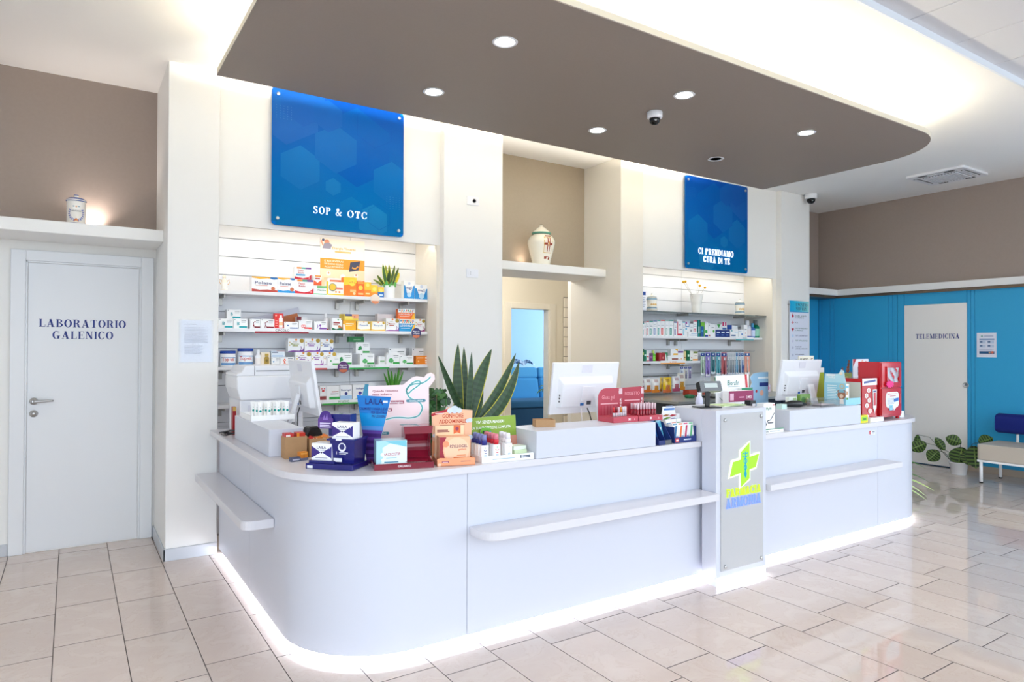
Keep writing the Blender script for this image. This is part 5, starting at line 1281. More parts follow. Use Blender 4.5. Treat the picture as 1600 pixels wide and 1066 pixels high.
for i, (dx, dz, w, c, e) in enumerate(((-.115, .20, .032, (60, 92, 30), (200, 200, 60)), (-.055, .305, .04, (58, 96, 34), (190, 200, 60)), (-.02, .30, .038, (140, 150, 40), (210, 200, 70)), (.02, .31, .036, (90, 110, 40), (215, 205, 70)), (.05, .30, .034, (66, 88, 36), (170, 170, 60)), (.095, .285, .034, (50, 80, 30), (190, 190, 60)), (.11, .24, .04, (215, 190, 40), (230, 210, 70)), (-.13, .165, .022, (90, 120, 40), (170, 180, 80)), (.0, .25, .045, (48, 74, 34), (120, 140, 60)), (.06, .22, .045, (44, 70, 34), (110, 130, 60)))):
    m2 = MB(); blade(m2, (dx*.25, -.01+.008*(i % 3), .10), (dx, -.03+.02*(i % 4), dz), w, (dx*.1, 0, .01), 8, c, e)
    m2.build('leaf', M_LEAF, t)
# small pot plant on the bottom shelf
t = thing('potted_plant', 'bright green upright plant beside the recess side panel', 'plant', (2.42, 5.635, 1.0524))
pot(t, .05, .06, .09, (240, 240, 240))
for i in range(8):
    m2 = MB(); dx = -.09+.026*i
    blade(m2, (dx*.4, -.01*(i % 3), .08), (dx, -.02*(i % 3), .22+.045*((i*3) % 4)/3), .022, (0, 0, 0), 7, (70, 150, 40), (110, 180, 60))
    m2.build('leaf', M_LEAF, t)
o = MB().box(-.03, .03, 0, .002, 0, .065, (240, 242, 244)); tag(o.build('shelf_card', M_PRINT, None, (2.17, 5.50, 1.125)), 'small plain white card standing above the INTESTINO rail', 'card')
# glass-shelf ceramics
def small_jar(label, x):
    t = thing('ceramic_jar', label, 'jar', (x, 5.56, 1.9155))
    W_, B_, O_ = (248, 244, 232), (120, 150, 170), (222, 170, 40)
    MB().lathe([(.048, 0), (.060, .015), (.062, .035), (.052, .055), (.050, .06), (.054, .10), (.052, .112), (.062, .135), (.058, .155), (.048, .165)], segs=28, cols=[W_, W_, B_, W_, W_, W_, W_, B_, W_, W_]).build('body', M_CERAMIC, t)
    mb = MB()
    for k in range(10):
        a = math.radians(-150+12*k); a2 = a+math.radians(9)
        mb.face([(.0545*math.cos(a), .0545*math.sin(a), .072), (.0545*math.cos(a2), .0545*math.sin(a2), .070), (.0545*math.cos(a2), .0545*math.sin(a2), .092), (.0545*math.cos(a), .0545*math.sin(a), .088+.008*(k % 2))], O_)
    mb.build('painted_emblem', M_CERAMIC, t)
    MB().lathe([(.056, .165), (.054, .171), (.030, .182), (.012, .190), (.007, .197), (.011, .206), (.003, .213)], segs=24, cols=[B_, W_, W_, W_, W_, (190, 190, 185), W_]).build('lid', M_CERAMIC, t)
small_jar('small painted ceramic jar beside the framed card', 5.565)
small_jar('small painted ceramic jar standing alone by the recess side', 7.12)
t = thing('framed_card', 'white printed card with navy header on the glass shelf', 'card', (5.33, 5.50, 1.9155))
mb = MB().box(-.085, .085, 0, .006, 0, .235, (238, 240, 248)); ops_on(mb, [('r', .1, .76, .96, .93, (20, 70, 150)), ('s', [(.4, .82), (.5, .86), (.6, .83), (.72, .86)], .05, (230, 240, 250))]+lines(.12, .94, .66, 6, .085, (150, 155, 175))+[('r', .3, .1, .6, .12, (150, 155, 175))], .17, .235)
mb.build('sheet', M_PRINT, t); MB().box(-.06, .06, .006, .06, 0, .006, (230, 232, 236)).build('stand', M_PRINT, t)
t = thing('flower_vase', 'white flared vase with dried yellow button flowers', 'vase', (6.33, 5.575, 1.9155))
MB().lathe([(.052, 0), (.054, .01), (.060, .12), (.078, .235), (.081, .24), (.075, .235), (.05, .03)], segs=28, col=(250, 249, 244), cap=False).build('vase', M_CERAMIC, t)
MB().lathe([(.05, .012), (.002, .014)], segs=20, col=(230, 228, 220)).build('vase_base', M_CERAMIC, t)
for i, (dx, dz) in enumerate(((-.235, .375), (-.20, .38), (.015, .39), (.052, .345), (.145, .325))):
    MB().tube([(dx*.1, 0, .06), (dx*.35, 0, .22), (dx, -.005, dz)], .0014, 5, (150, 140, 120)).build('stem', M_LEAF, t)
    m2 = MB().lathe([(.002, -.016), (.012, -.01), (.016, 0), (.012, .010), (.003, .014)], segs=12, col=(226, 170, 20)); m2.build('flower_head', M_CLOTH, t, (dx, -.005, dz))
# hook rails
def hook_rail(label, x0, x1, z, n, y=5.765):
    t = thing('hook_rail', label, 'rail', ((x0+x1)/2, y, z))
    L = (x1-x0)/2
    MB().tube([(-L, -.012, 0), (L, -.012, 0)], .006, 8).build('bar', M_CHROME, t)
    for k in range(n):
        xx = -L+.02+(2*L-.04)*k/(n-1)
        MB().tube([(xx, -.012, 0), (xx, -.19, .0), (xx, -.20, .012)], .0028, 6).build('hook', M_CHROME, t)
    for xx in (-L+.005, L-.005): MB().box(xx-.004, xx+.004, -.012, 0, -.012, .012).build('rail_mount', M_CHROME, t)
hook_rail('chrome hook rail hung with toothbrush packs', 6.36, 7.44, 1.462, 12)
hook_rail('chrome hook rail hung with candy bags', 5.15, 6.05, 1.168, 6)
hook_rail('short chrome hook rail with slim blue packs', 6.08, 6.30, 1.285, 3)
for i, (x, c, lab) in enumerate(((6.10, (200, 210, 228), 'pale blue slim dental pack under the short shelf'), (6.17, (225, 214, 190), 'sand-coloured slim dental pack under the short shelf'), (6.24, (190, 170, 210), 'lilac slim dental pack under the short shelf'))):
    blister('dental_pack', lab, 'toothbrush', x, 5.60, 1.12, .055, .012, .16, 0, c, dict(brush=(120, 120, 160), band=(40, 60, 150)))
carton('display_carton', 'white dental display carton with navy oval hanging below the rail', 'carton', 6.86, 5.62, 1.19, .25, .05, .06, 0, (244, 246, 250), [('r', .3, .1, .75, .4, (40, 80, 160)), ('t', 'meridol', .5, .55, .3, (60, 110, 190), 'c', .5), ('c', .9, .5, .3, (60, 60, 70)), ('c', .9, .5, .18, (244, 246, 250))])
carton('display_carton', 'lilac-blue dental display carton below the rail', 'carton', 7.16, 5.63, 1.17, .28, .05, .11, 0, (150, 185, 232), [('r', .05, .7, .5, .85, (60, 120, 200)), ('c', .75, .35, .3, (130, 90, 180)), ('c', .9, .6, .25, (160, 120, 200)), ('r', .05, .4, .6, .48, (90, 130, 200))])

# back counter in the oral care recess
t = thing('back_counter', 'dark back counter with grey top below the oral care shelves', 'counter', (6.30, 5.20, 0))
MB().box(-1.14, 1.16, -.40, .56, 0, .925, (46, 48, 54)).build('body', M_PLASTIC, t)
MB().box(-1.16, 1.165, -.44, .58, .9255, .955, (150, 154, 152)).build('top', M_PLASTIC, t, bevel=.002)
for k in range(4): MB().box(-1.12+.57*k, -.57+.57*k, -.412, -.4002, .10, .90, (40, 42, 48)).build('drawer_front', M_PLASTIC, t)
t = thing('laptop', 'closed black laptop on the grey back counter', 'laptop', (5.98, 5.02, .9555), .1)
MB().box(-.17, .17, -.12, .12, 0, .012, (26, 26, 28)).build('base', M_PLASTIC, t, bevel=.003)
MB().box(-.17, .17, -.12, .12, .0125, .020, (20, 20, 22)).build('lid', M_PLASTIC, t, bevel=.003)
mb = MB().lathe([(.05, 0), (.055, .012), (.05, .03), (.02, .036)], segs=16, col=(10, 110, 60)); tag(mb.build('tape_dispenser', M_PLASTIC, None, (5.68, 5.10, .9555), (0, 0, 0)), 'dark green tape roll on the grey back counter', 'tape')
bottle('hand_gel', 'small white and mint bottle on the grey back counter', 'bottle', 5.90, 5.12, .9555, .035, .03, .12, 0, (214, 232, 222), dict(cap=(245, 245, 245), label=(224, 238, 230), foot=None))
t = thing('candy_tray', 'red-brown carton tray of pouches on the grey back counter', 'tray', (6.12, 5.40, .9555))
mb = MB(); mb.prism([(-.16, -.05), (.16, -.05), (.16, .05), (-.16, .05)], 0, .06, (170, 60, 40), capcol=(90, 40, 30)); mb.build('tray', M_PRINT, t)
for i, (x, w, h, c, lab) in enumerate(((6.42, .11, .21, (240, 246, 240), 'white and dark green ointment carton on the back counter'), (6.56, .13, .18, (232, 242, 236), 'wide white and mint ointment carton on the back counter'))):
    carton('ointment_carton', lab, 'carton', x, 5.33, .9555, w, .06, h, 0, c, [('p', [(0, .55), (.5, .95), (0, .95)] if i == 0 else [(0, 0), (1, 0), (1, .2), (0, .1)], (0, 125, 85)), ('r', .08, .1, .92, .3, (20, 140, 95)), ('r', .15, .15, .8, .22, (240, 250, 245)), ('c', .65, .8, .1, (20, 140, 90))])
carton('medicine_carton', 'low white carton with navy window on the back counter end', 'carton', 7.26, 5.30, .9555, .24, .08, .09, 0, (226, 214, 224), [('r', .1, .3, .6, .8, (50, 60, 90)), ('r', .15, .45, .5, .6, (220, 225, 235)), ('c', .82, .5, .25, (200, 90, 120))])

# ------------------------------------------------------------------ ledge ornaments
t = thing('ceramic_jar', 'lidded white ceramic jar with blue laurel on the laboratory ledge', 'jar', (0.022, 5.66, 2.3464))
W_, B_ = (240, 236, 228), (96, 112, 168)
MB().lathe([(.058, 0), (.062, .006), (.062, .016), (.0585, .020), (.0585, .168), (.0605, .172)], segs=36, cols=[(120, 134, 170), W_, B_, W_, W_, W_]).build('body', M_CERAMIC, t)
MB().lathe([(.062, .1722), (.064, .178), (.062, .184), (.050, .196), (.018, .202), (.012, .206), (.016, .216), (.014, .222), (.003, .224)], segs=36, cols=[B_, W_, B_, W_, B_, W_, B_, B_, B_]).build('lid', M_CERAMIC, t)
mb = MB()
def on_cyl(px, pz, r=.0592):
    a = -math.pi/2+px/r
    return (r*math.cos(a), r*math.sin(a), pz)
for s in (-1, 1):
    for k in range(7):
        a = math.radians(-80+k*17)
        cx_, cz_ = s*.044*math.cos(a)*1.05, .085+.048*math.sin(a)
        for q in range(2):
            d = (a+math.radians(90+(35 if q else -35)))
            ux, uz = s*math.cos(d)*.014, math.sin(d)*.014
            mb.face([on_cyl(cx_, cz_), on_cyl(cx_+ux*.5+uz*.3, cz_+uz*.5-ux*.3), on_cyl(cx_+ux, cz_+uz), on_cyl(cx_+ux*.5-uz*.3, cz_+uz*.5+ux*.3)], (70, 92, 165) if k % 2 else (96, 110, 178))
for px, pz, r, c in ((-.006, .038, .006, (214, 120, 50)), (.006, .038, .006, (230, 150, 80)), (0, .045, .005, (190, 90, 40)), (-.012, .030, .004, (214, 120, 50)), (.012, .030, .004, (200, 100, 40)), (0, .132, .006, (226, 170, 120))):
    mb.face([on_cyl(px+r*math.cos(k*math.pi/4), pz+r*math.sin(k*math.pi/4), .0595) for k in range(8)], c)
for px in (-.016, .016): mb.face([on_cyl(px-.009, .134, .0594), on_cyl(px, .129, .0594), on_cyl(px+.009, .134, .0594), on_cyl(px, .137, .0594)], (110, 150, 160))
vs_, fs, ww = text_tris('GENTIANA', .01)
mb.mesh([on_cyl((q[0]-ww/2)*.009, .097+q[1]*.009, .0596) for q in vs_], fs, (60, 60, 70))
mb.build('painted_laurel', M_CERAMIC, t)
t = thing('ceramic_vase', 'lidded white majolica urn with brown shield on the passage ledge', 'vase', (4.066, 5.65, 2.3464), -.08)
MB().lathe([(.088, 0), (.092, .01), (.10, .06), (.125, .15), (.143, .225), (.143, .255), (.125, .295), (.096, .315), (.088, .325)], segs=36, col=(240, 236, 222)).build('body', M_CERAMIC, t)
MB().lathe([(.098, .3255), (.100, .335), (.096, .345), (.072, .368), (.045, .392), (.018, .408), (.010, .412), (.020, .420), (.018, .428), (.003, .430)], segs=32, cols=[(90, 150, 130), (90, 150, 130)]+[(244, 238, 224)]*5+[(60, 70, 60)]*3).build('lid', M_CERAMIC, t)
mb = MB()
def on_urn(a, z, e=.0015):
    pr = [(.088, 0), (.10, .06), (.125, .15), (.143, .225), (.143, .255), (.125, .295), (.096, .315)]
    for i in range(len(pr)-1):
        if pr[i][1] <= z <= pr[i+1][1]:
            r = pr[i][0]+(pr[i+1][0]-pr[i][0])*(z-pr[i][1])/(pr[i+1][1]-pr[i][1]); break
    else: r = pr[-1][0]
    r += e
    return (r*math.cos(a), r*math.sin(a), z)
A0 = math.radians(-90)+.02
def upatch(a0, a1, z0, z1, c, e):
    n = 4; mz = 4
    for i in range(n):
        for k in range(mz):
            b0, b1 = A0+a0+(a1-a0)*i/n, A0+a0+(a1-a0)*(i+1)/n
            y0, y1 = z0+(z1-z0)*k/mz, z0+(z1-z0)*(k+1)/mz
            mb.face([on_urn(b0, y0, e), on_urn(b1, y0, e), on_urn(b1, y1, e), on_urn(b0, y1, e)], c)
upatch(-.36, .38, .12, .285, (214, 170, 60), .0022)
upatch(-.33, .35, .125, .28, (238, 230, 214), .003)
BRN = (150, 62, 34)
for a0, a1, z0, z1 in ((-.33, -.06, .20, .222), (.08, .35, .20, .222), (-.10, -.03, .13, .205), (.08, .15, .13, .205), (-.10, -.03, .222, .278), (.08, .15, .222, .278), (-.28, .28, .288, .302), (-.30, -.05, .06, .085), (.12, .30, .055, .08), (-.1, .15, .082, .09)):
    upatch(a0, a1, z0, z1, BRN, .004)
upatch(-.02, .06, .19, .235, (222, 150, 30), .005)
mb.build('painted_shield', M_CERAMIC, t)
def ledge_spot(label, x, y, e, col):
    t = thing('ledge_spotlight', label, 'spotlight', (x, y, 2.3464))
    MB().lathe([(.028, 0), (.030, .004), (.026, .010), (.020, .008)], segs=20, cap=False).build('bezel', M_CHROME, t)
    MB().lathe([(.020, .006), (.002, .006)], segs=18).build('lens', mat('spot_lens', (255, 255, 255), .3, emit=(255, 232, 214), strength=20), t)
    ld = bpy.data.lights.new('spot_light', 'SPOT'); ld.energy = e; ld.color = col; ld.spot_size = math.radians(125); ld.spot_blend = 1.0; ld.shadow_soft_size = .02
    lo = bpy.data.objects.new('light', ld); COL.objects.link(lo); lo.parent = t; lo.location = (0, 0, .012); lo.rotation_euler = (math.pi, 0, 0)
ledge_spot('small uplight recessed in the ledge behind the laurel jar', .135, 5.94, 11.0, (1.0, .88, .80))
ledge_spot('small uplight recessed in the ledge behind the majolica urn', 3.955, 5.80, 1.2, (1.0, .78, .62))

# ------------------------------------------------------------------ wall fittings
def plate(label, x, z, kind):
    t = thing('wall_outlet', label, 'socket', (x, 5.255, z))
    mb = MB().slab(rrect(-.062, .062, -.039, .039, .006, 3), -.009, -.0003); mb.build('cover_plate', M_WPLAS, t, bevel=.0015)
    if kind == 'sch':
        MB().lathe([(.020, 0), (.020, .0035), (.017, .004), (.0165, .0)], segs=24, cap=False).build('socket_ring', mat('socket_grey', (200, 200, 202), .4), t, (.012, -.009, 0), (math.pi/2, 0, 0))
        MB().lathe([(.0165, .0006), (.001, .0006)], segs=20).build('socket_well', mat('socket_well', (176, 176, 178), .5), t, (.012, -.009, 0), (math.pi/2, 0, 0))
        for dx in (-.006, .006): MB().lathe([(.0026, .001), (.0005, .0012)], segs=8).build('pin_hole', M_DARK, t, (.012+dx, -.0095, 0), (math.pi/2, 0, 0))
    else:
        for k in range(2):
            MB().box(-.040+.042*k, -.002+.042*k, -.0115, -.009, -.020, .020).build('switch_key', M_WPLAS, t, bevel=.001)
        for dz in (-.011, 0, .011): MB().lathe([(.0028, 0), (.0005, .0002)], segs=8).build('pin_hole', M_DARK, t, (-.021, -.0117, dz), (math.pi/2, 0, 0))
plate('white wall plate with a round socket high on the middle pillar', 3.018, 2.822, 'sch')
plate('white wall plate with a pin socket and switch on the middle pillar', 3.015, 2.168, 'it')
t = thing('wall_outlet', 'white double socket plate low in the passage', 'socket', (6.42, 8.268, .78))
MB().slab(rrect(-.06, .06, -.04, .04, .006, 3), -.009, 0).build('cover_plate', M_WPLAS, t)
MB().box(-.03, .03, -.011, -.009, -.02, .02).build('socket_insert', M_WPLAS, t)
t = thing('wall_notice', 'printed sheet in a clear sleeve taped to the laboratory pillar', 'notice', (.747, 5.2535, 1.385))
mb = MB().box(-.100, .100, -.0008, 0, .004, .300, (236, 240, 248)); ops_on(mb, [('r', .1, .9, .5, .92, (180, 184, 200))]+lines(.12, .88, .84, 11, .035, (186, 190, 206))+lines(.12, .7, .40, 6, .035, (196, 200, 214)), .2, .3, y=-.0008)
mb.build('sheet', M_PRINT, t)
MB().box(-.113, .113, -.0028, -.0022, 0, .305).build('sleeve', mat('sleeve_film', (240, 246, 255), .15, trans=.0, alpha=.22), t)
# list of services on the last pillar
t = thing('services_sign', 'tall white services sign with aqua header reading I NOSTRI SERVIZI', 'sign', (7.885, 5.232, 1.20))
SW, SH = .41, .915
mb = MB().box(-SW/2, SW/2, 0, .006, 0, SH, (226, 230, 244))
hd = []
for k in range(8): hd.append(('r', k/8, .845, (k+1)/8, 1, mixc((0, 165, 215), (140, 214, 214), k/7)))
hd.append(('r', 0, .838, 1, .847, (0, 120, 190)))
ops_on(mb, hd, SW, SH, step=.00004)
for s, zb, x0, x1 in (('I NOSTRI', .925, -.075, .165), ('SERVIZI', .868, -.075, .165)):
    polys, w = serif_polys(s, .08); sx = (x1-x0)/w
    mb.decal([[(a*sx, b*.04) for a, b in p] for p in polys], (x0, -.0009, zb*SH), (1, 0, 0), (0, 0, 1), (40, 50, 90))
RED = (176, 20, 50)
rows_ = ((.78, ('ESAME, ANALISI', 'E SCREENING'), (60, 90, 90)), (.685, ('ECG',), (70, 80, 100)), (.605, ('HOLTER PRESSORIO', 'E CARDIACO'), (50, 100, 90)), (.50, ('TEST AUDIOMETRICO',), (60, 60, 130)), (.43, ('TEST INTOLLERANZE',), (50, 110, 90)), (.345, ('FORATURA', 'LOBI DELL ORECCHIO'), (70, 80, 110)), (.235, ('AUTOANALISI',), (70, 80, 110)), (.16, ('NOLEGGIO',), (70, 80, 110)))
for v, ls, c in rows_:
    for i, s in enumerate(ls): mb.text(s, (-.085, -.0009, (v-.028*i)*SH), (1, 0, 0), (0, 0, 1), .016, c, 'l', .01, width=min(.26, .0165*len(s)))
ops_on(mb, [('p', [(.12, .76), (.2, .77), (.21, .79), (.16, .80), (.15, .825), (.1, .79)], RED), ('r', .08, .688, .22, .695, (215, 110, 120)), ('r', .13, .67, .16, .715, (215, 110, 120)), ('p', [(.15, .568), (.21, .60), (.2, .618), (.15, .608), (.1, .618), (.09, .60)], RED), ('c', .15, .505, .05, (190, 215, 240)), ('c', .15, .43, .04, (205, 205, 230)), ('c', .15, .34, .045, (195, 200, 220)), ('c', .15, .235, .045, (195, 200, 220))], SW, SH)
mb.build('panel', M_PRINT, t)
for a, b in ((-SW/2-.004, SH-.05), (SW/2-.035, SH-.05), (-SW/2+.03, .04), (SW/2-.03, .04)):
    MB().lathe([(.009, -.022), (.009, .004), (.007, .006), (.001, .006)], segs=14).build('standoff', M_CHROME, t, (a, 0, b), (math.pi/2, 0, 0))
t = thing('wall_notice', 'white printed notice with blue footer on the blue wall', 'notice', (9.271, 3.65, 1.402))
mb = MB().box(-.105, .105, -.001, 0, 0, .297, (226, 228, 240))
ops_on(mb, [('p', [(.2, .86), (.27, .83), (.34, .86), (.27, .89)], (30, 130, 110)), ('r', .38, .85, .85, .875, (110, 130, 170)), ('r', .14, .70, .9, .76, (120, 150, 190)), ('r', .14, .56, .46, .67, (190, 205, 225)), ('r', .54, .56, .88, .67, (190, 205, 225)), ('r', .14, .40, .46, .51, (190, 205, 225)), ('r', .54, .40, .88, .51, (190, 205, 225)), ('r', .17, .6, .3, .65, (60, 90, 140)), ('r', .57, .6, .7, .65, (60, 90, 140)), ('r', .17, .44, .3, .49, (60, 90, 140)), ('r', .57, .44, .7, .49, (60, 90, 140)), ('r', .14, .14, .9, .24, (20, 80, 130)), ('c', .8, .2, .07, (220, 110, 80)), ('c', .66, .19, .05, (190, 150, 120))]+lines(.14, .88, .34, 2, .04, (150, 160, 185)), .21, .297, y=-.001)
mb.build('sheet', M_PRINT, t, rot=(0, 0, -math.pi/2))

# ------------------------------------------------------------------ waiting corner
t = thing('waiting_bench', 'beige cushioned bench with navy bolster and white metal legs', 'bench', (8.80, 2.70, 0))
MB().prism(rrect(-.29, .26, -.80, .755, .035, 5), .262, .437, (196, 186, 172)).build('seat_cushion', mat('bench_vinyl', rough=.55, attr=True), t, bevel=.012, bsegs=3)
mb = MB().prism([(-.285, -.795), (.255, -.795), (.255, .75), (-.285, .75)], .238, .261, (240, 240, 240)); mb.build('frame', M_PLASTIC, t)
for a, b in ((-.26, .72), (.235, .72), (-.26, -.76), (.235, -.76)):
    l = MB().lathe([(.017, .012), (.017, .24)], segs=14, col=(240, 240, 240)).build('leg', M_PLASTIC, t, (a, b, 0))
    MB().lathe([(.019, 0), (.019, .014), (.016, .016)], segs=14, col=(30, 30, 32)).build('foot_cap', M_PLASTIC, l)
for b in (.55, -.55): MB().tube([(.235, b, .24), (.235, b, .44), (.245, b, .56)], .013, 10, (235, 235, 235)).build('back_post', M_PLASTIC, t)
mb = MB()
prof = rrect(.17, .31, .53, .755, .065, 6)
n = len(prof)
for y0, y1, s0, s1 in ((-.76, -.74, .9, 1), (-.74, .735, 1, 1), (.735, .755, 1, .9)):
    def P(i, y, s):
        mx, mz = .24, .64
        return (mx+(prof[i % n][0]-mx)*s, y, mz+(prof[i % n][1]-mz)*s)
    for i in range(n): mb.face([P(i, y0, s0), P(i, y1, s1), P(i+1, y1, s1), P(i+1, y0, s0)], (14, 34, 120), smooth=True)
for y, s in ((-.76, .9), (.755, .9)): mb.face([P(i, y, s) for i in range(n)], (14, 34, 120))
mb.build('bolster', M_CLOTH, t, merge=True)
# calathea
t = thing('potted_plant', 'dark green calathea with striped leaves in a white pot by the bench', 'plant', (8.90, 3.80, 0))
pot(t, .075, .10, .15, (222, 220, 220), rings=3)
def calathea_leaf(bx, tipdir, L, Wd, droop, c0=(26, 46, 16), c1=(82, 112, 44)):
    """oval leaf with herring-bone stripes"""
    mb = MB()
    B = Vector(bx); D = Vector(tipdir).normalized(); U = Vector((0, 0, 1))
    view = Vector((-.9, -.45, 0)).normalized()
    S = D.cross(view).normalized()
    n = 12
    def P(i, j):
        u = i/n
        w = Wd/2*math.sin(math.pi*min(1, u*.97+.03))**.75
        p = B+D*(L*u)-U*(droop*u*u)
        return p+S*(w*j)+view*(-.35*w*abs(j))
    for i in range(n):
        for (j0, j1) in ((-1, -.9), (-.9, -.08), (-.08, .08), (.08, .9), (.9, 1)):
            c = c0
            if abs(j0+j1) < .01: c = (100, 126, 56)
            elif abs(j0+j1) > 1.7: c = (50, 84, 34)
            elif i % 2: c = c1
            sh = 0.10*L*(1 if abs(j0+j1) < 1.7 and abs(j0+j1) > .1 else 0)
            q = [P(i, j0), P(i, j1), P(i+1, j1), P(i+1, j0)]
            mb.face(q, c, smooth=True)
    return mb
for i, (bx, td, L, Wd, dr) in enumerate((((-.10, .32, .34), (-.35, .55, -.35), .15, .12, .0), ((-.14, .40, .44), (.1, .1, -1), .15, .06, .02), ((-.06, .20, .26), (-.2, .35, -.5), .13, .12, .0), ((-.03, .14, .27), (-.1, .2, .35), .14, .07, .0), ((-.05, -.05, .38), (-.1, .25, .1), .13, .10, .0), ((-.03, -.05, .33), (.0, .12, -.6), .18, .17, .0), ((-.02, -.17, .36), (-.1, -.1, -.7), .20, .15, .0), ((.03, -.2, .40), (.05, -.3, .15), .12, .10, .0), ((.0, -.1, .30), (-.1, -.05, -.3), .14, .13, .0))):
    mb = calathea_leaf(bx, td, L*1.3, Wd*1.35, dr); lf = mb.build('leaf', M_LEAF, t)
    MB().tube([(bx[0]*.15, bx[1]*.15, .13), (bx[0]*.7, bx[1]*.7, bx[2]*.95), bx], .003, 5, (70, 80, 50)).build('stem', M_LEAF, t)
# spider plant behind the end of the counter
t = thing('potted_plant', 'spider plant with arching pale leaves behind the counter end', 'plant', (6.86, 3.93, 0))
pot(t, .08, .11, .16, (200, 190, 180))
random.seed(7)
for i, (dx, dy, dz, w, c, e, k) in enumerate(((.42, -.52, .22, .022, (70, 120, 50), (90, 140, 60), .14), (.36, -.58, .10, .022, (60, 110, 50), (80, 130, 60), .10), (.22, -.62, -.02, .03, (196, 214, 150), (220, 232, 180), .10), (.30, -.66, .03, .03, (180, 205, 120), (214, 228, 170), .09), (.14, -.66, -.10, .028, (190, 210, 140), (216, 230, 176), .08), (.26, -.50, .20, .024, (150, 190, 90), (190, 214, 140), .14), (-.3, .2, .2, .024, (80, 130, 60), (190, 210, 140), .1), (.1, .4, .25, .024, (80, 130, 60), (190, 210, 140), .1), (-.25, -.25, .18, .024, (90, 140, 60), (190, 210, 140), .1), (.40, .1, .2, .024, (90, 140, 60), (190, 210, 140), .1))):
    m2 = MB(); blade(m2, (dx*.05, dy*.05, .15), (dx, dy, max(.02, .16+dz-.1)), w, (0, 0, k), 12, c, e, face=(-.5, -.5, .9))
    m2.build('leaf', M_LEAF, t)
# ------------------------------------------------------------------ machines on the counter
def to_world(org, rot, p):
    c, s = math.cos(rot), math.sin(rot)
    return (org[0]+c*p[0]-s*p[1], org[1]+s*p[0]+c*p[1], org[2]+p[2])
def monitor(label, x, y, z, rot, W=.56, H=.355, tilt=.16, arm=1):
    """all-in-one till computer seen from behind: local -y is its back"""
    t = thing('till_monitor', label, 'monitor', (x, y, z), rot)
    piv = .335
    def put(mb, name, m, bevel=0, par=t, b2=1):
        return mb.build(name, m, par, (0, 0, piv), (tilt, 0, 0), bevel=bevel, bsegs=b2)
    s = put(MB().box(-W/2, W/2, -.010, .012, -H/2, H/2), 'screen_housing', M_WPLAS, .005, b2=2)
    MB().box(-W/2+.012, W/2-.012, .0122, .0130, -H/2+.012, H/2-.012).build('display', M_GLOSSBLK, s)
    bw, bh = W*.41, H*.36
    mb = MB()
    f = [(-bw, -.010, -bh), (bw, -.010, -bh), (bw, -.010, bh*.62), (-bw, -.010, bh*.62)]
    b = [(-bw*.93, -.045, -bh*.95), (bw*.93, -.045, -bh*.95), (bw*.93, -.045, bh*.32), (-bw*.93, -.045, bh*.32)]
    mb.face(b)
    for i in range(4):
        j = (i+1) % 4
        mb.face([f[i], f[j], b[j], b[i]])
    put(mb, 'back_cover', M_WPLAS, .006, b2=2)
    put(MB().box(-.045, .045, -.013, -.010, H*.30, H*.45), 'webcam_cover', mat('grey_white_plastic', (222, 222, 230), .35), .003)
    put(MB().box(-.006, .03, -.0465, -.045, -bh*.85, -bh*.65, (70, 72, 80)), 'rating_label', M_PRINT)
    put(MB().box(-.06, -.03, -.0465, -.045, -bh*.9, -bh*.75, (40, 100, 170)), 'energy_sticker', M_PRINT)
    for k in range(3): put(MB().box(-bw*.975, -bw*.93, -.03, -.022, -bh*.7+.02*k, -bh*.7+.012+.02*k), 'port', M_DARK)
    put(MB().box(-.055, .055, -.052, -.045, -.08, .02), 'mount_plate', M_WPLAS, .003)
    a = MB()
    a.slab([(-.030, .0), (.030, 0), (.030, .30), (-.030, .30)], -.012, .012)
    a.build('stand_arm', M_WPLAS, t, (.055*arm, -.145, .008), (-.30, 0, -.18*arm), bevel=.004, bsegs=2)
    MB().prism(rrect(-.11, .13, -.18, .06, .03), 0, .010).build('base', M_WPLAS, t, bevel=.002)
    MB().tube([(0, -.03, .2), (.01, -.045, .16), (.03, -.05, .08), (.035, -.06, .012)], .004, 6, (20, 20, 22)).build('cable', M_PLASTIC, t)
    MB().tube([(-.05, -.03, .2), (-.055, -.04, .12), (-.045, -.05, .06), (-.05, -.05, .012)], .003, 6, (225, 225, 230)).build('cable', M_PLASTIC, t)
    return t
monitor('white till computer on the counter behind the red lip gloss stand', 2.878, 3.50, WT, 0.0, H=.345)
monitor('white till computer on the counter side arm by the photocopier', 1.30, 4.50, WT, -math.pi/2, W=.54)
monitor('white till computer on the counter behind the blue baby carton', 5.21, 3.46, WT, 0.0, H=.345)

t = thing('photocopier', 'white multifunction photocopier on the counter next to the shelves', 'photocopier', (1.165, 5.03, WT))
mb = MB()
mb.box(-.20, .225, -.19, .19, 0, .235); mb.build('body', M_WPLAS, t, bevel=.006)
mb = MB()
P = [(-.20, .236), (.235, .236), (.245, .34), (.245, .40), (-.225, .40), (-.225, .315)]
mb.slab(P, -.21, .20); mb.build('scanner', M_WPLAS, t, bevel=.006)
mb = MB(); mb.slab([(-.225, .4006), (.245, .4006), (.245, .455), (.23, .470), (-.17, .470), (-.195, .425), (-.225, .418)], -.20, .20); mb.build('document_feeder', M_WPLAS, t, bevel=.004)
MB().box(-.10, .225, -.2025, -.2, .432, .436).build('feeder_slot', M_DARK, t)
MB().box(-.112, -.108, -.203, -.2, .404, .469).build('seam_strip', mat('seam_grey', (150, 150, 156), .5), t)
MB().box(-.15, .215, -.196, -.19, .10, .20).build('paper_tray', mat('grey_white_plastic'), t, bevel=.003)
MB().box(.10, .18, -.1925, -.19, .03, .07).build('vent_grille', mat('seam_grey'), t)
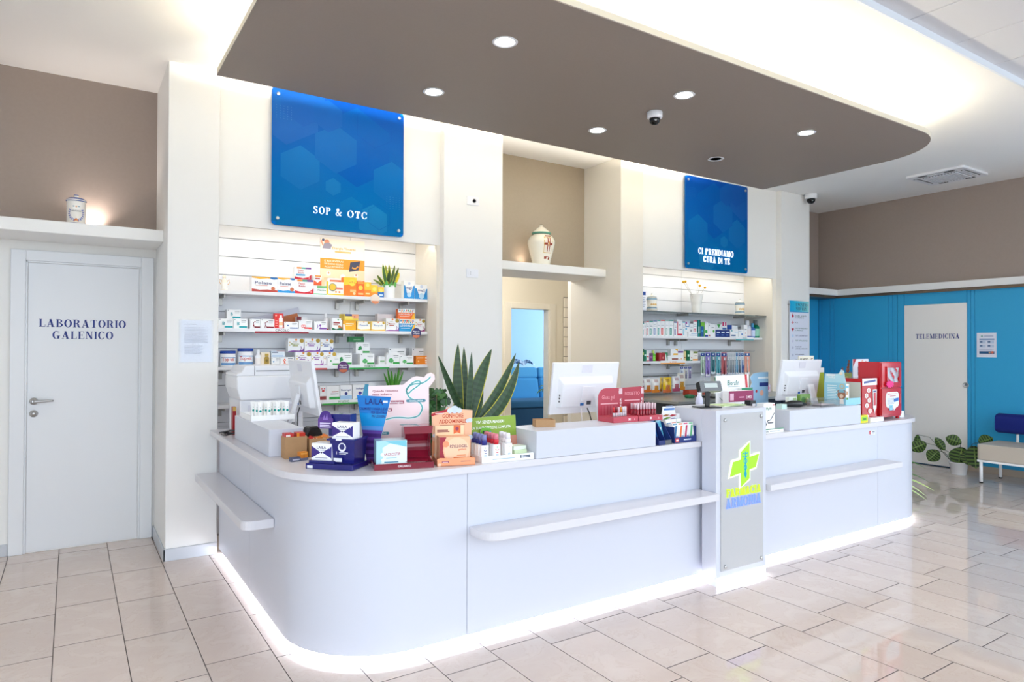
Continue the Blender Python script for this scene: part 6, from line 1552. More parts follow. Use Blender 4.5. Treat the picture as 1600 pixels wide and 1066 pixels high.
o = MB().tube([(0.86, 4.98, .906), (.90, 4.85, .93), (.95, 4.80, .935), (.93, 4.74, .93), (.872, 4.80, .91), (.86, 4.9, .906), (.90, 4.97, .904), (.955, 4.9, .904)], .006, 8, (24, 24, 26)).build('power_cable', M_PLASTIC, None)
tag(o, 'black power cable looping on the worktop beside the pillar', 'cable')
carton('fire_blanket', 'dark red pouch standing beside the photocopier', 'pouch', .935, 4.87, WT, .022, .05, .19, 0, (150, 20, 30), [('r', 0, .85, 1, 1, (200, 160, 80))])
carton('medicine_carton', 'small pale pink carton behind the box riser', 'carton', .965, 4.76, WT, .05, .04, .06, 0, (226, 170, 180), [])

# tray with rows of little tubes
t = thing('display_tray', 'shallow white tray holding little cream tubes', 'tray', (1.045, 4.42, 1.047))
MB().box(-.13, .13, -.15, .15, 0, .006, (250, 250, 250)).build('tray_floor', M_PLASTIC, t)
for a in ((-.13, .13, -.15, -.146), (-.13, .13, .146, .15), (-.13, -.126, -.146, .146), (.126, .13, -.146, .146)):
    MB().box(*a, .006, .032, (250, 250, 250)).build('tray_wall', M_PLASTIC, t)
tube_proto = thing('cream_tube', 'little white cream tube with teal dot in the shallow tray', 'tube', (0, 0, 1.0535), group='cream tubes in the tray')
mb = MB()
n = 14
prof = [(.0105, .0105, 0), (.0105, .0105, .012), (.0125, .0125, .014), (.013, .012, .06), (.0145, .006, .09), (.0155, .001, .105)]
for i in range(len(prof)-1):
    for k in range(n):
        a0, a1 = 2*math.pi*k/n, 2*math.pi*(k+1)/n
        (p, q, z0), (r, s, z1) = prof[i], prof[i+1]
        mb.face([(p*math.cos(a0), q*math.sin(a0), z0), (p*math.cos(a1), q*math.sin(a1), z0), (r*math.cos(a1), s*math.sin(a1), z1), (r*math.cos(a0), s*math.sin(a0), z1)], (246, 246, 244), smooth=True)
mb.face([(prof[0][0]*math.cos(-2*math.pi*k/n), prof[0][1]*math.sin(-2*math.pi*k/n), 0) for k in range(n)], (246, 246, 244))
ops_on(mb, [('c', .5, .5, .42, (20, 160, 150)), ('r', .3, .8, .7, .86, (160, 190, 190))], .018, .06, y=-.0125, z0=.02)
mb.build('tube_body', M_PLASTIC, tube_proto)
first = True
for g in range(4):
    for k in range(3):
        p = (.976+.054*g-.013*k, 4.315+.036*k, 1.0535)
        if first: tube_proto.location = p; first = False
        else:
            c = copy_tree(tube_proto); c.location = p

# ------------------------------------------------------------------ cartons beside the riser
def kraft_box(label, x, y, z, w, d, h, rot=0, hollow=.5):
    t = thing('cardboard_box', label, 'box', (x, y, z), rot)
    th = .003
    MB().box(-w/2, w/2, 0, th, 0, h).build('front_wall', M_CARDB, t)
    MB().box(-w/2, w/2, d-th, d, 0, h).build('back_wall', M_CARDB, t)
    MB().box(-w/2, -w/2+th, th, d-th, 0, h).build('side_wall', M_CARDB, t)
    MB().box(w/2-th, w/2, th, d-th, 0, h).build('side_wall', M_CARDB, t)
    MB().box(-w/2+th, w/2-th, th, d-th, 0, h*hollow).build('bottom', M_CARDB, t)
    return t
kraft_box('small brown cardboard box with red packs on top, against the riser', 1.018, 3.665, WT, .115, .085, .117, 0, .95)
for i, (dx, c, lab) in enumerate(((-.034, (190, 40, 40), 'small red pack with white label on the brown box'), (.028, (200, 50, 34), 'small red and orange pack on the brown box'))):
    carton('small_pack', lab, 'carton', 1.018+dx, 3.675, WT+.113, .045, .06, .022, 0, c, [('r', .1, .2, .6, .7, (240, 230, 225))] if i == 0 else [('r', 0, 0, .3, 1, (226, 140, 40))])
kraft_box('open brown cardboard box full of loose orange packs', 1.150, 3.66, WT, .125, .10, .10, 0, .55)
random.seed(11)
for i, (dx, dy, a, c, lab) in enumerate(((-.035, .03, .5, (196, 50, 50), 'tilted red pack in the open brown box'), (0, .05, -.3, (214, 130, 40), 'tilted amber pack in the open brown box'), (.03, .03, .2, (220, 140, 50), 'orange pack lying in the open brown box'), (.045, .06, .7, (225, 130, 60), 'orange pack with white end in the open brown box'))):
    mb = MB().box(-.022, .022, -.014, .014, -.012, .012, c); ops_on(mb, [('r', .1, .2, .45, .8, (240, 220, 190))], .044, .024, y=-.014, z0=-.012)
    tag(mb.build('small_pack', M_PRINT, None, (1.150+dx, 3.66+dy, WT+.092), (.3*a, a, a)), lab, 'carton')
t = thing('barcode_scanner', 'black handheld scanner lying behind the brown boxes', 'scanner', (1.15, 3.83, WT), .3)
MB().box(-.02, .02, -.05, .05, .0, .03, (30, 30, 34)).build('handle', M_PLASTIC, t, bevel=.006)
mb = MB(); mb.slab([(-.055, .03), (.055, .03), (.06, .10), (.03, .15), (-.03, .15), (-.06, .10)], -.03, .03, (26, 26, 30)); mb.build('scan_head', M_PLASTIC, t, bevel=.008)
for i, (x, y, c, lab) in enumerate(((.990, 3.565, (90, 95, 120), 'grey-blue pack lying flat in front of the brown box'), (1.035, 3.58, (222, 135, 40), 'amber twin pack resting by the brown box'))):
    carton('small_pack', lab, 'carton', x, y, WT if i == 0 else WT, .05 if i == 0 else .045, .03, .022 if i == 0 else .045, .2, c, [('r', .1, .3, .9, .6, (200, 200, 215))] if i == 0 else [('r', .48, 0, .52, 1, (150, 80, 30)), ('r', .1, .7, .9, .9, (240, 170, 80)), ('r', 0, 0, 1, .3, (110, 115, 140))])

# ------------------------------------------------------------------ navy stand with the white and violet packs
LR = -.834
LO = (1.0585, 3.244, WT)
NB = (26, 30, 112)
t = thing('display_stand', 'glossy navy promotional stand with two tiers', 'display stand', LO, LR)
MB().box(-.128, .128, 0, .17, 0, .026, NB).build('base', M_GLOSSPRINT, t, bevel=.002)
MB().box(-.118, .02, .014, .16, .0262, .040, NB).build('lower_step', M_GLOSSPRINT, t, bevel=.001)
mb = MB()
f = [(-.002, .045, .0263), (.112, .045, .0263), (.122, .030, .140), (-.012, .030, .140)]
b = [(-.002, .16, .0263), (.112, .16, .0263), (.122, .165, .140), (-.012, .165, .140)]
mb.face(f, NB); mb.face(b[::-1], NB)
for i in range(4):
    j = (i+1) % 4; mb.face([f[j], f[i], b[i], b[j]], NB)
ops_on(mb, [('c', .5, .72, .2, (232, 232, 244)), ('c', .5, .74, .13, (40, 40, 110)), ('t', '1', .22, .40, .14, (240, 240, 250), 'l'), ('r', .36, .47, .8, .5, (220, 222, 240)), ('r', .36, .41, .7, .44, (220, 222, 240)), ('r', .1, .08, .5, .24, (235, 236, 244))], .11, .112, y=.030, x0=0.0, z0=.027)
mb.build('pedestal', M_GLOSSPRINT, t)
MB().box(-.022, .126, .015, .165, .1405, .150, NB).build('upper_tier', M_GLOSSPRINT, t, bevel=.001)
MB().box(-.060, .062, .10, .165, .1505, .262, NB).build('back_box', M_GLOSSPRINT, t, bevel=.002)
mb = MB(); mb.slab(rrect(-.112, -.028, .19, .245, .01, 3), .088, .091, (92, 56, 140)); mb.slab([(-.070+.034*math.cos(math.radians(a)), .243+.036*math.sin(math.radians(a))) for a in range(-4, 190, 12)], .0882, .0908, (70, 36, 128))
ops_on(mb, [('p', [(.3, .45), (.42, .75), (.5, .5), (.62, .85), (.7, .45)], (140, 110, 190)), ('r', .1, .22, .9, .28, (225, 215, 240)), ('r', .1, .1, .8, .16, (225, 215, 240)), ('r', .1, .0, .9, .06, (225, 215, 240))], .076, .085, y=.087, x0=-.108, z0=.195)
mb.build('header_card', M_PRINT, t)
for (a, b, c) in ((-.118, .004, .034), (.03, .142, .05)): MB().box(a, a+.03, -.0012 if b < .1 else .0142, .0 if b < .1 else .0149, b, b+.013, (236, 238, 246)).build('price_label', M_PRINT, t)
def laila_ops():
    return [('p', [(0, .12), (.46, .46), (0, .84)], (56, 34, 120)), ('p', [(1, .12), (.54, .46), (1, .84)], (46, 38, 130)), ('c', .5, .46, .05, (30, 30, 60)), ('t', 'LAILA', .5, .68, .17, (60, 50, 100), 'c', .46), ('r', .3, .58, .7, .61, (150, 150, 170)), ('r', .2, .12, .8, .16, (150, 150, 170)), ('c', .9, .72, .03, (240, 240, 250))]
p = to_world(LO, LR, (-.056, .028, .0402)); carton('medicine_carton', 'white carton with violet bow-tie print on the lower navy tier', 'carton', p[0], p[1], p[2], .110, .075, .082, LR, (250, 250, 252), laila_ops())
p = to_world(LO, LR, (.060, .024, .1504)); carton('medicine_carton', 'white carton with violet bow-tie print on the upper navy tier', 'carton', p[0], p[1], p[2], .112, .070, .078, LR, (250, 250, 252), laila_ops())
p = to_world(LO, LR, (.118, .21, 0))
H_ = .345
outl2 = [(-.018, 0), (.024, 0), (.105, H_), (-.088, H_+.006)]
ops2 = []
def lx(u, v): return (-.088+u*.193)
mb = MB().slab(outl2, -.002, .002, (24, 130, 205), (230, 230, 235))
def band(v0, v1, c):
    def e(v): return (-.018+(-.07)*v, .024+.081*v)
    a, b = e(v0), e(v1)
    mb.face([(a[0]+.001, -.0024, v0*H_), (a[1]-.001, -.0024, v0*H_), (b[1]-.001, -.0024, v1*H_), (b[0]+.001, -.0024, v1*H_)], c)
for k in range(10): band(k/20, (k+1)/20, mixc((58, 34, 96), (104, 70, 160), (k % 2)*.6+k/30))
band(.5, .56, (90, 150, 220)); band(.56, .75, (30, 150, 220)); band(.75, 1.0, (14, 120, 205))
mb.text('LAILA', (.012, -.0032, .885*H_), (1, 0, 0), (0, 0, 1), .032, (24, 34, 110), 'c', .01, width=.10)
for i, s in enumerate(("CALMARE L'ANSIA LIEVE", 'PER SENTIRSI', 'PIU LEGGERI')):
    mb.text(s, (.088-.006*i, -.0032, (.80-.055*i)*H_), (1, 0, 0), (0, 0, 1), .013, (26, 38, 120), 'r', .015, width=(.158, .085, .075)[i])
mb.box(.062, .088, -.0036, -.0026, .91*H_, .945*H_, (232, 236, 246))
o = thing('promo_board', 'tapering blue and violet promotional board behind the navy stand', 'display board', p, LR)
mb.build('panel', M_GLOSSPRINT, o, (0, 0, 0), (-.06, 0, 0))
MB().slab([(-.012, 0), (.014, 0), (.012, .2), (-.01, .2)], 0, .003, (230, 230, 235)).build('strut', M_PRINT, o, (0, .08, 0), (.36, 0, 0))

# ------------------------------------------------------------------ dark red twin stand and the pink board
MR = -.262
MO = (1.379, 3.063, WT)
WINE = (128, 22, 44)
t = thing('display_stand', 'glossy wine-red twin stand with an empty dispenser on one side', 'display stand', MO, MR)
MB().box(-.147, .147, 0, .18, 0, .006, WINE).build('base', M_GLOSSPRINT, t)
mb = MB().box(-.147, .147, 0, .003, .006, .030, WINE); mb.text('GALLARDO', (0, -.0006, .011), (1, 0, 0), (0, 0, 1), .010, (235, 215, 220), 'c', .02, width=.065); mb.build('front_lip', M_GLOSSPRINT, t)
for a in (-.147, .144): MB().box(a, a+.003, .003, .18, .006, .030, WINE).build('side_lip', M_GLOSSPRINT, t)
mb = MB()
prev = None
for k in range(11):
    u = k/10
    zz = .03+.155*u
    yy = .055+.05*math.sin(u*math.pi)**1.2
    cur = [(.012, yy, zz), (.135, yy, zz)]
    if prev: mb.face([prev[0], prev[1], cur[1], cur[0]], WINE, smooth=True)
    prev = cur
mb.build('curved_back', M_GLOSSPRINT, t)
for a in (.009, .1355): MB().box(a, a+.0025, .05, .16, .0062, .19, WINE).build('cheek', M_GLOSSPRINT, t)
mb = MB(); mb.slab([(.004, .168), (.143, .168), (.148, .205), (0, .205)], .035, .040, WINE); mb.box(.0, .148, .040, .16, .200, .204, WINE); mb.box(.004, .143, .036, .042, .188, .202, (150, 40, 70)); mb.build('hopper', M_GLOSSPRINT, t)
mb = MB(); mb.face([(.006, .006, .034), (.142, .006, .034), (.138, .09, .05), (.010, .09, .05)], WINE); mb.build('ramp', M_GLOSSPRINT, t)
p = to_world(MO, MR, (-.062, .012, .0065))
carton('medicine_carton', 'aqua and white sachet carton on the wine-red stand', 'carton', p[0], p[1], p[2], .150, .10, .135, MR, (168, 216, 226), [('p', [(.3, .98), (.98, .98), (.98, .7), (.6, .82)], (120, 195, 212)), ('p', [(.0, 0), (1, 0), (1, .75), (.45, .9), (.2, .75), (.22, .3), (.1, .12)], (226, 242, 244)), ('t', 'MACROSTIP', .5, .46, .10, (190, 70, 80), 'c', .56), ('r', .32, .36, .66, .38, (150, 190, 200)), ('r', .26, .2, .72, .24, (60, 130, 160)), ('c', .2, .5, .07, (235, 246, 248)), ('c', .22, .3, .07, (235, 246, 248)), ('c', .2, .12, .07, (235, 246, 248))], m=M_GLOSSPRINT)
# pink intestine board : outline with the rope bump
BW, BH = .325, .395
def bp(px, py): return (-BW/2+(px-578)/86*BW, (715-py)/110*BH)
out3 = [bp(*q) for q in ((578, 715), (664, 715), (664, 608), (669, 602), (673, 596), (672, 589), (667, 586), (661, 588), (657, 593), (652, 592), (646, 591), (640, 593), (634, 598), (627, 604), (578, 605))]
t = thing('promo_board', 'pale pink promotional board with a teal knotted rope outline', 'display board', (1.470, 3.335, WT), MR)
mb = MB().slab(out3, -.002, .002, (242, 214, 216), (230, 230, 230))
rope = [(594, 690), (594, 680), (594, 666), (598.7, 657), (610, 653), (622, 652.5), (634, 653.7), (644, 652.5), (650, 649), (654, 640), (653, 635), (650, 630.6), (644, 627.5), (638.6, 625), (635, 622), (633, 618), (631.5, 611.5), (635, 606), (640, 601.5), (646, 598.5), (650.5, 599), (651, 603), (646, 607.5), (640, 611.5), (634, 617), (631.5, 613), (636, 606), (643, 603), (653, 602), (661, 598), (666.5, 592)]
R2 = [bp(*q) for q in rope]
sm = []
for i in range(len(R2)-1):
    p0, p1, p2, p3 = R2[max(0, i-1)], R2[i], R2[i+1], R2[min(len(R2)-1, i+2)]
    for k in range(4):
        u = k/4
        sm.append(tuple(.5*((2*p1[d])+(-p0[d]+p2[d])*u+(2*p0[d]-5*p1[d]+4*p2[d]-p3[d])*u*u+(-p0[d]+3*p1[d]-3*p2[d]+p3[d])*u**3) for d in (0, 1)))
sm.append(R2[-1])
for q in _stroke(sm, .013): mb.face([(a, -.0026, b) for a, b in q], (238, 246, 246))
for q in _stroke(sm, .0075): mb.face([(a, -.0030, b) for a, b in q], (70, 156, 158))
for (a, b, c, tx) in ((585, 675, 607, 'INTESTINO'), (631, 628, 659, 'REGOLARITA')):
    x0, z0 = bp(a, b); x1, _ = bp(c, b)
    mb.slab(rrect(x0, x1, z0-.008, z0+.008, .008, 4), -.0034, -.0022, (44, 120, 140))
    mb.text(tx, ((x0+x1)/2, -.0038, z0-.004), (1, 0, 0), (0, 0, 1), .008, (220, 240, 240), 'c', .02, width=(x1-x0)*.7)
PK = (150, 40, 70)
for (tx, a, b, c, w) in (("Quando l'intestino", 584, 614, PK, .135), ('resta indietro', 584, 619, PK, .10), ('azione', 588, 631, (200, 140, 150), .05), ('mantenere', 588, 637, (200, 140, 150), .07)):
    x0, z0 = bp(a, b); mb.text(tx, (x0, -.0030, z0), (1, 0, 0), (0, 0, 1), .012, c, 'l', .015, width=w)
for (a, b, c, tx) in ((606, 631, 628, 'fisiologica'), (588, 642, 611, 'regolare')):
    x0, z0 = bp(a, b); x1, _ = bp(c, b)
    mb.face([(x0, -.0028, z0-.004), (x1, -.0028, z0-.004), (x1, -.0028, z0+.014), (x0, -.0028, z0+.014)], PK)
    mb.text(tx, ((x0+x1)/2, -.0034, z0), (1, 0, 0), (0, 0, 1), .010, (250, 230, 235), 'c', .02, width=(x1-x0)*.85)
mb.build('panel', M_GLOSSPRINT, t, (0, 0, 0), (-.05, 0, 0))
MB().slab([(-.02, 0), (.02, 0), (.015, .25), (-.015, .25)], 0, .003, (230, 230, 230)).build('strut', M_PRINT, t, (.03, .11, 0), (.38, 0, 0))

# ------------------------------------------------------------------ peach stand
PR = -.28
PO = (1.641, 3.012, WT)
PE = (240, 160, 116)
t = thing('display_stand', 'peach cardboard stand with clouds about abdominal bloating', 'display stand', PO, PR)
MB().box(-.098, .098, 0, .17, 0, .003, (214, 140, 100)).build('base', M_PRINT, t)
mb = MB().slab([(-.098, 0), (.098, 0), (.098, .036), (.06, .040), (-.02, .038), (-.085, .042), (-.098, .036)], 0, .003, PE, (226, 170, 130))
ops_on(mb, [('r', .12, .42, .3, .62, (150, 50, 90)), ('r', .62, .5, .88, .56, (120, 70, 110)), ('c', .06, .2, .2, (250, 200, 170)), ('r', .14, .48, .28, .54, (250, 220, 220))], .196, .04)
mb.build('front_lip', M_PRINT, t)
for a in (-.098, .0955): MB().box(a, a+.0025, .003, .17, .003, .032, (222, 150, 110)).build('side_lip', M_PRINT, t)
bw = .205
mb = MB().slab([(-bw/2+.005, 0), (bw/2, 0), (bw/2+.012, .268), (.05, .275), (.02, .288), (-.02, .285), (-.04, .268), (-bw/2-.002, .262)], .125, .129, (240, 186, 150), (230, 225, 220))
ops_on(mb, [('p', [(0, 0), (1, 0), (1, .35), (0, .4)], (238, 164, 112)), ('t', 'GONFIORE', .54, .825, .075, (196, 66, 30), 'c', .55), ('t', 'ADDOMINALE', .54, .725, .075, (196, 66, 30), 'c', .72), ('r', .2, .685, .85, .695, (190, 120, 90)), ('r', .25, .665, .75, .675, (190, 120, 90)), ('r', .42, .91, .66, .92, (180, 80, 50)),
          ('p', [(-.02, .86), (.42, .95), (.44, 1.0), (-.02, .91)], (176, 24, 44)), ('r', .08, .905, .3, .918, (250, 220, 220)),
          ('c', .58, .98, .10, (200, 214, 232)), ('c', .46, .96, .07, (206, 220, 236)), ('c', .7, .96, .07, (206, 220, 236)), ('c', .92, .76, .05, (204, 218, 234)), ('c', .99, .77, .06, (204, 218, 234)), ('c', .06, .50, .05, (204, 218, 234)), ('c', .13, .51, .06, (204, 218, 234)), ('c', .93, .44, .07, (204, 218, 234)), ('c', 1.0, .45, .06, (204, 218, 234)), ('c', .1, .15, .05, (210, 222, 236))], bw, .28, y=.125)
mb.build('back_board', M_PRINT, t)
p = to_world(PO, PR, (.0, .035, .004))
carton('medicine_carton', 'peach carton with wine-red stripe standing in the peach stand', 'carton', p[0], p[1], p[2], .158, .08, .138, PR, (244, 190, 150), [('c', .56, .5, .48, (248, 206, 170)), ('p', [(0, 0), (.32, 0), (.16, .25), (.10, .5), (.14, .8), (.22, 1), (0, 1)], (160, 40, 60)), ('c', .2, .74, .12, (246, 150, 110)), ('t', 'PSYLLOGEL', .62, .60, .11, (120, 60, 90), 'c', .58), ('t', 'gonfiore', .74, .50, .07, (214, 100, 60), 'c', .26), ('r', .45, .2, .86, .25, (220, 120, 70)), ('r', .56, .3, .86, .33, (230, 150, 100)), ('c', .14, .14, .08, (220, 160, 40)), ('r', .7, .04, .9, .07, (140, 90, 100))])
p = to_world(PO, PR, (-.012, .116, .004))
carton('medicine_carton', 'cream header carton with orange ribbon behind the peach carton', 'carton', p[0], p[1], p[2], .155, .006, .188, PR, (248, 216, 176), [('r', .64, .76, .88, 1, (226, 110, 60)), ('p', [(.64, .76), (.88, .76), (.76, .80)], (248, 216, 176)), ('c', .76, .9, .06, (150, 60, 90)), ('r', .08, .86, .45, .885, (150, 70, 70)), ('r', .08, .82, .5, .845, (150, 70, 70))])

# ------------------------------------------------------------------ spray stand
SR = -.06
SO = (1.9385, 2.985, WT)
t = thing('display_stand', 'white cardboard tray stand with a green header board for spray bottles', 'display stand', SO, SR)
MB().box(-.157, .157, 0, .185, 0, .003, (240, 240, 240)).build('base', M_PRINT, t)
mb = MB().box(-.157, .157, 0, .003, .003, .034, (250, 250, 250)); ops_on(mb, [('r', .2, .35, .62, .5, (170, 190, 200)), ('r', .68, .1, .684, .9, (200, 205, 210)), ('r', .73, .25, .75, .8, (30, 60, 90)), ('r', .77, .55, .92, .7, (40, 60, 90)), ('r', .77, .3, .92, .45, (40, 60, 90))], .318, .031, z0=.003); mb.build('front_lip', M_PRINT, t)
for a in (-.157, .1545): MB().box(a, a+.0025, .003, .185, .003, .034, (244, 244, 244)).build('side_lip', M_PRINT, t)
mb = MB().slab([(-.157, 0), (.157, 0), (.145, .222), (-.150, .218)], .178, .182, (140, 170, 60), (225, 225, 225))
ops_on(mb, [('p', [(0, 0), (1, 0), (.98, .5), (.02, .5)], (150, 130, 190)), ('p', [(.3, 0), (1, 0), (.98, .5), (.3, .5)], (222, 150, 130)), ('t', 'VIVI SENZA PENSIERI', .45, .84, .075, (250, 250, 245), 'c', .55), ('t', 'LA TUA PROTEZIONE COMPLETA', .48, .70, .07, (246, 248, 240), 'c', .76)], .318, .22, y=.178)
mb.build('header_board', M_PRINT, t)
def spray_proto(label, cap, group):
    t = thing('spray_bottle', label, 'spray bottle', (0, 0, 0), SR, group)
    mb = MB().prism(rrect(-.021, .021, -.014, .014, .007, 3), 0, .088, (250, 250, 250)); 
    ops_on(mb, [('s', [(.25, .72), (.4, .66), (.6, .66), (.75, .72)], .08, cap), ('r', .3, .1, .7, .45, (200, 210, 225)), ('r', .34, .5, .66, .54, cap), ('c', .5, .84, .07, (90, 160, 90)), ('r', .36, .2, .64, .25, cap)], .04, .088, y=-.014)
    mb.build('bottle_body', M_PLASTIC, t)
    MB().lathe([(.013, .088), (.013, .092), (.015, .093), (.0155, .112), (.0145, .113)], segs=16, col=cap).build('collar', M_PLASTIC, t)
    MB().lathe([(.0140, .1132), (.0130, .134), (.0115, .142), (.003, .144)], segs=16, col=mixc(cap, (230, 230, 245), .45)).build('clear_cap', M_PLASTIC, t)
    return t
for cap, xs, n, lab, grp in (((40, 46, 130), -.132, 4, 'white spray bottle with navy cap in the cardboard tray', 'navy-capped spray bottles'), ((206, 36, 50), -.062, 4, 'white spray bottle with red cap in the cardboard tray', 'red-capped spray bottles'), ((240, 240, 242), .010, 3, 'white spray bottle with white cap in the cardboard tray', 'white-capped spray bottles')):
    pr_ = None
    for k in range(n):
        p = to_world(SO, SR, (xs, .024+.036*k, .0035))
        if pr_ is None: pr_ = spray_proto(lab, cap, grp); pr_.location = p
        else:
            c = copy_tree(pr_); c.location = p
for i, (dx, dy, dz, w, c, lab) in enumerate(((.105, .04, .0035, .085, (236, 240, 240), 'white pack lying lowest at the tray end'), (.102, .045, .0275, .080, (214, 230, 190), 'pale green pack lying upon the white one in the tray'), (.100, .05, .0475, .085, (230, 240, 226), 'clear-edged pack topping the little pile in the tray'))):
    p = to_world(SO, SR, (dx, dy, dz)); carton('plaster_pack', lab, 'carton', p[0], p[1], p[2], w, .07, .0235 if i == 0 else .0195, SR+.06*i, c, [('r', .3, .3, .7, .7, (90, 100, 110))] if i == 0 else [])
t = thing('promo_pouch', 'violet and white pouch with a dotted ring leaning by the spray tray', 'pouch', (1.798, 3.205, WT), -.15)
mb = MB().slab([(-.042, 0), (.036, 0), (.04, .16), (-.036, .175)], 0, .006, (238, 238, 232), (60, 50, 120))
ops_on(mb, [('p', [(0, 0), (.1, 0), (.02, .9), (0, .9)], (50, 40, 120)), ('p', [(0, .84), (1, .78), (1, 1), (0, 1)], (120, 100, 170)), ('c', .52, .36, .30, (150, 60, 100)), ('c', .52, .36, .20, (240, 236, 226)), ('p', [(.1, .62), (.9, .72), (.9, .8), (.1, .7)], (190, 210, 120)), ('r', .1, .88, .6, .94, (240, 240, 250))]+[('c', .52+.25*math.cos(k*.7), .36+.115*math.sin(k*.7), .035, (250, 240, 240)) for k in range(9)], .08, .17)
mb.build('pouch_front', M_GLOSSPRINT, t, (0, 0, 0), (-.12, 0, 0))
t = thing('promo_pouch', 'small green-headed pack behind the red-capped sprays', 'pouch', (1.90, 3.150, WT+.004), -.06)
mb = MB().slab([(-.035, 0), (.035, 0), (.035, .13), (.028, .155), (-.028, .16), (-.035, .135)], 0, .004, (110, 180, 50), (230, 230, 230)); ops_on(mb, [('r', .2, .82, .7, .92, (30, 60, 40)), ('c', .85, .86, .1, (60, 160, 190))], .07, .155); mb.build('pack_front', M_PRINT, t)

# ------------------------------------------------------------------ on the middle riser
Z1 = 1.0468
kraft_box('low open cardboard tray on the white riser', 2.262, 3.095, Z1, .115, .075, .042, -.35, .2)
GO = (2.925, 3.035, Z1)
GR = -.06
ROSE = (186, 70, 86)
t = thing('display_stand', 'rose-red lip make-up stand with two base trays and a header board', 'display stand', GO, GR)
MB().box(-.195, -.003, 0, .15, 0, .032, ROSE).build('base_tray', M_PRINT, t, bevel=.001)
MB().box(.003, .197, 0, .15, 0, .032, ROSE).build('base_tray', M_PRINT, t, bevel=.001)
mb = MB()
mb.slab([(-.195, .0), (-.002, 0), (-.002, .2), (-.135, .2)]+arc(-.135, .14, .06, 90, 180, 6)[1:], .15, .154, (178, 62, 80), (200, 120, 130))
ops_on(mb, [('t', 'Gloss gel', .4, .66, .13, (226, 150, 160), 'c', .5), ('r', .1, .5, .8, .53, (240, 190, 195)), ('t', 'NEW', .9, .84, .06, (235, 225, 225), 'c', .14), ('r', .84, .8, .98, .98, (220, 190, 196))]+[('p', [(.16+.12*k, .12), (.22+.12*k, .12), (.21+.12*k, .46), (.17+.12*k, .46)], (190, 90, 105)) for k in range(5)], .193, .2, y=.15, x0=-.195)
for i, ch in enumerate('KORFF'): mb.text(ch, (-.018, -.0025+.15, .118-.02*i), (1, 0, 0), (0, 0, 1), .015, (250, 240, 240), 'c', .03)
mb.build('header_board', M_PRINT, t)
mb = MB().slab([(0, 0), (.172, 0), (.172, .19), (.15, .205), (0, .2)], .15, .154, (172, 52, 70), (200, 120, 130))
ops_on(mb, [('t', 'ROSSETTO', .45, .76, .11, (224, 150, 160), 'c', .7), ('r', .08, .58, .8, .61, (240, 190, 195)), ('r', .86, .8, .99, .98, (220, 190, 196)), ('p', [(.3, .1), (.5, .1), (.6, .5), (.5, .5)], (200, 90, 105)), ('p', [(.6, .1), (.8, .1), (.6, .5), (.5, .5)], (200, 90, 105))], .172, .2, y=.15, x0=0)
for i, ch in enumerate('KORFF'): mb.text(ch, (.158, -.0025+.15, .118-.02*i), (1, 0, 0), (0, 0, 1), .015, (250, 240, 240), 'c', .03)
mb.build('header_board', M_PRINT, t)
mb = MB(); mb.text('M', (-.07, -.0006, .010), (1, 0, 0), (0, 0, 1), .014, (250, 235, 238), 'c', .05); mb.text('M', (.10, -.0006, .010), (1, 0, 0), (0, 0, 1), .014, (250, 235, 238), 'c', .05); mb.text('1', (.0-.03, -.0006, .010), (1, 0, 0), (0, 0, 1), .010, (250, 235, 238), 'c', .03)
mb.text('2', (.165, -.0006, .010), (1, 0, 0), (0, 0, 1), .010, (250, 235, 238), 'c', .03); mb.build('tray_lettering', M_PRINT, t)
def lipstick(label, c, p, grp=None):
    t = thing('lipstick', label, 'lipstick', p, GR, grp)
    MB().lathe([(.0085, 0), (.0085, .022), (.008, .023)], segs=12, col=(205, 205, 210)).build('case', M_GLOSSPRINT, t)
    MB().lathe([(.0088, .0232), (.0088, .056), (.0075, .058)], segs=12, col=c).build('cap', M_GLOSSPRINT, t)
for k, (c, nm) in enumerate((((170, 30, 40), 'crimson'), ((120, 16, 34), 'burgundy'), ((226, 190, 196), 'pale pink'), ((196, 120, 40), 'amber'), ((214, 214, 220), 'silver'), ((230, 226, 228), 'ivory'))):
    p = to_world(GO, GR, (-.155+.021*k, .045+.004*k, .0325)); lipstick('lipstick with %s cap in the rose-red stand' % nm, c, p)
gp = thing('lip_gloss', 'clear-capped wine-red lip gloss in the rose-red stand', 'lip gloss', (0, 0, 0), GR, 'lip glosses in the stand')
MB().lathe([(.0065, 0), (.007, .003), (.007, .036), (.005, .038)], segs=10, col=(150, 26, 46)).build('gloss_tube', M_GLOSSPRINT, gp)
MB().lathe([(.0052, .0382), (.0065, .039), (.0065, .072), (.0055, .074)], segs=10, col=(214, 188, 196)).build('cap', M_GLOSSPRINT, gp)
first = True
for r_ in range(3):
    for k in range(7):
        p = to_world(GO, GR, (.022+.023*k+.006*(r_ % 2), .03+.03*r_, .0325))
        if first: gp.location = p; first = False
        else:
            c = copy_tree(gp); c.location = p

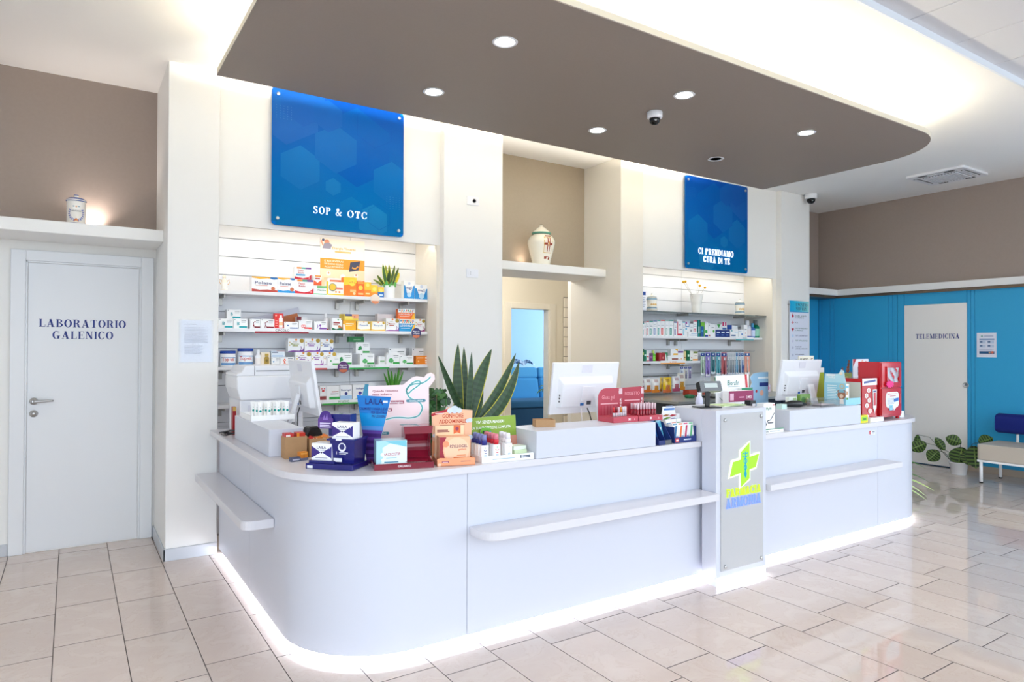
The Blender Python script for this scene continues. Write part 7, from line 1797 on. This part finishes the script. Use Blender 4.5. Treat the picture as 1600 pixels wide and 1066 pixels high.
# ------------------------------------------------------------------ toothpaste dispensers by the totem
t = thing('display_stand', 'navy angled dispenser of blue toothpaste beside the totem', 'display stand', (3.092, 2.972, WT), 0)
for a in (-.058, -.002, .053):
    m2 = MB(); m2.face([(a, 0, 0), (a, .16, 0), (a, .16, .15), (a, .07, .13), (a, 0, .03)], (24, 44, 110)); m2.face([(a+.003, 0, 0), (a+.003, 0, .03), (a+.003, .07, .13), (a+.003, .16, .15), (a+.003, .16, 0)], (150, 160, 150) if a == .053 else (24, 44, 110))
    m2.face([(a, 0, .03), (a, .07, .13), (a+.003, .07, .13), (a+.003, 0, .03)], (30, 50, 120))
    m2.build('divider', M_PRINT, t)
MB().box(-.0549, -.0021, 0, .003, 0, .028, (24, 44, 110)).build('front_lip', M_PRINT, t)
MB().box(.0012, .0529, 0, .003, 0, .028, (90, 92, 96)).build('front_lip', M_PRINT, t)
for i, (dx, c, lab) in enumerate(((-.030, (40, 120, 200), 'blue toothpaste carton in the navy dispenser'), (.027, (90, 175, 205), 'aqua toothpaste carton in the navy dispenser'))):
    mb = MB().box(-.022, .022, -.013, .013, 0, .15, c); ops_on(mb, [('r', .2, .5, .8, .62, (235, 245, 250)), ('r', .2, .2, .6, .26, (190, 225, 245)), ('p', [(0, .8), (1, .9), (1, 1), (0, 1)], mixc(c, (255, 255, 255), .4))], .044, .15, y=-.013)
    tag(mb.build('toothpaste_carton', M_GLOSSPRINT, None, (3.092+dx, 3.034, WT+.008), (-.30, 0, 0)), lab, 'carton')
t = thing('display_stand', 'white and navy counter dispenser with coloured swooshes on its header', 'display stand', (3.288, 2.985, WT), 0)
mb = MB().box(-.100, .100, 0, .003, 0, .036, (26, 48, 116)); ops_on(mb, [('r', .04, .15, .2, .85, (214, 60, 60)), ('r', .07, .3, .17, .6, (250, 240, 240)), ('r', .42, .4, .75, .6, (220, 230, 245))], .2, .036); mb.build('front_lip', M_PRINT, t)
MB().box(-.100, .100, .003, .13, 0, .004, (26, 48, 116)).build('base', M_PRINT, t)
for a in (-.100, .097): MB().box(a, a+.003, .003, .13, .004, .10, (26, 48, 116)).build('side_panel', M_PRINT, t)
mb = MB().slab([(-.100, .03), (.085, .03), (.085, .168), (.048, .170), (.04, .216), (-.070, .220), (-.078, .172), (-.100, .172)], .13, .134, (246, 246, 248), (230, 230, 230))
ops_on(mb, [('r', 0, 0, 1, .38, (26, 48, 116)), ('p', [(.15, .56), (.35, .64), (.55, .62), (.35, .56)], (110, 170, 70)), ('p', [(.45, .66), (.6, .72), (.85, .68), (.6, .64)], (180, 40, 60)), ('p', [(.5, .56), (.7, .60), (.88, .56), (.7, .52)], (60, 130, 200)), ('p', [(.1, .68), (.3, .73), (.5, .70), (.3, .66)], (160, 100, 50)), ('r', .2, .87, .72, .94, (70, 120, 190)), ('r', .3, .97, .62, 1.02, (150, 160, 185)), ('r', .5, .25, .9, .31, (230, 235, 245))], .19, .19, y=.13, x0=-.100, z0=.03)
mb.build('header_board', M_PRINT, t)
for i, (dx, dy, c, lab) in enumerate(((-.072, .03, (30, 110, 160), 'blue-flashed toothpaste carton in the swoosh dispenser'), (-.024, .03, (235, 110, 50), 'orange-flashed toothpaste carton in the swoosh dispenser'), (.024, .03, (200, 40, 90), 'magenta-flashed toothpaste carton in the swoosh dispenser'), (.072, .03, (90, 180, 120), 'green-flashed toothpaste carton in the swoosh dispenser'), (-.072, .085, (20, 90, 150), 'dark blue-flashed toothpaste carton further back in the swoosh dispenser'), (-.024, .085, (226, 70, 40), 'red-star toothpaste carton further back in the swoosh dispenser'), (.024, .085, (40, 150, 60), 'leaf-green toothpaste carton further back in the swoosh dispenser'))):
    mb = MB().box(-.0225, .0225, -.018, .018, 0, .115+.02*(dy > .05), (246, 246, 246), top=c if dy > .05 else (250, 250, 250)); ops_on(mb, [('p', [(.1, .15), (.45, .15), (.9, .85), (.55, .85)], c), ('r', .1, .9, .9, .98, mixc(c, (255, 255, 255), .3)), ('r', .55, .2, .95, .3, (150, 170, 200))], .045, .115, y=-.018)
    tag(mb.build('toothpaste_carton', M_PRINT, None, (3.288+dx, 2.985+dy, WT+.0062), (-.10, 0, 0)), lab, 'carton')
o = None

# ------------------------------------------------------------------ on and behind the totem
ZTOT = 1.1055
t = thing('customer_display', 'black and silver customer price display on a slim pole', 'price display', (3.535, 3.02, ZTOT), -.25)
MB().prism(rrect(-.085, .085, -.05, .06, .01), 0, .008, (24, 24, 26)).build('base', M_PLASTIC, t, bevel=.002)
MB().box(-.016, .016, -.008, .010, .0082, .105, (24, 24, 26)).build('pole', M_PLASTIC, t, bevel=.003)
h_ = MB().box(-.085, .085, -.02, .022, -.035, .035, (120, 124, 128)).build('display_head', M_GLOSSPRINT, t, (.015, 0, .138), (-.35, 0, 0), bevel=.006, bsegs=2)
MB().box(-.05, .05, -.0218, -.0203, -.012, .018, (196, 206, 204)).build('readout', M_GLOSSPRINT, h_)
MB().box(-.0862, -.0852, -.02, .022, -.03, .03, (24, 24, 26)).build('end_cap', M_PLASTIC, h_)
for i, (x, y, r_, c, lab) in enumerate(((3.74, 3.07, .2, (250, 248, 236), 'cream leaflet lying on top of the totem'), (3.78, 3.05, -.1, (206, 228, 170), 'pale green leaflet lying on top of the totem'))):
    mb = MB().box(-.10, .10, -.07, .07, 0, .004, c); mb.face([(-.09, -.06, .0044), (.09, -.06, .0044), (.09, -.035, .0044), (-.09, -.035, .0044)], (150, 200, 80))
    tag(mb.build('leaflet', M_PRINT, None, (x, y, ZTOT+.0003+.0046*i), (0, 0, r_)), lab, 'leaflet')
t = thing('promo_board', 'white promotional board with green lettering and red ribbon behind the totem', 'display board', (4.215, 3.36, WT), 0)
mb = MB().slab([(-.19, 0), (.19, 0), (.19, .40), (-.19, .395)], -.002, .002, (246, 246, 248), (230, 230, 230))
ops_on(mb, [('t', 'Biorafin', .52, .80, .10, (20, 110, 90), 'c', .36), ('r', .36, .765, .72, .775, (170, 180, 180)), ('s', [(.9, 1.0), (.92, .85), (.94, .72)], .07, (200, 40, 50)), ('s', [(.80, .50), (.84, .60), (.91, .64), (.98, .60), (1.0, .50)], .05, (200, 40, 50)), ('s', [(.1, .58), (.25, .48), (.38, .40)], .012, (120, 150, 140)), ('r', .15, .2, .3, .22, (170, 170, 175))], .38, .4, y=-.002)
mb.build('panel', M_PRINT, t); MB().slab([(-.02, 0), (.02, 0), (.015, .25), (-.015, .25)], 0, .003, (230, 230, 230)).build('strut', M_PRINT, t, (0, .10, 0), (.36, 0, 0))
carton('medicine_carton', 'white carton with magenta top band beside the totem', 'carton', 4.17, 3.245, WT, .255, .06, .285, -.08, (246, 246, 246), [('r', 0, .72, 1, 1, (146, 24, 84)), ('r', .05, .76, .2, .94, (226, 180, 200)), ('t', '2 MESI', .82, .80, .07, (250, 235, 240), 'c', .22), ('r', .42, .82, .62, .85, (220, 150, 180)), ('t', 'Biorafin', .62, .62, .06, (30, 120, 80), 'c', .2)])
carton('medicine_carton', 'green-topped white carton behind the magenta-banded one', 'carton', 4.33, 3.315, WT, .13, .03, .30, 0, (240, 246, 242), [('r', 0, .9, 1, 1, (20, 130, 90))])
bottle('spray_bottle', 'lavender nozzle bottle with grey foot behind the totem', 'bottle', 3.925, 3.40, WT, .058, .05, .35, 0, (214, 216, 240), dict(cap=(236, 238, 250), label=(206, 210, 236), foot=(80, 82, 90)))
mb = MB().lathe([(.035, 0), (.04, .05), (.04, .06), (.034, .058)], segs=18, col=(30, 30, 32)); tag(mb.build('pen_pot', M_PLASTIC, None, (3.78, 3.42, WT)), 'black pen pot behind the totem', 'pen pot')
# white and black cosmetics stand right of the totem
t = thing('display_stand', 'white counter stand with green edge holding two tall cartons', 'display stand', (4.148, 2.985, WT), 0)
mb = MB().box(-.160, .160, 0, .003, 0, .030, (248, 248, 248)); ops_on(mb, [('r', 0, .8, 1, 1, (30, 130, 90)), ('t', 'Hylift', .36, .2, .4, (40, 70, 70), 'c', .2), ('r', .5, .28, .85, .48, (180, 190, 190))], .32, .03); mb.build('front_lip', M_PRINT, t)
MB().box(-.160, .160, .003, .14, 0, .004, (40, 140, 100)).build('base', M_PRINT, t)
carton('cosmetic_carton', 'tall white carton with black swirl in the green-edged stand', 'carton', 4.165, 3.00, WT+.0045, .125, .06, .205, 0, (250, 250, 250), [('s', [(.2, .25), (.35, .4), (.6, .42), (.95, .66)], .06, (50, 50, 56)), ('t', 'Hylift', .45, .78, .09, (30, 120, 90), 'c', .5), ('s', [(.14, .1), (.18, .3), (.14, .5)], .05, (40, 70, 70)), ('r', .35, .3, .85, .36, (120, 120, 125)), ('r', .8, .92, .95, .96, (210, 60, 60))])
carton('cosmetic_carton', 'tall black carton tucked behind the white swirl carton', 'carton', 4.07, 3.065, WT+.0045, .06, .05, .225, 0, (24, 24, 26), [('r', .35, .82, .95, .9, (210, 210, 215)), ('r', .2, .06, .8, .14, (200, 200, 205))])

# ------------------------------------------------------------------ far riser and counter end
BO = (5.176, 3.10, Z1)
BR_ = -math.pi/2
t = thing('display_stand', 'sky-blue open baby cream carton with a raised header', 'display stand', BO, BR_)
SB = (150, 208, 226)
mb = MB().box(-.11, .075, 0, .0035, 0, .178, SB)
ops_on(mb, [('r', .06, .85, .5, .88, (235, 246, 248))]+lines(.06, .5, .78, 9, .075, (225, 240, 245))+[('c', .74, .84, .12, (206, 190, 150)), ('c', .74, .84, .07, SB), ('c', .72, .46, .2, (160, 110, 80)), ('c', .60, .62, .07, (160, 110, 80)), ('c', .84, .62, .07, (160, 110, 80)), ('c', .72, .40, .09, (226, 206, 186)), ('r', .58, .56, .86, .66, (120, 180, 200)), ('p', [(.6, .04), (.84, .04), (.8, .28), (.64, .28)], (244, 238, 232)), ('c', .98, .3, .05, (120, 190, 90))], .185, .178)
mb.build('front_panel', M_PRINT, t)
MB().box(-.11, .075, .21, .213, 0, .178, (200, 200, 190)).build('back_panel', M_PRINT, t)
MB().box(-.11, -.107, .0035, .21, 0, .178, (206, 202, 190)).build('side_panel', M_PRINT, t)
mb = MB().box(.072, .075, .0035, .21, 0, .055, SB); mb.build('low_side', M_PRINT, t)
MB().box(-.107, .072, .0035, .21, 0, .003, (210, 205, 196)).build('base', M_PRINT, t)
mb = MB().slab([(-.11, .17), (.075, .17), (.062, .235), (.055, .275), (.035, .285), (.02, .265), (.01, .25), (-.105, .25)], .004, .007, (186, 226, 236), (225, 225, 220)); ops_on(mb, [('r', .1, .55, .5, .68, (250, 252, 252)), ('t', 'baby', .35, .4, .14, (250, 252, 252), 'c', .3), ('c', .78, .75, .12, (240, 226, 200))], .185, .11, y=.004, x0=-.11, z0=.17); mb.build('header', M_PRINT, t)
carton('cream_carton', 'slim white cream carton with fruit print inside the baby carton', 'carton', 5.215, 3.04, Z1+.0035, .06, .04, .165, 0, (246, 248, 246), [('r', .1, .8, .9, .92, (120, 190, 214)), ('c', .5, .55, .3, (200, 150, 110)), ('c', .4, .2, .3, (130, 190, 90))])
t = thing('leaflet_holder', 'clear acrylic leaflet holder lying full of leaflets on the riser', 'leaflet holder', (4.98, 3.035, Z1), 0)
for a in ((-.13, .13, 0, .003, 0, .045), (-.13, .13, .12, .123, 0, .06), (-.13, -.127, .003, .12, 0, .045), (.127, .13, .003, .12, 0, .045)): MB().box(*a).build('pane', M_CLEARP, t)
for i in range(6):
    mb = MB().box(-.09, .09, -.045, .045, 0, .0018, [(236, 236, 240), (200, 190, 214), (236, 214, 220), (120, 120, 150), (240, 240, 240), (214, 190, 200)][i])
    tag(mb.build('leaflet', M_PRINT, None, (4.985, 3.098, Z1+.0005+.0022*i), (0, 0, .05*(i-2))), ['plain white leaflet in the clear holder', 'lilac leaflet in the clear holder', 'pink leaflet in the clear holder', 'slate leaflet in the clear holder', 'glossy white leaflet in the clear holder', 'mauve leaflet topping the clear holder'][i], 'leaflet')
mb = MB(); mb.tube([(4.55, 3.14, Z1+.026), (4.62, 3.13, Z1+.030), (4.70, 3.12, Z1+.026), (4.76, 3.11, Z1+.02)], [.018, .026, .026, .012], 12, (30, 30, 32)); tag(mb.build('pos_handset', M_PLASTIC, None), 'black handset lying on the far riser', 'handset')
carton('note_cube', 'pale mint note block on the far riser', 'note block', 4.47, 3.09, Z1, .06, .05, .035, 0, (196, 224, 216), [])
carton('medicine_carton', 'white and olive carton below the far till screen', 'carton', 4.70, 3.175, Z1, .10, .03, .075, 0, (232, 238, 228), [('r', .5, .1, .95, .9, (150, 180, 120))])
carton('medicine_carton', 'green carton with leaf pictures below the far till screen', 'carton', 4.87, 3.18, Z1, .13, .03, .09, 0, (110, 150, 70), [('c', .3, .5, .3, (60, 110, 40)), ('c', .7, .4, .3, (200, 210, 120)), ('r', 0, 0, 1, .3, (190, 150, 130))])
t = thing('promo_board', 'cloud-blue baby board with wavy edge beside the far till', 'display board', (4.86, 3.60, WT), 0)
mb = MB().slab([(-.12, 0), (.12, 0), (.12, .40), (.02, .40), (-.08, .39), (-.12, .36), (-.10, .31), (-.13, .26), (-.10, .2), (-.13, .14)], -.002, .002, (150, 190, 220), (230, 230, 230))
ops_on(mb, [('r', .42, .86, .98, .9, (230, 238, 246)), ('r', .5, .70, .98, .78, (40, 60, 130)), ('c', .34, .6, .05, (170, 40, 50)), ('c', .62, .56, .10, (224, 170, 150)), ('c', .6, .2, .1, (220, 190, 170)), ('c', .1, .3, .1, (214, 226, 240))], .25, .4, y=-.002)
mb.build('panel', M_PRINT, t); MB().slab([(-.02, 0), (.02, 0), (.015, .2), (-.015, .2)], 0, .003, (230, 230, 230)).build('strut', M_PRINT, t, (0, .085, 0), (.4, 0, 0))
carton('medicine_carton', 'tall lime green carton with white top behind the far till', 'carton', 5.60, 3.52, WT, .15, .08, .43, 0, (176, 196, 40), [('r', 0, .9, 1, 1, (246, 246, 240)), ('c', .7, .2, .2, (120, 80, 60)), ('r', .1, .5, .15, .9, (150, 176, 30))])
carton('promo_card', 'white card with orange block and large C above the lime carton', 'card', 5.62, 3.66, WT, .235, .006, .535, 0, (246, 242, 226), [('r', .35, .70, 1, .84, (226, 80, 30)), ('t', 'NUMERO', .36, .91, .05, (90, 80, 60), 'c', .5), ('t', 'C', .86, .89, .075, (140, 70, 30), 'c'), ('r', .45, .75, .9, .77, (250, 200, 160)), ('r', .45, .72, .8, .735, (250, 200, 160))])
carton('medicine_carton', 'olive and red carton behind the baby carton', 'carton', 5.88, 3.42, WT, .14, .05, .38, 0, (140, 160, 40), [('c', .6, .7, .3, (170, 40, 40)), ('c', .4, .85, .2, (210, 200, 90)), ('r', .0, .3, 1, .5, (100, 60, 40))])
t = thing('dried_plant', 'russet dried flower spikes in a small pot near the red dispenser', 'plant', (6.05, 3.54, WT))
pot(t, .05, .06, .10, (110, 96, 84))
random.seed(3)
for i, (dx, dz, r_) in enumerate(((-.05, .40, .03), (.06, .47, .032), (.0, .34, .03), (.09, .36, .026), (-.10, .33, .026))):
    mb = MB()
    for k in range(9):
        u = k/8; zz = .12+(dz-.12)*(.35+.65*u); rr = r_*(1-.75*u)
        for q in range(7):
            a = q*.9+k*.5
            mb.face([(dx*u, 0, zz-.012), (dx*u+rr*math.cos(a), rr*math.sin(a), zz+.012), (dx*u+rr*.5*math.cos(a+.4), rr*.5*math.sin(a+.4), zz+.03)], [(176, 100, 58), (146, 72, 46), (200, 128, 78)][(q+k) % 3])
    mb.tube([(0, 0, .09), (dx*.5, 0, .12+(dz-.12)*.45), (dx, 0, dz)], .004, 5, (110, 70, 40)); mb.build('flower_spike', M_LEAF, t)
for i in range(6):
    m2 = MB(); blade(m2, (0, 0, .09), (.11*math.cos(i*1.05), .08*math.sin(i*1.05), .20+.02*(i % 3)), .035, (0, 0, .02), 7, (70, 100, 40), (110, 140, 60)); m2.build('leaf', M_LEAF, t)
carton('promo_card', 'white card with faces and red corner behind the red dispenser', 'card', 6.17, 3.46, WT, .26, .006, .505, 0, (232, 232, 240), [('p', [(0, .86), (.2, 1), (0, 1)], (176, 30, 50)), ('c', .6, .95, .07, (224, 170, 150)), ('c', .82, .93, .07, (214, 150, 130)), ('r', .3, .7, 1, .86, (40, 50, 110)), ('p', [(.0, .5), (.5, .64), (.5, .6), (.1, .5)], (190, 40, 60)), ('r', .25, .76, .6, .79, (200, 205, 230))])
RD = (186, 22, 34)
t = thing('red_dispenser', 'tall red two-door counter dispenser with clear window', 'dispenser', (5.845, 3.02, WT), 0)
MB().box(-.165, .165, 0, .19, .022, .490, RD).build('body', M_GLOSSPRINT, t, bevel=.002)
for a, b in ((-.155, .01), (.135, .01), (-.155, .16), (.135, .16)): MB().box(a, a+.02, b, b+.02, 0, .022, RD).build('foot', M_GLOSSPRINT, t)
d_ = MB().box(-.158, .158, -.010, -.0005, .275, .484, (196, 30, 40)).build('upper_door', M_GLOSSPRINT, t, bevel=.002)
mb = MB()
for i in range(8):
    for k in range(8):
        def q(a, b): return (-.085+.19*a/8, -.012-.004*math.sin(a*1.9+b*.8)-.003*math.cos(b*1.3+a), .315+.125*b/8)
        mb.face([q(i, k), q(i+1, k), q(i+1, k+1), q(i, k+1)], smooth=True)
mb.build('silver_bag', mat('silver_foil', (176, 172, 178), .3, metal=.5), d_, merge=True)
for a in ((-.095, .115, .440, .452), (-.095, .115, .303, .315), (-.095, -.085, .315, .440), (.105, .115, .315, .440)): MB().box(a[0], a[1], -.020, -.0102, a[2], a[3], RD).build('window_frame', M_GLOSSPRINT, d_)
mb = MB()
pts = []
for k in range(22):
    r_ = .055 if k % 2 else .038
    pts.append((-.055+r_*1.25*math.cos(k*math.pi/11), .302+r_*.62*math.sin(k*math.pi/11)))
mb.slab(pts, -.024, -.0205, (240, 20, 130)); mb.build('pink_burst', M_PRINT, d_)
d_ = MB().box(-.158, .158, -.010, -.0005, .04, .265, (190, 24, 36)).build('lower_door', M_GLOSSPRINT, t, bevel=.002)
mb = MB(); mb.slab(rrect(-.10, .11, .10, .235, .04, 5)+[], -.0125, -.0103, (236, 240, 250)); mb.slab([(.03, .075), (.08, .11), (.02, .11)], -.0127, -.0104, (236, 240, 250))
ops_on(mb, [('r', .12, .85, .82, .89, (210, 60, 60)), ('r', .3, .72, .75, .76, (190, 70, 80))]+lines(.1, .62, .6, 5, .08, (170, 176, 196))+[('p', [(.6, .35), (.95, .42), (.95, .62), (.6, .56)], (40, 110, 190)), ('p', [(.25, -.15), (.5, -.15), (.5, .18), (.25, .18)], (140, 200, 226)), ('c', .33, .06, .03, (60, 60, 90)), ('c', .43, .06, .03, (60, 60, 90))], .21, .135, y=-.0125, x0=-.10, z0=.10)
mb.build('speech_bubble_print', M_PRINT, d_)
MB().box(.135, .140, -.0125, -.0102, .13, .21, (226, 120, 120)).build('door_pull', M_GLOSSPRINT, d_)
mb = MB().box(-.115, .11, 0, .19, 0, .355, (190, 22, 34))
hexs = []
for k, (a, b) in enumerate(((.42, .72), (.26, .60), (.44, .49), (.28, .37), (.48, .24), (.3, .10))): hexs += [('p', [(a+.13*math.cos(math.radians(30+60*j)), b+.062*math.sin(math.radians(30+60*j))) for j in range(6)], (244, 238, 236)), ('c', a, b, .07, (222, 190, 180))]
ops_on(mb, [('r', 0, .84, 1, 1, (240, 240, 244)), ('p', [(.1, .88), (.9, .92), (.9, .97), (.1, .93)], (60, 80, 150)), ('r', .03, 0, .98, .09, (232, 232, 240)), ('r', .12, .02, .85, .06, (90, 90, 140))]+hexs+[('p', [(.66, .74), (.95, .74), (.92, .30), (.84, .24), (.80, .16), (.77, .24), (.69, .30)], (236, 232, 232)), ('r', .72, .36, .88, .66, (200, 40, 60)), ('r', .7, .67, .9, .71, (60, 70, 130))], .225, .355)
mb.face([(-.1154, .03, .07), (-.1154, .12, .06), (-.1154, .12, .11), (-.1154, .03, .12)][::-1], (236, 220, 224)); mb.face([(-.1154, .03, .19), (-.1154, .13, .19), (-.1154, .13, .23), (-.1154, .03, .23)][::-1], (206, 90, 96))
tag(mb.build('medicine_carton', M_GLOSSPRINT, None, (5.545, 3.035, WT), (0, 0, 0)), 'tall red cream carton with white hexagons beside the red dispenser', 'carton')
carton('medicine_carton', 'small yellow and lime open carton in front of the red cream carton', 'carton', 5.392, 2.995, WT, .10, .03, .06, 0, (236, 224, 20), [('r', .12, .25, .9, .8, (150, 214, 40)), ('r', .3, .4, .75, .6, (60, 140, 40))])
carton('promo_card', 'yellow and teal card standing behind the small lime carton', 'card', 5.362, 3.028, WT, .05, .02, .125, 0, (214, 214, 50), [('p', [(0, .1), (1, .1), (1, .3), (0, .55)], (20, 90, 90)), ('c', .5, .75, .3, (226, 180, 120))])
carton('leaflet_pack', 'flat white pack of leaflets below the hexagon carton', 'carton', 5.565, 2.985, WT, .21, .045, .034, .02, (240, 240, 244), [('r', .1, .4, .5, .6, (214, 216, 224))])
carton('medicine_carton', 'slim white carton leaning by the red dispenser side', 'carton', 6.055, 3.10, WT, .025, .10, .24, 0, (236, 238, 244), [])
carton('leaflet_pack', 'low white box at the rounded counter end', 'carton', 6.11, 3.06, WT, .07, .12, .055, 0, (240, 240, 244), [])
mb = MB().box(-.05, .05, -.0006, 0, 0, .036, (232, 234, 242)); ops_on(mb, [('c', .22, .6, .42, (196, 40, 60)), ('r', .14, .5, .3, .62, (240, 230, 235)), ('r', .55, .65, .92, .85, (110, 116, 130)), ('r', .58, .35, .9, .5, (150, 154, 166)), ('r', .2, .0, .8, .1, (190, 194, 204))], .1, .036, y=-.0006)
tag(mb.build('sticker', M_PRINT, None, (5.47, 2.9785, .795)), 'small sticker with red round logo on the far counter panel', 'sticker')

# ------------------------------------------------------------------ plants behind the counter
t = thing('potted_plant', 'tall variegated snake plant with yellow-edged leaves behind the counter', 'plant', (1.938, 3.46, WT))
pot(t, .075, .095, .15, (210, 206, 200))
SNK = ((40, 66, 40), (196, 190, 60), (50, 78, 48))
for i, (bx, tx, tz, w, bend, e) in enumerate(((.03, -.185, .555, .042, (-.008, 0, 0), 0), (-.02, -.045, .625, .062, (-.014, 0, .0), 1), (-.005, .005, .605, .050, (.006, 0, 0), 1), (.01, .035, .575, .036, (.004, 0, 0), 0), (.02, .185, .592, .082, (-.02, 0, 0), 1), (.035, .375, .568, .060, (.01, 0, -.045), 1), (.045, .372, .515, .074, (.035, 0, -.06), 1), (-.03, -.03, .34, .055, (-.02, 0, 0), 1), (.03, .12, .42, .10, (.0, 0, 0), 0))):
    m2 = MB(); blade(m2, (bx, .01*((i % 3)-1), .12), (tx, .02*((i % 3)-1), tz), w, bend, 30, SNK[0], SNK[1] if e else (90, 110, 60), SNK[2], face=(-.5, -.85, 0), fold=.18, wmax=.45, ew=.06)
    m2.build('leaf', M_LEAF, t)
t = thing('potted_plant', 'bushy green ivy behind the pink and peach stands', 'plant', (1.715, 3.40, WT))
pot(t, .05, .062, .10, (120, 84, 60))
random.seed(21)
mb = MB()
for i in range(170):
    a = random.uniform(0, 6.28); rr = random.uniform(0, 1)**.6*.098; zz = random.uniform(.08, .36)
    rr *= (1 if zz < .26 else .8)
    c = Vector((rr*math.cos(a), rr*.7*math.sin(a), zz))
    s = random.uniform(.016, .030)
    u = Vector((random.uniform(-1, 1), random.uniform(-.4, .4), random.uniform(-.6, .3))).normalized()
    n_ = Vector((-.45+random.uniform(-.5, .5), -.8, .4+random.uniform(-.4, .4))).normalized()
    v = n_.cross(u).normalized(); u = v.cross(n_)
    g = random.uniform(.6, 1.25)
    pts = [c-u*s*.9, c-u*s*.3-v*s*.8, c+u*s*.2-v*s*.45, c+u*s, c+u*s*.2+v*s*.45, c-u*s*.3+v*s*.8]
    mb.face(pts, (46*g, 92*g, 40*g))
o = mb.build('foliage', M_LEAF, t); o['kind'] = 'stuff'
for i in range(7):
    a = i*.9; MB().tube([(0, 0, .09), (.05*math.cos(a), .04*math.sin(a), .22), (.08*math.cos(a), .05*math.sin(a), .30+.02*(i % 3))], .0025, 5, (90, 80, 50)).build('stem', M_LEAF, t)

# ------------------------------------------------------------------ sitting room beyond the far doorway
t = thing('sofa', 'blue fabric sofa seen through the far doorway', 'sofa', (7.3, 10.6, 0), -.12)
BL = (70, 150, 200)
MB().box(-1.2, 1.2, -.4, .5, .05, .30, (40, 96, 136)).build('base', M_CLOTH, t, bevel=.03, bsegs=2)
for k in range(3):
    x0 = -1.18+.79*k
    MB().box(x0, x0+.77, -.42, .25, .30, .50, BL).build('seat_cushion', M_CLOTH, t, bevel=.05, bsegs=3)
    MB().box(x0, x0+.77, -.13, .10, -.24, .20, BL).build('back_cushion', M_CLOTH, t, (0, .32, .70), (-.18, 0, 0), bevel=.06, bsegs=3)
    MB().box(x0, x0+.77, -.12, .09, -.10, .12, (84, 162, 208)).build('head_cushion', M_CLOTH, t, (0, .38, .98), (-.18, 0, 0), bevel=.05, bsegs=3)
MB().box(1.2, 1.42, -.42, .5, .05, .95, (44, 100, 138)).build('armrest', M_CLOTH, t, bevel=.05, bsegs=3)
t = thing('storage_bench', 'dark blue upholstered box bench in front of the sofa', 'bench', (6.9, 9.65, 0), -.12)
MB().box(-1.0, 1.2, -.25, .25, 0, .46, (34, 76, 108)).build('box_body', M_CLOTH, t, bevel=.02, bsegs=2)
MB().box(-1.02, 1.22, -.27, .27, .465, .60, (46, 98, 134)).build('padded_lid', M_CLOTH, t, bevel=.035, bsegs=3)
t = thing('folded_cloth', 'crumpled grey-blue striped cloth on the sofa back', 'cloth', (7.45, 11.02, 1.16))
mb = MB()
for i in range(12):
    for k in range(8):
        def q(a, b): return (-.24+.04*a, -.14+.035*b, .05*math.sin(a*.9+b)*math.cos(b*1.3)+.06*math.sin(math.pi*a/12)*math.sin(math.pi*b/8)+.03)
        mb.face([q(i, k), q(i+1, k), q(i+1, k+1), q(i, k+1)], [(150, 176, 204), (96, 118, 150), (190, 206, 222)][(i+k) % 3], smooth=True)
mb.build('cloth', M_CLOTH, t, merge=True)
t = thing('potted_plant', 'small trailing spider plant on the dark blue bench', 'plant', (7.05, 9.60, .60))
pot(t, .05, .06, .09, (70, 110, 130))
for i, (dx, dz) in enumerate(((-.28, -.02), (-.22, .10), (-.1, .2), (.05, .22), (.12, .18), (.2, .1), (-.16, .02))):
    m2 = MB(); blade(m2, (0, 0, .08), (dx, -.06, .10+dz), .035, (0, 0, .08), 8, (50, 96, 50), (80, 120, 70), face=(0, -.7, .7)); m2.build('leaf', M_LEAF, t)
